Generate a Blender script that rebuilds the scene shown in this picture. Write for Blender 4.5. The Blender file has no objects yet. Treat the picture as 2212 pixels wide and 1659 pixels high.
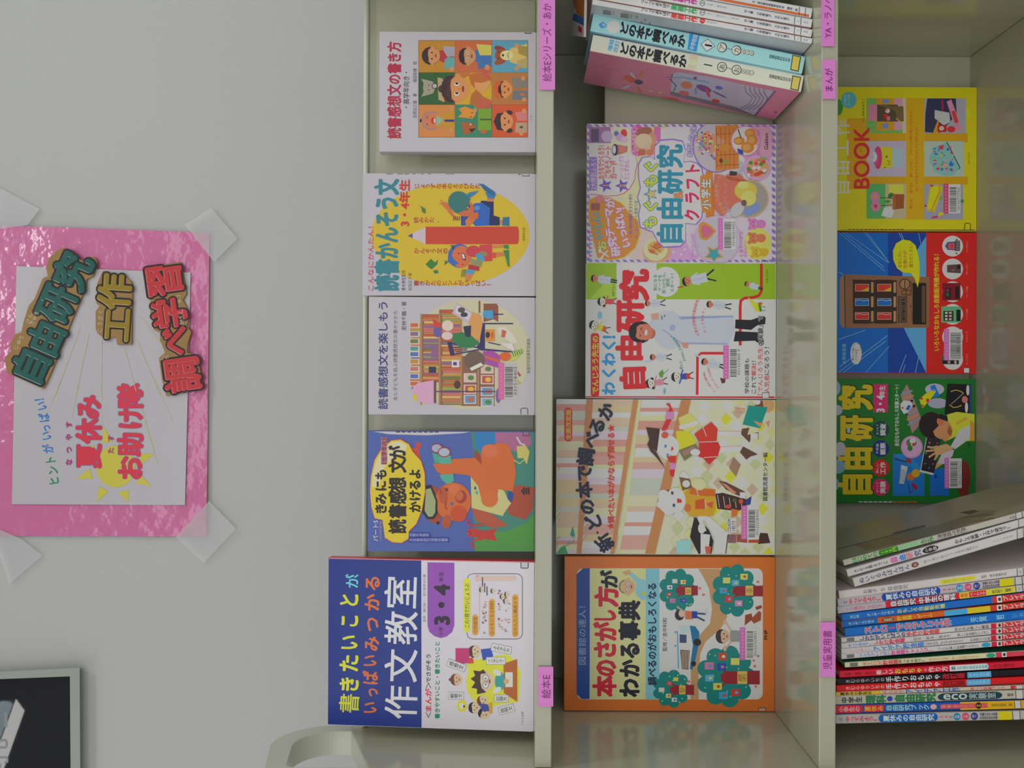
import bpy, math, random
from mathutils import Matrix, Vector
random.seed(7)
S = bpy.context.scene
COL = S.collection

# ------------------------------------------------------------------ camera
FPX, CPX, CPY, ROLL = 2240.0, 1125.0, 832.0, math.radians(0.22)
EYE = Vector((0.0, 0.0, 1.30))
cam_data = bpy.data.cameras.new('camera')
cam_data.sensor_fit = 'HORIZONTAL'
cam_data.sensor_width = 36.0
cam_data.lens = FPX * 36.0 / 2212.0
cam_data.shift_x = (1106.0 - CPX) / 2212.0
cam_data.shift_y = (CPY - 829.5) / 2212.0
cam = bpy.data.objects.new('camera', cam_data)
COL.objects.link(cam)
R0 = Matrix(((0, 1, 0), (0, 0, -1), (-1, 0, 0)))      # columns: image right = world down, image up = world right
cam.matrix_world = Matrix.Translation(EYE) @ (R0 @ Matrix.Rotation(ROLL, 3, 'Z')).to_4x4()
S.camera = cam

# ------------------------------------------------------------------ light
world = bpy.data.worlds.new('room_light'); S.world = world; world.use_nodes = True
wb = world.node_tree.nodes['Background']
wb.inputs[0].default_value = (0.93, 0.96, 1.0, 1); wb.inputs[1].default_value = 0.52
S.view_settings.view_transform = 'Standard'
S.view_settings.look = 'None'
S.view_settings.exposure = 0.0
S.view_settings.gamma = 1.0
S.view_settings.use_curve_mapping = False

def area(name, loc, rot, sx, sy, power, col=(1, 0.97, 0.9)):
    l = bpy.data.lights.new(name, 'AREA'); l.shape = 'RECTANGLE'; l.size = sx; l.size_y = sy
    l.energy = power; l.color = col
    o = bpy.data.objects.new(name, l); o.location = loc; o.rotation_euler = rot; COL.objects.link(o)
    return o
area('lamp_glow_right', (0.62, 0.62, 2.70), (0, 0, 0), 1.16, 0.10, 4.2, (1, 0.985, 0.95))
area('lamp_glow_left', (-1.32, 0.67, 2.70), (0, 0, -0.765), 1.16, 0.07, 2.6, (1, 0.985, 0.95))
area('room_ceiling_light', (0.0, -2.2, 2.68), (math.radians(15), 0, 0), 4.5, 2.6, 62, (1, 0.985, 0.95))
area('fill_light_behind', (0.0, -3.9, 1.35), (math.radians(90), 0, 0), 4.5, 1.5, 22, (0.96, 0.98, 1.0))  # added frontal fill, no window there; lifts the deep shelf interiors

# ------------------------------------------------------------------ helpers
def lin(c):
    return tuple((x / 255.0 / 12.92) if x <= 10.3 else ((x / 255.0 + 0.055) / 1.055) ** 2.4 for x in c)

def ray(px, py):
    a, b = px - CPX, py - CPY
    a2 = a * math.cos(ROLL) + b * math.sin(ROLL)
    b2 = -a * math.sin(ROLL) + b * math.cos(ROLL)
    return Vector((-b2 / FPX, 1.0, -a2 / FPX))

def at_depth(px, py, Y):
    return EYE + ray(px, py) * Y

def mat(name, col, rough=0.5, spec=0.5, coat=0.0, bump=None, bscale=60.0, var=0.0, vscale=8.0, metal=0.0, ink=False, coat_rough=0.1, emis=None, estr=0.0):
    m = bpy.data.materials.new(name); m.use_nodes = True
    nt = m.node_tree; b = nt.nodes['Principled BSDF']
    b.inputs['Roughness'].default_value = rough
    b.inputs['Specular IOR Level'].default_value = spec
    b.inputs['Metallic'].default_value = metal
    b.inputs['Coat Weight'].default_value = coat
    b.inputs['Coat Roughness'].default_value = coat_rough
    tc = nt.nodes.new('ShaderNodeTexCoord')
    if ink:
        at = nt.nodes.new('ShaderNodeAttribute'); at.attribute_name = 'ink'
        nt.links.new(at.outputs['Color'], b.inputs['Base Color'])
    else:
        b.inputs['Base Color'].default_value = (*col, 1)
        if var:
            nz = nt.nodes.new('ShaderNodeTexNoise'); nz.inputs['Scale'].default_value = vscale; nz.inputs['Detail'].default_value = 5
            nt.links.new(tc.outputs['Object'], nz.inputs['Vector'])
            mx = nt.nodes.new('ShaderNodeMix'); mx.data_type = 'RGBA'
            mx.inputs[6].default_value = (*[x * (1 - var) for x in col], 1)
            mx.inputs[7].default_value = (*[min(1, x * (1 + var)) for x in col], 1)
            nt.links.new(nz.outputs['Fac'], mx.inputs[0]); nt.links.new(mx.outputs[2], b.inputs['Base Color'])
    if bump:
        nz = nt.nodes.new('ShaderNodeTexNoise'); nz.inputs['Scale'].default_value = bscale; nz.inputs['Detail'].default_value = 3
        nt.links.new(tc.outputs['Object'], nz.inputs['Vector'])
        bp = nt.nodes.new('ShaderNodeBump'); bp.inputs['Strength'].default_value = bump; bp.inputs['Distance'].default_value = 0.002
        nt.links.new(nz.outputs['Fac'], bp.inputs['Height']); nt.links.new(bp.outputs['Normal'], b.inputs['Normal'])
        if coat: bp.inputs['Distance'].default_value = 0.006; nt.links.new(bp.outputs['Normal'], b.inputs['Coat Normal'])
    if emis:
        b.inputs['Emission Color'].default_value = (*emis, 1); b.inputs['Emission Strength'].default_value = estr
    return m

M = {}
M['wall'] = mat('painted_wall', lin((206, 206, 204)), 0.75, 0.2, bump=0.25, bscale=160, var=0.03, vscale=1.5)
M['steel'] = mat('pale_green_enamel', lin((194, 194, 170)), 0.14, 0.5, var=0.03, vscale=3)
M['rim'] = mat('pale_green_edge', lin((216, 219, 202)), 0.3, 0.4, var=0.02, vscale=20)
M['floor'] = mat('vinyl_floor', lin((150, 146, 138)), 0.4, 0.4, var=0.08, vscale=5)
M['ceiling'] = mat('ceiling_board', lin((225, 225, 222)), 0.9, 0.1, bump=0.3, bscale=80)
M['ink'] = mat('printed_ink', (1, 1, 1), 0.32, 0.45, ink=True)
M['inkmatte'] = mat('matte_ink', (1, 1, 1), 0.6, 0.3, ink=True)
M['pages'] = mat('page_edges', lin((214, 208, 192)), 0.8, 0.2, bump=0.5, bscale=400, var=0.06, vscale=90)

def link(o, parent=None):
    COL.objects.link(o)
    if parent: o.parent = parent
    return o

def tag(o, label=None, cat=None, group=None, kind=None):
    if label: o['label'] = label
    if cat: o['category'] = cat
    if group: o['group'] = group
    if kind: o['kind'] = kind
    return o

def mesh_obj(name, verts, faces, m, parent=None, cols=None, smooth=False):
    me = bpy.data.meshes.new(name)
    me.from_pydata([tuple(v) for v in verts], [], faces)
    if cols is not None:
        at = me.color_attributes.new('ink', 'FLOAT_COLOR', 'CORNER')
        buf = []
        for p, c in zip(me.polygons, cols):
            buf.extend([c[0], c[1], c[2], 1.0] * p.loop_total)
        at.data.foreach_set('color', buf)
    if smooth: me.polygons.foreach_set('use_smooth', [True] * len(me.polygons))
    me.materials.append(m); me.update()
    return link(bpy.data.objects.new(name, me), parent)

def empty(name, mtx, label=None, cat=None, group=None):
    o = bpy.data.objects.new(name, None); o.empty_display_size = 0.02
    COL.objects.link(o); o.matrix_world = mtx
    return tag(o, label, cat, group)

BOXF = [(0, 3, 2, 1), (4, 5, 6, 7), (0, 1, 5, 4), (1, 2, 6, 5), (2, 3, 7, 6), (3, 0, 4, 7)]
def boxv(x0, y0, z0, x1, y1, z1):
    return [(x0, y0, z0), (x1, y0, z0), (x1, y1, z0), (x0, y1, z0), (x0, y0, z1), (x1, y0, z1), (x1, y1, z1), (x0, y1, z1)]

def box(name, a, b, m, parent=None, bevel=0.0, cols=None):
    o = mesh_obj(name, boxv(*a, *b), BOXF, m, parent, None if cols is None else [cols] * 6)
    if bevel:
        md = o.modifiers.new('b', 'BEVEL'); md.width = bevel; md.segments = 2; md.limit_method = 'ANGLE'
    return o

def prism(name, pts, ax, h0, h1, m, parent=None, bevel=0.0, cols=None):
    """extrude polygon pts (2D) along axis ax between h0 and h1"""
    def mk(p, h):
        if ax == 0: return (h, p[0], p[1])
        if ax == 1: return (p[0], h, p[1])
        return (p[0], p[1], h)
    n = len(pts)
    v = [mk(p, h0) for p in pts] + [mk(p, h1) for p in pts]
    f = [tuple(range(n)), tuple(range(2 * n - 1, n - 1, -1))] + [(i, i + n, (i + 1) % n + n, (i + 1) % n) for i in range(n)]
    o = mesh_obj(name, v, f, m, parent, None if cols is None else [cols] * len(f))
    if bevel:
        md = o.modifiers.new('b', 'BEVEL'); md.width = bevel; md.segments = 2; md.limit_method = 'ANGLE'
    return o

# ------------------------------------------------------------------ lettering
_tc = {}
_curve = bpy.data.curves.new('glyphs', 'FONT'); _tobj = bpy.data.objects.new('glyphs', _curve); COL.objects.link(_tobj)
def glyphs(s, bold, res):
    """outline of a string; weight is added by stamping shifted copies so dense kanji stay clean"""
    k = (s, round(bold, 4), res)
    if k not in _tc:
        if bold <= 0.008:
            _curve.body = s; _curve.offset = 0; _curve.resolution_u = res
            dg = bpy.context.evaluated_depsgraph_get()
            me = bpy.data.meshes.new_from_object(_tobj.evaluated_get(dg))
            vs = [(v.co.x, v.co.y, 0.0) for v in me.vertices]; fs = [tuple(p.vertices) for p in me.polygons]
            bpy.data.meshes.remove(me)
        else:
            v0, f0 = glyphs(s, 0, res); vs, fs = [], []
            n = 4 if bold < 0.026 else (6 if bold < 0.045 else (8 if bold < 0.075 else 12))
            for i in range(n):
                a = 2 * math.pi * (i + .5) / n; o = len(vs)
                vs += [(x + bold * math.cos(a), y + bold * math.sin(a), i * 0.000005) for x, y, _ in v0]
                fs += [tuple(j + o for j in f) for f in f0]
        _tc[k] = (vs, fs)
    return _tc[k]

def is_cjk(s): return any(ord(ch) > 0x2000 for ch in s)

class Canvas:
    """flat print on one face of a thing; coordinates are typed in the pixels of an enlarged photo crop"""
    def __init__(s, O, U, V, N, inv, gain=1.6, z0=0.00012, eps=0.00007, clip=None):
        s.O, s.U, s.V, s.N, s.inv, s.gain, s.z0, s.eps, s.clip = O, U, V, N, inv, gain, z0, eps, clip
        s.els = []; s.parts = {}; s.order = []; s.part = 'illustration'; s.crop(0, 0, 1)
    def crop(s, ox, oy, k): s.ox, s.oy, s.k = ox, oy, k; return s
    def loc(s, x, y):
        d = ray(s.ox + x / s.k, s.oy + y / s.k)
        t = (s.O - EYE).dot(s.N) / d.dot(s.N)
        p = EYE + d * t - s.O
        return p.dot(s.U), p.dot(s.V)
    def add(s, pts, faces, c, raw=False, dz=None):
        uv = [s.loc(*p) for p in pts]
        if s.clip:
            a, b, e, f = s.clip
            uv = [(min(max(u, a), e), min(max(v, b), f)) for u, v in uv]
        bb = (min(p[0] for p in uv), min(p[1] for p in uv), max(p[0] for p in uv), max(p[1] for p in uv))
        if bb[2] - bb[0] < 1e-5 or bb[3] - bb[1] < 1e-5: return
        lv = 0
        for b2, l2 in s.els:
            if l2 >= lv and b2[0] < bb[2] and bb[0] < b2[2] and b2[1] < bb[3] and bb[1] < b2[3]: lv = l2 + 1
        s.els.append((bb, lv))
        z = s.z0 + lv * s.eps
        pn = s.part
        if pn == 'title_lettering' and raw: pn = 'small_print'
        if pn not in s.parts: s.parts[pn] = ([], [], [])
        V, F, C = s.parts[pn]
        n0 = len(V)
        for i, (u, v) in enumerate(uv): V.append(s.inv @ (s.O + s.U * u + s.V * v + s.N * (z + (dz[i] if dz else 0))))
        col = alb(c, s.gain)
        for f in faces:
            F.append(tuple(n0 + i for i in f)); C.append(col)
    def poly(s, pts, c): s.add(pts, [tuple(range(len(pts)))], c)
    def rect(s, x0, y0, x1, y1, c, r=0):
        if not r: return s.poly([(x0, y0), (x1, y0), (x1, y1), (x0, y1)], c)
        pts = []
        for cx, cy, a0 in ((x1 - r, y0 + r, -90), (x1 - r, y1 - r, 0), (x0 + r, y1 - r, 90), (x0 + r, y0 + r, 180)):
            for i in range(6):
                a = math.radians(a0 + i * 18); pts.append((cx + r * math.cos(a), cy + r * math.sin(a)))
        s.poly(pts, c)
    def ell(s, cx, cy, rx, ry, c, deg=0, n=0, a0=0, a1=360):
        n = n or (28 if max(rx, ry) > 40 else 14)
        t = math.radians(deg); pts = []
        m = n if a1 - a0 >= 360 else n + 1
        for i in range(m):
            a = math.radians(a0 + (a1 - a0) * i / n)
            x, y = rx * math.cos(a), ry * math.sin(a)
            pts.append((cx + x * math.cos(t) - y * math.sin(t), cy + x * math.sin(t) + y * math.cos(t)))
        s.poly(pts, c)
    def line(s, pts, w, c, closed=False):
        if closed: pts = list(pts) + [pts[0]]
        P, F = [], []
        for i, p in enumerate(pts):
            a = pts[max(i - 1, 0)]; b = pts[min(i + 1, len(pts) - 1)]
            if closed and i in (0, len(pts) - 1): a, b = pts[-2], pts[1]
            dx, dy = b[0] - a[0], b[1] - a[1]; L = math.hypot(dx, dy) or 1
            nx, ny = -dy / L * w / 2, dx / L * w / 2
            P += [(p[0] + nx, p[1] + ny), (p[0] - nx, p[1] - ny)]
            if i: F.append((2 * i - 2, 2 * i - 1, 2 * i + 1, 2 * i))
        s.add(P, F, c)
    def frame(s, x0, y0, x1, y1, w, c, r=8):
        pts = []
        for cx, cy, a0 in ((x1 - r, y0 + r, -90), (x1 - r, y1 - r, 0), (x0 + r, y1 - r, 90), (x0 + r, y0 + r, 180)):
            for i in range(4):
                a = math.radians(a0 + i * 30); pts.append((cx + r * math.cos(a), cy + r * math.sin(a)))
        s.line(pts, w, c, True)
    def star(s, cx, cy, r, c, q=0.42, n=5, deg=180):
        s.poly([(cx + (r if i % 2 == 0 else r * q) * math.cos(math.radians(deg + i * 180 / n)),
                 cy + (r if i % 2 == 0 else r * q) * math.sin(math.radians(deg + i * 180 / n))) for i in range(2 * n)], c)
    def _place(s, t, C, R, T, w, h, c, bold, res, em):
        vs, fs = glyphs(t, bold, res)
        if not vs: return
        if em == 'char' and is_cjk(t): x0, x1 = 0.03, 0.99
        elif em == 'char' or (len(t) == 1 and not is_cjk(t)):
            v0 = glyphs(t, 0, res)[0]; xc = (min(v[0] for v in v0) + max(v[0] for v in v0)) / 2; x0, x1 = xc - .36, xc + .36
        else:
            v0 = glyphs(t, 0, res)[0] if bold else vs
            x0, x1 = min(v[0] for v in v0), max(v[0] for v in v0)
        if is_cjk(t): y0, y1 = -0.09, 0.86
        else:
            y0, y1 = min(v[1] for v in vs), max(v[1] for v in vs)
        W, H = max(x1 - x0, 1e-3), y1 - y0
        s.add([(C[0] + ((x - x0) / W - .5) * w * R[0] + ((y - y0) / H - .5) * h * T[0],
                C[1] + ((x - x0) / W - .5) * w * R[1] + ((y - y0) / H - .5) * h * T[1]) for x, y, _ in vs], fs, c, raw=h / s.k < 17, dz=[v[2] for v in vs])
    def tl(s, t, A, B, h, c, bold=0.02, out=None, ow=0.05, res=2):
        """line of text from A (reading start) to B, glyph height h"""
        L = math.hypot(B[0] - A[0], B[1] - A[1]); R = ((B[0] - A[0]) / L, (B[1] - A[1]) / L); T = (R[1], -R[0])
        C = ((A[0] + B[0]) / 2, (A[1] + B[1]) / 2)
        if out: s._place(t, C, R, T, L, h, out, bold + ow, res, None)
        s._place(t, C, R, T, L, h, c, bold, res, None)
    def tx(s, t, x0, y0, x1, y1, c, bold=0.02, out=None, ow=0.05, res=2):
        s.tl(t, ((x0 + x1) / 2, y1), ((x0 + x1) / 2, y0), x1 - x0, c, bold, out, ow, res)
    def ch(s, t, x, y, w, h, c, deg=0, bold=0.02, out=None, ow=0.05, res=2):
        """single character centred at x, y; deg turns it (image clockwise)"""
        a = math.radians(deg); R = (math.sin(a), -math.cos(a)); T = (R[1], -R[0])
        if out: s._place(t, (x, y), R, T, w, h, out, bold + ow, res, 'char')
        s._place(t, (x, y), R, T, w, h, c, bold, res, 'char')
    def vt(s, t, A, B, w, c, bold=0.02, out=None, ow=0.05, res=2, k=0.95):
        """column of characters running down the book, from A to B, column width w"""
        L = math.hypot(B[0] - A[0], B[1] - A[1]); D = ((B[0] - A[0]) / L, (B[1] - A[1]) / L)
        n = len(t); st = L / n; R = (D[1], -D[0]); T = (-D[0], -D[1])
        for i, chh in enumerate(t):
            if chh == ' ': continue
            C = (A[0] + D[0] * st * (i + .5), A[1] + D[1] * st * (i + .5))
            hh = st * k
            if chh in 'ー～-（）': 
                s._place(chh, C, D, (D[1], -D[0]), hh, w, c, bold, res, 'char'); continue
            if out: s._place(chh, C, R, T, w, hh, out, bold + ow, res, 'char' if is_cjk(chh) else None)
            if is_cjk(chh): s._place(chh, C, R, T, w, hh, c, bold, res, 'char')
            else: s._place(chh, C, R, T, w * .5, hh * .8, c, bold, res, None)
    def sub(s, cx, cy, k, deg=0): return Sub(s, cx, cy, k, deg)
    def build(s, root, m=None, labels=None):
        for name, (V, F, C) in s.parts.items():
            o = mesh_obj(name, V, F, m or M['ink'], root, C)
            if name == 'small_print': o['kind'] = 'stuff'

class Sub:
    """upright drawing frame on a canvas: x to the right, y up, unit k"""
    def __init__(s, c, cx, cy, k, deg): s.c, s.cx, s.cy, s.k, s.a = c, cx, cy, k, math.radians(deg)
    def p(s, x, y):
        x, y = x * math.cos(s.a) - y * math.sin(s.a), x * math.sin(s.a) + y * math.cos(s.a)
        return (s.cx - y * s.k, s.cy - x * s.k)
    def poly(s, pts, c): s.c.poly([s.p(*q) for q in pts], c)
    def line(s, pts, w, c, closed=False): s.c.line([s.p(*q) for q in pts], w * s.k, c, closed)
    def ell(s, x, y, rx, ry, c, deg=0, a0=0, a1=360, n=16):
        t = math.radians(deg); pts = []
        m = n if a1 - a0 >= 360 else n + 1
        for i in range(m):
            a = math.radians(a0 + (a1 - a0) * i / n); u, v = rx * math.cos(a), ry * math.sin(a)
            pts.append((x + u * math.cos(t) - v * math.sin(t), y + u * math.sin(t) + v * math.cos(t)))
        s.poly(pts, c)
    def head(s, skin, hair, style='short', mouth=(150, 60, 50), eyes=(30, 25, 25), line=None):
        if style == 'bob': s.ell(0, .15, 1.12, 1.12, hair); 
        if style == 'bun': s.ell(0, 1.15, .3, .3, hair)
        if style == 'pig':
            s.ell(-1.05, -.5, .28, .45, hair); s.ell(1.05, -.5, .28, .45, hair)
        s.ell(-.98, -.05, .2, .26, skin); s.ell(.98, -.05, .2, .26, skin)
        s.ell(0, 0, 1, 1, skin)
        if hair: s.poly([(-1.03, .1), (-1.0, .6), (-.6, 1.03), (0, 1.14), (.6, 1.03), (1.0, .6), (1.03, .1), (.7, .45), (.2, .5), (-.3, .42), (-.75, .4)], hair)
        s.ell(-.38, 0, .09, .13, eyes, n=8); s.ell(.38, 0, .09, .13, eyes, n=8)
        s.ell(0, -.48, .26, .1, mouth, n=8); s.ell(0, -.2, .07, .07, tuple(int(x * .85) for x in skin), n=6)
# ------------------------------------------------------------------ places
YF, YB1, YB, YWALL = FPX / 1855.67, FPX / 1655.0, FPX / 1418.0, 1.60
Z1, Z2, Z3 = 1.30 - 0.0178, 1.30 - 0.3487, 1.30 - 0.6827       # tops of the three shelves in view
TH = 0.0195
XL, XR = -0.446, 0.5035

# the room
tag(box('wall_back', (-3.0, YWALL, 0), (3.0, YWALL + 0.12, 2.8), M['wall']), kind='structure')
tag(box('floor', (-3.0, -4.0, -0.1), (3.0, YWALL, 0), M['floor']), kind='structure')
tag(box('ceiling', (-3.0, -4.0, 2.8), (3.0, YWALL + 0.12, 2.9), M['ceiling']), kind='structure')

# the bookcase
bc = empty('bookcase', Matrix.Translation(((XL + XR) / 2, YF, 0)), 'pale green enamelled steel bookcase with rounded open end frames against the grey wall', 'bookcase')
BI = bc.matrix_world.inverted()
def bbox_part(name, a, b, m, bevel=0.0015):
    o = box(name, a, b, m, None, bevel); o.parent = bc; o.matrix_parent_inverse = BI; return o
def arc(cx, cy, r, a0, a1, n=8):
    return [(cx + r * math.cos(math.radians(a0 + (a1 - a0) * i / n)), cy + r * math.sin(math.radians(a0 + (a1 - a0) * i / n))) for i in range(n + 1)]
for sx, x0, x1 in ((-1, XL - 0.03, XL), (1, XR, XR + 0.03)):
    FR = YF - 0.022
    o = prism('side_panel', [(FR, 0.0), (YB + 0.005, 0.0), (YB + 0.005, Z1 - 0.01), (YB1 + 0.004, Z1 - 0.01), (YB1 + 0.004, 1.524), (FR, 1.469)], 0, x0, x1, M['steel'], None, 0.002)
    o.parent = bc; o.matrix_parent_inverse = BI
    outer = [(YB1 + 0.004, 1.524)] + arc(YB1 + 0.004 - 0.075, 1.608 - 0.075, 0.075, 0, 90, 16) + arc(FR + 0.03, 1.597 - 0.03, 0.03, 92, 180, 16) + [(FR, 1.469)]
    inner = [(YB1 - 0.020, 1.5155)] + arc(YB1 - 0.020 - 0.052, 1.584 - 0.055, 0.052, 0, 90, 16) + arc(FR + 0.034, 1.574 - 0.012, 0.012, 92, 180, 16) + [(FR + 0.022, 1.477)]
    n = len(outer)
    v = []
    for x in (x0, x1): v += [(x, a, b) for a, b in outer] + [(x, a, b) for a, b in inner]
    f = []
    for i in range(n - 1):
        f += [(i, i + 1, n + i + 1, n + i), (2 * n + i, 3 * n + i, 3 * n + i + 1, 2 * n + i + 1),
              (i, 2 * n + i, 2 * n + i + 1, i + 1), (n + i, n + i + 1, 3 * n + i + 1, 3 * n + i)]
    for i in (0, n - 1): f.append((i, n + i, 3 * n + i, 2 * n + i))
    o = mesh_obj('end_frame', v, f, M['rim']); o.parent = bc; o.matrix_parent_inverse = BI
bbox_part('upper_back_panel', (XL, YB1, Z1), (XR, YB1 + 0.004, 1.30 + 340 / 1655.0 - 0.003), M['steel'])
o = bbox_part('top_flange', (XL, YB1 - 0.007, 1.30 + 330 / 1655.0), (XR, YB1 + 0.006, 1.30 + 341 / 1655.0), M['rim'], 0.003)
bbox_part('back_panel', (XL, YB, 0.04), (XR, YB + 0.003, Z1 - 0.012), M['steel'])
for z in (Z1, Z2, Z3, Z3 - 0.335):
    o = bbox_part('shelf', (XL + 0.0006, YF, z - TH), (XR - 0.0006, YB - 0.0005, z), M['steel'], 0.0012)
    box_front = bbox_part('shelf_edge', (XL + 0.0006, YF - 0.0025, z - TH - 0.0005), (XR - 0.0006, YF + 0.001, z + 0.0003), M['rim'], 0.001)
    box_front.parent = o; box_front.matrix_parent_inverse = BI
    box_front.parent = bc
bbox_part('plinth', (XL, YF + 0.02, 0), (XR, YF + 0.035, 0.08), M['steel'])
bbox_part('display_board', (XL + 0.001, 1.434, Z2 + 0.0005), (XR - 0.001, 1.444, 1.30 - 179 / (FPX / 1.434)), M['steel'])

# ceiling lamps
lampmat = mat('lamp_tube', (1, 1, 1), 0.3, emis=(0.75, 0.95, 1.0), estr=5.0)
housing = mat('lamp_housing', lin((220, 222, 220)), 0.4)
for i, (x, y, L, rz, lab) in enumerate(((-1.30, 0.69, 1.22, -0.765, 'slim ceiling lamp over the left end of the bookcase'), (0.62, 0.62, 1.22, 0, 'slim ceiling lamp over the right end of the bookcase'))):
    e = empty('ceiling_lamp', Matrix.Translation((x, y, 2.80)) @ Matrix.Rotation(rz, 4, 'Z'), lab, 'lamp', 'ceiling lamps')
    box('housing', (-L / 2, -0.08, -0.05), (L / 2, 0.08, -0.0005), housing, e, 0.01)
    v, f = [], []
    for j in range(13):
        a = 2 * math.pi * (j % 12) / 12
        if j < 12: v += [(-L / 2 + 0.03, 0.016 * math.cos(a), -0.075 + 0.016 * math.sin(a)), (L / 2 - 0.03, 0.016 * math.cos(a), -0.075 + 0.016 * math.sin(a))]
    for j in range(12): f.append((2 * j, 2 * ((j + 1) % 12), 2 * ((j + 1) % 12) + 1, 2 * j + 1))
    f += [tuple(range(0, 24, 2))[::-1], tuple(range(1, 24, 2))]
    mesh_obj('tube', v, f, lampmat, e)
    for sx in (-1, 1): box('tube_holder', (sx * (L / 2 - 0.03) - 0.012, -0.02, -0.098), (sx * (L / 2 - 0.03) + 0.012, 0.02, -0.05), housing, e, 0.003)
# ------------------------------------------------------------------ books
def frame_mtx(O, U, V, N):
    m = Matrix((( U.x, V.x, N.x, O.x), (U.y, V.y, N.y, O.y), (U.z, V.z, N.z, O.z), (0, 0, 0, 1)))
    return m

def rrect(x0, y0, x1, y1, r, n=3):
    pts = []
    for cx, cy, a0 in ((x1 - r, y0 + r, -90), (x1 - r, y1 - r, 0), (x0 + r, y1 - r, 90), (x0 + r, y0 + r, 180)):
        for i in range(n + 1):
            a = math.radians(a0 + i * 90 / n); pts.append((cx + r * math.cos(a), cy + r * math.sin(a)))
    return pts

def alb(c, gain): return tuple(min(0.93, max(0.004, 1.06 * x ** 1.1 * gain)) for x in lin(c))

def facing_book(label, xt, yl, yr, Y, zs, crop, art, paper, lean=0.0, thick=0.014, gain=1.6, height=None, spine_col=None, spine_left=True, group='picture-cover books facing out'):
    """book standing with its front cover towards the room"""
    a = math.radians(lean)
    U, V, N = Vector((1, 0, 0)), Vector((0, math.sin(a), math.cos(a))), Vector((0, -math.cos(a), math.sin(a)))
    # width from the pixel rows, measured on the cover plane half way up
    O0 = Vector((0, Y, zs))
    def hit(px, py):
        d = ray(px, py); t = (O0 - EYE).dot(N) / d.dot(N); return EYE + d * t - O0
    base_px = CPX + (1.30 - zs) * FPX / Y
    ul, ur = hit((xt + base_px) / 2, yl).dot(U), hit((xt + base_px) / 2, yr).dot(U)
    W = ur - ul; H = height or hit(xt, (yl + yr) / 2).dot(V)
    O = O0 + U * ul + Vector((0, 0, 0.0004 + thick * math.sin(a)*0))
    mt = frame_mtx(O, U, V, N)
    e = empty('book', mt, label, 'book', group)
    inv = mt.inverted()
    pc = alb(paper, gain)
    prism('front_cover', rrect(0, 0, W, H, 0.0015), 2, -0.0012, 0, M['ink'], e, cols=pc)
    prism('back_cover', rrect(0, 0, W, H, 0.0015), 2, -thick, -thick + 0.0012, M['ink'], e, cols=pc)
    sc = alb(spine_col or paper, gain)
    if spine_left:
        box('page_block', (0.001, 0.002, -thick + 0.0012), (W - 0.002, H - 0.002, -0.0012), M['pages'], e)
        box('spine', (-0.0006, 0, -thick + 0.0002), (0.0009, H, -0.0002), M['ink'], e, 0.0003, cols=sc)
    else:
        box('page_block', (0.002, 0.002, -thick + 0.0012), (W - 0.001, H - 0.002, -0.0012), M['pages'], e)
        box('spine', (W - 0.0009, 0, -thick + 0.0002), (W + 0.0006, H, -0.0002), M['ink'], e, 0.0003, cols=sc)
    c = Canvas(O, U, V, N, inv, gain, clip=(0.0004, 0.0004, W - 0.0004, H - 0.0004)).crop(*crop)
    c.W, c.H = W, H
    art(c)
    c.build(e)
    return e, c

def barcode(c, x0, y0, x1, y1, digits=None, split=0.3, pink=(226, 110, 170), xb=None, xd=None):
    """library label: coloured strip towards the top of the book, bars and digits below"""
    old = c.part; c.part = 'barcode_label'
    xs = x0 + (x1 - x0) * split
    c.rect(xs - 4, y0 + 6, x1, y1 - 2, (196, 192, 190), 6)
    c.rect(x0, y0, xs, y1, pink, 6)
    m = (x0 + xs) / 2; n = 9
    for i in range(n):
        yy = y0 + (y1 - y0) * (i + .7) / (n + .4)
        c.line([(m - 8, yy), (m + 8, yy)], 4, (250, 180, 220)); c.line([(m, yy - 7), (m, yy + 7)], 4, (250, 180, 220))
    b0 = xs + (x1 - xs) * .1; b1 = xs + (x1 - xs) * (.66 if digits else .9)
    y = y0 + (y1 - y0) * .12; r = random.Random(int(x0 * 7 + y0)); ye = y1 - (y1 - y0) * .06
    while y < ye:
        w = r.choice((3, 5, 8)) * (y1 - y0) / 330; c.rect(b0, y, b1, y + w, (64, 64, 66)); y += w + r.choice((3.5, 5.5, 7)) * (y1 - y0) / 330
    if digits: c.tx(digits, b1 + (x1 - b1) * .2, y0 + (y1 - y0) * .12, x1 - (x1 - b1) * .15, y1 - (y1 - y0) * .12, (90, 90, 92), 0)
    c.part = old

def sticker(c, x0, y0, x1, y1, col=(40, 40, 55), fill=None, w=6):
    old = c.part; c.part = 'shelf_mark_sticker'
    c.rect(x0, y0, x1, y1, fill or (196, 194, 196), 8)
    c.frame(x0, y0, x1, y1, w, col, 8); c.part = old

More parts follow.
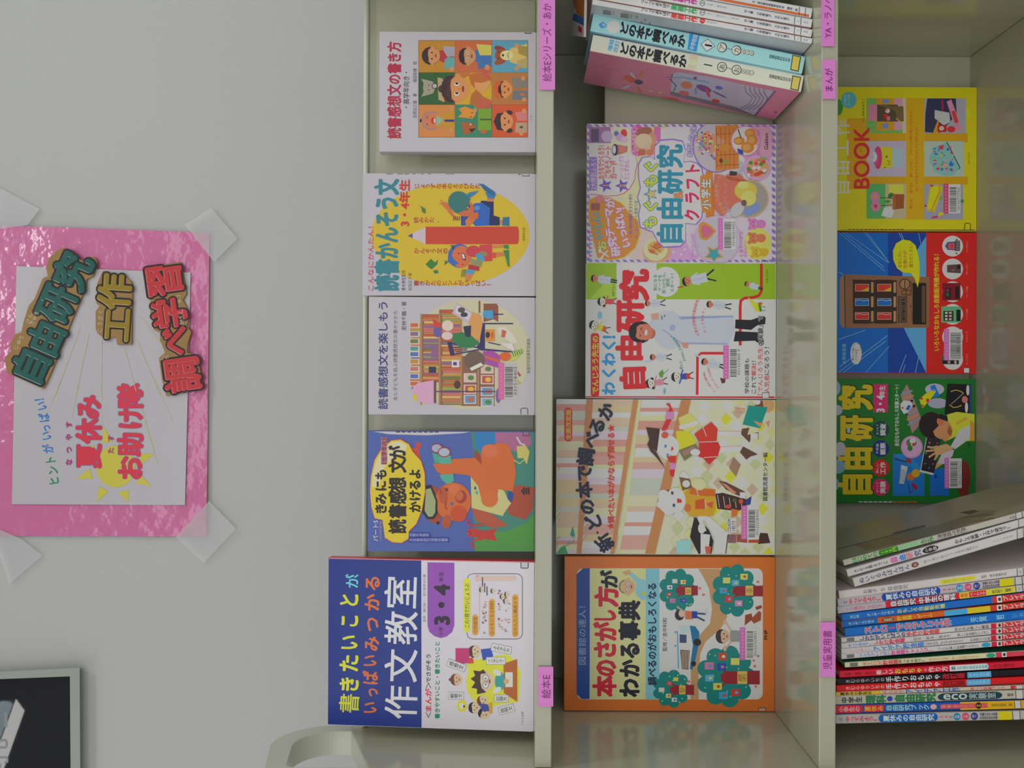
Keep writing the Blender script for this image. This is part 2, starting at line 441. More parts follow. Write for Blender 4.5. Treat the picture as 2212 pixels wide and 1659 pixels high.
def spine_book(label, Lq, Rq, s, zs, depth, col, art=None, crop=(0, 0, 1), gain=1.6, group='books standing spine out', side=None, side_right=False, side_col=None, shrink=0.985, zoff=0.0, lift=0.0):
    """Lq = (upper, lower) image corners of the spine's top end; Rq = same at its foot (or where it leaves the frame)"""
    Y = FPX / s
    tR, tL, bR, bL = [at_depth(p[0], p[1], Y) for p in (Lq[0], Lq[1], Rq[0], Rq[1])]
    top, bot = (tR + tL) / 2, (bR + bL) / 2
    V = (top - bot).normalized(); U = Vector((V.z, 0, -V.x)); N = Vector((0, -1, 0))
    th = ((tR - tL).dot(U) + (bR - bL).dot(U)) / 2 * shrink
    # run down to the shelf: the lower of the two foot corners touches
    zc = (th / 2) * abs(U.z)
    k = (top.z - (zs + zc + 0.0003 + lift)) / V.z
    H = k; O = top - V * H - U * (th / 2)
    mt = frame_mtx(O, U, V, N); inv = mt.inverted()
    e = empty('book', mt, label, 'book', group)
    c1, sc = alb(col, gain), alb(side_col or col, gain)
    r = min(0.0016, th * .25)
    box('front_cover', (th - 0.0009, 0, -depth), (th, H, -0.0012), M['ink'], e, cols=sc)
    box('back_cover', (0, 0, -depth), (0.0009, H, -0.0012), M['ink'], e, cols=sc)
    box('page_block', (0.0009, 0.0015, -depth + 0.002), (th - 0.0009, H - 0.0015, -0.0018), M['pages'], e)
    prism('spine', [(0, -0.0025), (0, -r), (r * .3, -r * .3), (r, 0), (th - r, 0), (th - r * .3, -r * .3), (th, -r), (th, -0.0025)], 1, 0, H, M['ink'], e, cols=c1)
    c = Canvas(O, U, V, N, inv, gain, clip=(0.0003, 0.0003, th - 0.0003, H - 0.0003)).crop(*crop); c.part = 'spine_lettering'
    c.th, c.H = th, H
    if art: art(c); c.build(e)
    if side:
        if side_right: c2 = Canvas(O + U * th, Vector((0, 1, 0)), V, U, inv, gain, clip=(0.001, 0.0005, depth - 0.001, H - 0.0005)).crop(*crop)
        else: c2 = Canvas(O, Vector((0, 1, 0)), V, -U, inv, gain, clip=(0.001, 0.0005, depth - 0.001, H - 0.0005)).crop(*crop)
        c2.part = 'cover_picture'; side(c2); c2.build(e)
    return e

def band(c, x0, x1, col, A, B, w):
    """full-width colour band on a slanted spine; A,B centre line ends, from x0 to x1 in crop px"""
    t = (B[1] - A[1]) / (B[0] - A[0]); f = lambda x: A[1] + (x - A[0]) * t
    n = math.hypot(1, t); nx, ny = -t / n * w / 2, 1 / n * w / 2
    c.poly([(x0 + nx, f(x0) + ny), (x1 + nx, f(x1) + ny), (x1 - nx, f(x1) - ny), (x0 - nx, f(x0) - ny)], col)
# ------------------------------------------------------------------ books on the top shelf
SK = (214, 150, 96); BK = (38, 30, 34); WH = (196, 191, 197); RD = (186, 38, 78)

def art_nine(c):
    c.part = 'title_lettering'
    c.tx('読書感想文の書き方', 285, 205, 435, 1250, (183, 36, 72), 0.035)
    c.tx('・高学年向き・', 455, 530, 525, 920, (50, 46, 70), 0.01)
    c.tx('吉岡日三雄　著　　　福田岩緒　絵', 562, 415, 606, 1030, (60, 56, 76), 0.0)
    c.part = 'illustration'
    Xs = (625, 1020, 1420, 1810); Ys = (188, 536, 886, 1238)
    cols = [[(200, 140, 30), (205, 110, 60), (95, 165, 190)], [(44, 100, 40), (215, 170, 20), (190, 125, 60)], [(215, 140, 70), (60, 140, 110), (214, 92, 38)]]
    c.rect(Xs[0] - 3, Ys[0] - 3, Xs[3] + 3, Ys[3] + 3, (90, 66, 40))
    for i in range(3):
        for j in range(3): c.rect(Xs[j] + 1, Ys[i] + 1, Xs[j + 1] - 1, Ys[i + 1] - 1, cols[i][j])
    # girl with hair band reading
    s = c.sub(770, 355, 88); s.poly([(-.6, -.9), (.6, -.9), (1.1, -2.7), (-1.4, -2.7)], (190, 50, 60)); s.head(SK, (60, 34, 40), 'bob')
    c.poly([(895, 250), (1018, 255), (1018, 360), (935, 365), (895, 300)], (176, 168, 180)); c.poly([(905, 400), (950, 365), (1018, 380), (1018, 495), (905, 500)], (110, 170, 170)); c.ell(985, 500, 28, 24, SK)
    # boy with glasses
    s = c.sub(1160, 360, 88); s.ell(.9, .1, .4, .6, (215, 120, 50)); s.poly([(-.7, -.9), (.7, -.9), (1.2, -2.9), (-1.2, -2.9)], (60, 120, 190)); s.head(SK, BK)
    for q in (-.38, .38): s.ell(q, .02, .3, .26, (180, 150, 120)); s.ell(q, .02, .22, .18, (225, 200, 180)); s.ell(q, .02, .07, .1, BK)
    c.poly([(1250, 228), (1415, 240), (1415, 350), (1290, 350)], (214, 200, 90)); c.poly([(1270, 375), (1415, 360), (1415, 470), (1270, 500)], (70, 120, 180)); c.ell(1370, 480, 26, 30, SK)
    # dog
    s = c.sub(1560, 350, 90); s.poly([(-.8, -.6), (.8, -.6), (1.4, -2.7), (-1.4, -2.7)], (220, 190, 110)); s.ell(-.75, .55, .35, .75, (170, 80, 40), 20); s.ell(.75, .55, .35, .75, (150, 66, 36), -20)
    s.ell(0, .3, .8, .9, (170, 84, 40)); s.ell(0, -.25, .6, .8, (235, 215, 150)); s.ell(0, .22, .16, .13, BK); s.line([(-.35, -.5), (0, -.35), (.35, -.5)], .06, BK); s.ell(-.4, .75, .08, .1, BK); s.ell(.4, .75, .08, .1, BK)
    c.poly([(1700, 245), (1806, 255), (1806, 370), (1710, 330)], (170, 150, 70)); c.poly([(1690, 410), (1806, 370), (1806, 490), (1700, 480)], (190, 170, 110)); c.ell(1690, 490, 26, 24, SK); c.ell(1690, 245, 26, 24, SK)
    # cat ghost on green
    s = c.sub(740, 700, 80); s.poly([(-1.0, .2), (-1.25, 1.1), (-.6, .75), (0, .85), (.6, .75), (1.2, 1.1), (1.0, .2), (.8, -.5), (0, -.9), (-.8, -.5)], (170, 160, 140))
    s.line([(-.5, .1), (-.2, .0)], .07, BK); s.line([(.5, .1), (.2, .0)], .07, BK)
    c.poly([(830, 590), (880, 600), (960, 700), (900, 860), (840, 830)], (190, 165, 120)); c.ell(800, 683, 32, 32, BK); c.ell(800, 683, 24, 24, (190, 180, 170))
    c.poly([(900, 800), (960, 790), (950, 850), (905, 850)], (200, 70, 60))
    # centre child
    c.poly([(1022, 540), (1180, 540), (1180, 560), (1022, 660)], (196, 120, 50))
    c.poly([(1165, 560), (1230, 545), (1330, 540), (1415, 600), (1415, 660), (1250, 730), (1190, 660)], (200, 110, 40))
    c.poly([(1180, 880), (1195, 780), (1250, 720), (1330, 800), (1415, 840), (1418, 884), (1300, 950), (1200, 884)], (190, 112, 44))
    for k in range(7): c.line([(1300 + 18 * k, 490 + 8 * k), (1340 + 11 * k, 570 + 6 * k)], 9, (214, 90, 90))
    for k in range(8): c.line([(1290 + 16 * k, 820 + 3 * k), (1280 + 18 * k, 930)], 9, (214, 90, 90))
    s = c.sub(1040, 715, 140); s.head((222, 150, 90), (84, 44, 34), 'bun', (150, 60, 40))
    s.ell(-.38, 0, .15, .2, (235, 228, 220)); s.ell(.38, 0, .15, .2, (235, 228, 220)); s.ell(-.34, 0, .09, .13, BK); s.ell(.42, 0, .09, .13, BK)
    s.poly([(-1.05, .3), (-.95, .85), (-.5, 1.15), (0, 1.22), (.5, 1.15), (.95, .85), (1.05, .3), (.6, .75), (-.5, .8)], (66, 34, 34))
    c.poly([(1230, 640), (1310, 650), (1400, 620), (1410, 650), (1330, 760), (1240, 720)], (224, 160, 100))
    # bearded man
    s = c.sub(760, 1060, 95); s.ell(0, 0, 1.08, 1.12, (150, 140, 150)); s.ell(0, -.05, .95, 1.0, (214, 130, 90)); s.ell(0, -.3, .38, .3, (200, 50, 40)); s.ell(0, -.42, .3, .14, (230, 190, 170)); s.line([(-.5, .35), (-.3, .5)], .08, BK); s.line([(.3, .5), (.5, .35)], .08, BK); s.ell(0, 1.18, .2, .12, BK)
    c.poly([(820, 985), (880, 1010), (1016, 920), (1016, 1200), (880, 1110), (820, 1140)], (206, 150, 30)); c.poly([(820, 1000), (890, 1050), (820, 1120)], (140, 190, 170)); c.rect(905, 1048, 1012, 1072, (50, 50, 130)); c.ell(980, 930, 24, 30, SK); c.ell(980, 1170, 24, 30, SK)
    # fox and badger
    c.poly([(1060, 930), (1130, 905), (1230, 945), (1245, 990), (1210, 1040), (1130, 1030), (1050, 1020), (1095, 980)], (224, 150, 40)); c.poly([(1085, 1075), (1200, 1085), (1250, 1130), (1220, 1180), (1120, 1215), (1100, 1150)], (180, 100, 40))
    c.poly([(1170, 1150), (1250, 1140), (1200, 1190)], (60, 30, 24)); c.ell(1205, 975, 7, 7, BK); c.ell(1190, 1020, 7, 7, BK); c.ell(1190, 1100, 9, 9, (220, 210, 200))
    c.rect(1270, 930, 1414, 1165, (126, 168, 40)); c.rect(1290, 1040, 1414, 1056, (90, 80, 60)); c.ell(1240, 945, 22, 30, (190, 150, 120)); c.ell(1330, 1180, 40, 24, (190, 110, 50))
    # boy in orange cap, grey book
    s = c.sub(1560, 720, 85); s.head((222, 150, 80), (60, 36, 30)); s.poly([(-1.1, .35), (-1.0, 1.1), (0, 1.5), (1.0, 1.1), (1.1, .35), (.3, .75), (-.3, .75)], (214, 100, 24)); s.ell(0, .72, .5, .12, BK)
    c.poly([(1630, 590), (1802, 600), (1802, 700), (1660, 710)], (140, 132, 120)); c.poly([(1650, 730), (1802, 735), (1802, 835), (1640, 830)], (120, 124, 130)); c.ell(1760, 600, 24, 26, SK); c.ell(1770, 830, 24, 26, SK); c.ell(1750, 775, 26, 16, (210, 120, 50))
    # girl in pink
    s = c.sub(1560, 1070, 92); s.head((222, 150, 96), (60, 40, 40), 'pig'); s.poly([(-1.05, .1), (-.95, .9), (0, 1.3), (.95, .9), (1.05, .1), (.5, .7), (-.5, .7)], (56, 38, 40))
    c.poly([(1670, 970), (1802, 950), (1802, 1060), (1700, 1060)], (216, 130, 130)); c.poly([(1680, 1080), (1802, 1080), (1802, 1190), (1670, 1190)], (190, 160, 130)); c.ell(1770, 955, 26, 28, SK); c.ell(1740, 1195, 26, 28, SK); c.ell(1740, 1130, 20, 12, (60, 80, 50))
    c.part = 'shelf_mark_sticker'; c.line([(1850, 82), (1850, 110), (1782, 110), (1775, 85)], 9, (30, 30, 40))
    c.part = 'title_lettering'; c.tx('文 研', 1838, 1005, 1852, 1060, (90, 70, 80), 0)

facing_book('white book with red title and nine framed animal and child pictures, top shelf', 820, 327, 69, 1.3061, Z1, (780, 50, 5.0273), art_nine, WH, thick=0.020, gain=1.22)

def art_pencil(c):
    c.part = 'illustration'
    TE = (52, 136, 148); YE = (216, 186, 40)
    c.ell(970, 790, 860, 555, YE, n=48)
    # big crayon pencil
    c.poly([(505, 800), (700, 705), (700, 892)], (206, 190, 196)); c.poly([(505, 800), (560, 775), (560, 826)], (90, 90, 140))
    c.poly([(700, 703), (1700, 700), (1714, 740), (1714, 850), (1700, 892), (700, 892)], (206, 68, 42))
    # boy on the right (upper)
    c.poly([(1300, 420), (1440, 425), (1440, 580), (1505, 600), (1505, 690), (1300, 690)], (28, 44, 96))
    c.poly([(1345, 330), (1440, 320), (1470, 350), (1440, 410), (1380, 400)], (60, 130, 180)); c.poly([(1280, 235), (1330, 240), (1460, 330), (1430, 370), (1340, 310)], (44, 110, 160))
    c.poly([(1365, 395), (1440, 400), (1440, 430), (1370, 430)], (206, 130, 90)); c.poly([(1505, 630), (1560, 630), (1560, 680), (1505, 680)], (206, 130, 90)); c.poly([(1540, 600), (1612, 596), (1612, 696), (1530, 690)], (50, 120, 150))
    c.poly([(1180, 520), (1230, 450), (1310, 440), (1400, 500), (1390, 690), (1240, 695), (1190, 640)], (44, 104, 190)); c.ell(1260, 500, 32, 26, (90, 150, 200))
    c.poly([(1085, 585), (1180, 590), (1180, 690), (1085, 690)], (44, 84, 160)); c.poly([(1130, 640), (1200, 560), (1280, 580), (1180, 700), (1140, 700)], (214, 130, 60)); c.poly([(1160, 560), (1270, 545), (1270, 610), (1190, 640)], (220, 110, 40))
    c.ell(1120, 500, 110, 90, (206, 112, 70), 20); c.poly([(1110, 480), (1160, 450), (1190, 480), (1140, 530)], (120, 40, 50)); c.poly([(1125, 485), (1160, 465), (1165, 495), (1135, 515)], (225, 215, 215))
    c.ell(1060, 430, 115, 112, (56, 124, 120), 15); c.poly([(1120, 370), (1180, 330), (1280, 310), (1240, 350), (1180, 390)], (60, 130, 180)); c.poly([(1050, 560), (1170, 440), (1190, 400), (1130, 380), (1000, 540)], (56, 124, 120))
    c.poly([(880, 440), (930, 440), (1000, 560), (1040, 640), (1020, 620), (950, 540), (890, 480)], (214, 120, 70)); c.line([(850, 450), (890, 460)], 12, (214, 120, 70)); c.line([(860, 415), (900, 450)], 12, (214, 120, 70)); c.poly([(940, 540), (1020, 590), (1060, 640), (1000, 600)], (220, 100, 40))
    for k in range(5): c.line([(1010 + 20 * k, 590), (1000 + 22 * k, 635)], 7, (60, 40, 60))
    # girl on the left (lower)
    c.ell(1070, 1020, 125, 130, (60, 110, 190)); c.ell(1090, 1030, 105, 120, (216, 116, 70)); c.poly([(950, 960), (1010, 1060), (1060, 1100), (1000, 1130), (940, 1080)], (60, 110, 190)); c.poly([(1085, 985), (1130, 1000), (1140, 1070), (1105, 1065)], (130, 40, 40)); c.poly([(1092, 995), (1120, 1005), (1128, 1050), (1108, 1050)], (230, 216, 220))
    c.line([(1050, 985), (1065, 1000)], 7, BK); c.line([(1095, 1105), (1110, 1120)], 7, BK)
    c.ell(1220, 970, 80, 62, (206, 64, 76)); c.poly([(1290, 900), (1420, 895), (1425, 1075), (1330, 1080), (1270, 1000)], (212, 66, 70)); c.poly([(1425, 905), (1560, 900), (1560, 925), (1425, 935)], (214, 130, 80)); c.poly([(1425, 985), (1560, 980), (1560, 1020), (1425, 1030)], (214, 130, 80))
    c.poly([(1550, 900), (1600, 900), (1605, 945), (1550, 935)], (60, 140, 70)); c.poly([(1545, 960), (1605, 955), (1612, 1140), (1590, 1130), (1570, 1040)], (60, 140, 70)); c.poly([(1430, 985), (1465, 985), (1465, 1040), (1430, 1045)], (216, 80, 50))
    c.poly([(1240, 1000), (1310, 980), (1350, 1080), (1260, 1060)], (70, 160, 200)); c.poly([(1190, 1050), (1320, 1080), (1300, 1140), (1190, 1110)], (150, 150, 110)); c.poly([(1170, 1110), (1285, 1140), (1280, 1185), (1160, 1160)], (190, 40, 60)); c.poly([(1300, 960), (1380, 990), (1350, 1030), (1300, 1010)], (150, 140, 100))
    c.poly([(1145, 1165), (1240, 1175), (1210, 1225), (1140, 1210)], (80, 160, 200)); c.poly([(1150, 1215), (1210, 1220), (1180, 1290), (1130, 1285)], (216, 130, 80))
    for k in range(4): c.line([(1100 + 12 * k, 1165), (1085 + 15 * k, 1250)], 6, (50, 80, 60)); c.line([(970 + 14 * k, 900), (1000, 950)], 6, (60, 80, 50)); c.line([(905, 1070 + 16 * k), (940, 1085)], 6, (50, 100, 70))
    # leaves
    c.poly([(700, 1110), (760, 1050), (800, 1090), (835, 1060), (830, 1110), (770, 1165), (740, 1150)], (60, 130, 56)); c.poly([(780, 1180), (830, 1170), (845, 1205), (800, 1215)], (60, 130, 80))
    c.poly([(610, 460), (660, 480), (700, 500), (700, 570), (660, 550), (650, 500)], (190, 160, 30)); c.poly([(650, 480), (700, 510), (705, 560), (665, 540)], (80, 130, 70))
    c.part = 'title_lettering'
    c.tx('こんなにかんたん！', 70, 705, 140, 1395, (206, 54, 96), 0.015)
    c.tx('読書かんそう文', 148, 190, 408, 1395, TE, 0.045)
    c.tx('3・4年生', 415, 195, 530, 695, (206, 56, 44), 0.035)
    R2 = (180, 56, 36)
    c.vt('じょうずな本のえらびかた、', (575, 262), (1350, 262), 66, R2, 0.02)
    c.vt('読みかた、', (570, 630), (850, 630), 66, R2, 0.02)
    c.vt('かんそう文の', (570, 965), (945, 965), 66, R2, 0.02)
    c.vt('書きかたのヒントがいっぱい！', (570, 1315), (1420, 1315), 66, R2, 0.02)
    c.tx('青木伸生監修', 438, 1175, 484, 1395, (50, 60, 80), 0); c.tx('松田正子著', 512, 1205, 552, 1395, (90, 80, 50), 0)
    c.tx('成美堂出版', 1752, 710, 1782, 858, (80, 66, 30), 0)
    c.part = 'spine_lettering'
    for i, (a, b) in enumerate(((275, 345), (395, 455), (470, 520), (560, 590), (650, 680), (730, 760))): c.rect(a, 124, b, 133, (60, 60, 110))
    c.rect(920, 124, 1010, 133, (50, 50, 60)); c.rect(1300, 124, 1600, 129, (100, 100, 130))
    c.part = 'shelf_mark_sticker'; c.rect(1708, 124, 1732, 140, (40, 70, 150)); c.line([(1750, 128), (1750, 152), (1826, 152), (1826, 128)], 7, (40, 40, 70))

facing_book('white book with a giant red pencil and two children on a yellow oval', 784, 638, 375, 1.3061, Z1, (780, 350, 5.0273), art_pencil, WH, thick=0.016, gain=1.22)

def art_library(c):
    c.part = 'illustration'; r = random.Random(3)
    c.ell(1180, 680, 660, 600, (206, 200, 170), n=40)
    WD = (186, 138, 84)
    rows = [(525, 640, 200, 330, 1060), (665, 840, 0, 245, 985), (870, 1080, 0, 195, 1230), (1105, 1255, 0, 700, 1240), (1290, 1445, 0, 780, 1245)]
    for a, b, _, y0, y1 in rows[1:]:
        c.rect(a - 22, y0, b + 6, y1, (146, 104, 84))
    for a in (650, 850, 1085, 1270): c.rect(a - 8, 240, a + 12, 1230, WD)
    pal = [(206, 110, 70), (214, 150, 90), (160, 170, 90), (200, 90, 60), (220, 190, 110), (150, 110, 150), (206, 120, 110), (120, 130, 70), (196, 150, 60)]
    for a, b, _, y0, y1 in rows[:3]:
        y = y0 + 8
        while y < y1 - 20:
            w = r.choice((14, 20, 26, 34)); c.rect(a + r.randint(0, 24), y, b, min(y + w - 3, y1), r.choice(pal)); y += w
    for y0 in (335, 430, 510, 590, 650, 730, 810, 890, 970):
        c.rect(525, y0, 635, y0 + 60, (214, 206, 190)); c.rect(535, y0 + 8, 620, y0 + 50, r.choice(pal + [(90, 160, 160), (90, 120, 190)]))
    for a, b, ys in ((1115, 1250, (885, 1010, 1120)), (1300, 1440, (790, 905, 1035, 1150))):
        for i, y0 in enumerate(ys):
            c.rect(a, y0, b, y0 + 100, (222, 200, 196)); c.rect(a + 15, y0 + 10, b - 12, y0 + 88, [(216, 190, 170), (120, 180, 190), (190, 90, 70), (220, 200, 80), (90, 160, 200)][(i * 2 + a) % 5]); c.ell((a + b) / 2 + 10, y0 + 50, 34, 26, [(90, 140, 80), (230, 190, 60), (200, 110, 90)][i % 3])
    c.rect(735, 815, 815, 880, (56, 50, 90)); c.rect(985, 745, 1065, 822, (220, 214, 220)); c.rect(1000, 765, 1040, 800, (110, 60, 130))
    for k in range(9): c.rect(760, 585 + 17 * k, 838, 597 + 17 * k, (150, 100, 150))
    # lamp
    c.poly([(560, 1040), (620, 990), (800, 960), (815, 1215), (740, 1220), (620, 1190), (560, 1120)], (220, 170, 196)); c.rect(790, 965, 815, 1210, (110, 80, 80)); c.rect(815, 1078, 1460, 1090, (110, 60, 110)); c.poly([(555, 1120), (610, 1120), (605, 1190), (570, 1180)], (214, 200, 50))
    c.ell(1045, 1010, 36, 46, (96, 56, 40)); c.ell(1490, 1130, 30, 80, (130, 110, 170))
    # table and chair
    NV = (52, 44, 110)
    c.rect(1275, 100, 1296, 230, (150, 96, 60)); c.poly([(1330, 130), (1470, 130), (1490, 160), (1490, 330), (1440, 300), (1330, 330)], (150, 90, 66))
    c.poly([(1305, 340), (1345, 340), (1345, 640), (1300, 640), (1250, 600), (1290, 560)], NV); c.rect(1345, 340, 1650, 354, NV); c.poly([(1345, 620), (1635, 645), (1635, 660), (1345, 640)], NV); c.rect(1395, 240, 1545, 252, NV); c.line([(1380, 550), (1515, 580)], 12, NV)
    c.poly([(935, 545), (985, 545), (1020, 690), (970, 695)], NV); c.line([(990, 560), (1280, 610)], 12, NV); c.line([(1010, 680), (1280, 630)], 14, NV)
    for k in range(4): c.line([(1000 + 8 * k, 580 + 26 * k), (1150, 590 + 14 * k)], 8, NV)
    # reading person in green
    c.poly([(1200, 215), (1300, 260), (1320, 350), (1290, 520), (1200, 520), (1180, 380), (1160, 300)], (220, 160, 90)); c.poly([(990, 460), (1100, 440), (1200, 480), (1290, 560), (1200, 610), (1080, 610), (990, 530)], (50, 130, 76))
    c.ell(940, 370, 62, 58, (226, 206, 190)); c.ell(935, 480, 60, 44, (228, 200, 196)); c.ell(830, 435, 45, 60, (110, 100, 170)); c.poly([(770, 290), (870, 350), (850, 390), (800, 385)], (216, 66, 50))
    c.poly([(1110, 380), (1160, 370), (1170, 490), (1130, 480)], (50, 50, 80)); c.poly([(1165, 370), (1195, 370), (1190, 490), (1150, 495)], (46, 50, 76))
    c.poly([(1035, 120), (1210, 235), (1165, 345), (990, 235)], (206, 180, 200)); c.poly([(1045, 145), (1195, 240), (1165, 310), (1020, 225)], (216, 210, 214)); c.ell(1090, 200, 40, 30, (90, 84, 90)); c.ell(1120, 250, 40, 26, (70, 66, 74))
    c.poly([(1330, 205), (1430, 200), (1440, 290), (1370, 300), (1320, 260)], (80, 160, 206))
    # child in front
    c.ell(1235, 745, 115, 100, (120, 96, 84)); c.poly([(1180, 830), (1300, 770), (1330, 800), (1200, 860)], (232, 222, 206)); c.poly([(1320, 650), (1430, 640), (1510, 700), (1500, 830), (1360, 790)], (176, 80, 170)); c.poly([(1340, 690), (1500, 740), (1500, 770), (1350, 720)], (216, 110, 50)); c.ell(1565, 705, 62, 48, (222, 106, 30))
    c.poly([(1620, 740), (1650, 660), (1740, 620), (1760, 640), (1690, 730), (1630, 755)], (200, 206, 90))
    for k in range(5): c.line([(1640 + 24 * k, 650 - 6 * k), (1660 + 22 * k, 710 - 10 * k)], 9, (60, 130, 100))
    c.poly([(1480, 390), (1560, 380), (1640, 450), (1700, 550), (1640, 570), (1560, 500), (1500, 470)], (222, 210, 200)); c.poly([(1530, 410), (1580, 430), (1560, 500), (1520, 490)], (200, 110, 80)); c.poly([(1520, 560), (1640, 560), (1670, 640), (1600, 620)], (228, 216, 214))
    c.rect(1350, 410, 1455, 540, (220, 150, 60)); c.ell(1375, 470, 24, 34, (60, 40, 40)); c.ell(1425, 470, 16, 34, (214, 100, 40))
    c.poly([(1700, 860), (1740, 910), (1720, 925), (1690, 880)], (190, 70, 100)); c.poly([(1690, 940), (1745, 990), (1700, 1020)], (190, 180, 110))
    c.part = 'title_lettering'; NB = (66, 72, 128)
    c.tx('読書感想文を楽しもう', 185, 115, 292, 1275, NB, 0.025)
    c.tx('本と子どもを結ぶ読書感想文の書かせかた', 348, 205, 396, 1185, (90, 84, 100), 0.0)
    c.tx('若林千鶴・著', 440, 108, 492, 420, (80, 74, 100), 0.01)
    c.tx('全国学校図書館協議会', 1795, 510, 1835, 890, (84, 78, 90), 0.005)
    barcode(c, 1490, 770, 1700, 1170, '031518403', .28)
    c.part = 'shelf_mark_sticker'; c.line([(1735, 1332), (1735, 1275), (1745, 1266), (1800, 1266), (1810, 1275), (1810, 1332)], 8, (60, 62, 80))

facing_book('white book with pink barcode and a watercolour of children reading among library shelves', 797, 895, 642, 1.3061, Z1, (780, 630, 5.0273), art_library, WH, thick=0.012, gain=1.22)

def art_glasses(c):
    OR = (214, 112, 46)
    c.part = 'illustration'
    c.poly([(1190, 100), (1230, 400), (1210, 900), (1240, 1420), (1880, 1420), (1880, 100)], (70, 140, 124))
    c.poly([(1240, 100), (1450, 100), (1470, 290), (1360, 330), (1240, 300)], (40, 130, 190)); c.poly([(1450, 120), (1830, 120), (1855, 255), (1700, 330), (1470, 290)], (176, 110, 150))
    c.poly([(1880, 1000), (1800, 1100), (1560, 1200), (1230, 1200), (1230, 1420), (1880, 1420)], (86, 156, 70)); c.poly([(1180, 900), (1420, 1010), (1600, 1130), (1420, 1160), (1250, 1080)], (186, 90, 60))
    c.poly([(1680, 690), (1880, 720), (1860, 960), (1780, 1070), (1600, 1010), (1580, 860)], (176, 80, 52)); c.poly([(1600, 740), (1660, 790), (1640, 880), (1580, 860)], (50, 80, 160))
    # body
    c.poly([(1190, 590), (1380, 640), (1560, 760), (1600, 860), (1540, 1030), (1200, 940)], (206, 200, 130)); c.poly([(1470, 700), (1630, 890), (1530, 1030), (1440, 900)], (206, 200, 140))
    c.poly([(1300, 340), (1360, 270), (1500, 232), (1590, 250), (1660, 400), (1680, 560), (1650, 760), (1500, 740), (1300, 600)], OR); c.ell(1400, 320, 90, 70, (220, 120, 80), 10)
    c.poly([(980, 410), (1230, 395), (1400, 480), (1500, 700), (1460, 890), (1400, 935), (1320, 900), (1270, 700), (1180, 590), (980, 560)], OR); c.ell(1395, 840, 92, 92, (216, 116, 50))
    c.poly([(780, 460), (1000, 440), (1000, 575), (880, 580), (820, 540)], OR)
    c.poly([(1225, 310), (1300, 380), (1310, 470), (1240, 400)], (170, 70, 44))
    c.poly([(775, 340), (900, 370), (860, 450), (800, 455)], (80, 170, 150)); c.poly([(840, 380), (975, 370), (980, 460), (860, 460)], (90, 176, 156)); c.poly([(850, 580), (1000, 570), (1010, 650), (940, 685), (880, 640)], (90, 176, 156))
    c.ell(825, 292, 66, 52, (170, 50, 60)); c.ell(822, 292, 54, 42, (170, 180, 200)); c.ell(903, 335, 70, 56, (180, 56, 66)); c.ell(903, 335, 58, 44, (180, 190, 206))
    # head and cap
    c.poly([(690, 980), (740, 1090), (840, 1120), (870, 1040), (860, 760), (790, 700), (690, 720)], (176, 76, 44)); c.ell(1000, 870, 195, 205, OR); c.ell(930, 1090, 52, 76, (186, 90, 50), 15); c.ell(890, 800, 50, 100, (190, 90, 50), -10)
    c.ell(1060, 1000, 90, 90, (206, 84, 34)); c.ell(1010, 740, 60, 60, (220, 120, 70)); c.ell(985, 895, 17, 20, (90, 120, 150)); c.ell(930, 742, 17, 20, (120, 60, 50)); c.line([(925, 860), (915, 930), (935, 960)], 14, (170, 70, 36)); c.line([(860, 730), (870, 790)], 16, (170, 60, 36))
    c.ell(1085, 820, 62, 70, (176, 60, 36), 10); c.ell(1070, 810, 40, 52, (206, 110, 60), 10)
    c.poly([(665, 990), (700, 700), (760, 690), (830, 860), (830, 1000), (790, 1060), (720, 1060)], (34, 34, 36)); c.poly([(690, 970), (705, 740), (755, 725), (810, 860), (805, 990), (775, 1035), (730, 1035)], (166, 176, 130))
    c.ell(835, 1103, 18, 18, BK); c.ell(1240, 725, 12, 18, (60, 80, 150)); c.ell(1255, 775, 16, 20, (110, 170, 170))
    # octopus
    c.poly([(1180, 1170), (1240, 1160), (1330, 1190), (1480, 1160), (1440, 1230), (1480, 1300), (1350, 1280), (1240, 1260), (1190, 1240)], (196, 60, 50)); c.ell(1195, 1210, 45, 50, (200, 60, 50)); c.line([(1320, 1280), (1260, 1280), (1200, 1310), (1200, 1360), (1240, 1360)], 22, (200, 60, 60)); c.line([(1340, 1120), (1240, 1130), (1160, 1120), (1150, 1080), (1180, 1070)], 20, (200, 60, 60)); c.ell(1180, 1200, 7, 7, BK); c.ell(1190, 1222, 7, 7, BK)
    # fish and shell
    c.poly([(505, 360), (560, 290), (590, 290), (600, 220), (660, 250), (630, 300), (640, 420), (560, 440), (520, 420)], (206, 76, 60))
    c.poly([(1690, 270), (1790, 265), (1830, 330), (1800, 470), (1760, 400), (1700, 400)], (206, 196, 110)); c.line([(1690, 170), (1730, 240), (1780, 260)], 18, (214, 200, 190)); c.line([(1660, 420), (1720, 460), (1770, 420)], 12, (206, 196, 110))
    # title plate
    pl = [(100, 760), (110, 600), (150, 420), (230, 290), (330, 210), (430, 200), (520, 250), (560, 330), (650, 430), (690, 560), (695, 760), (660, 960), (600, 1110), (520, 1190), (515, 1270), (440, 1318), (340, 1310), (260, 1260), (245, 1150), (235, 1070), (150, 1050), (115, 930)]
    c.poly([(350 + (x - 350) * 1.02, 760 + (y - 760) * 1.015) for x, y in pl], (216, 80, 90)); c.poly(pl, (226, 200, 40))
    c.poly([(120, 720), (130, 560), (170, 430), (245, 300), (340, 222), (430, 215), (500, 260), (480, 330), (350, 400), (240, 520), (200, 700)], (226, 214, 170))
    c.part = 'title_lettering'
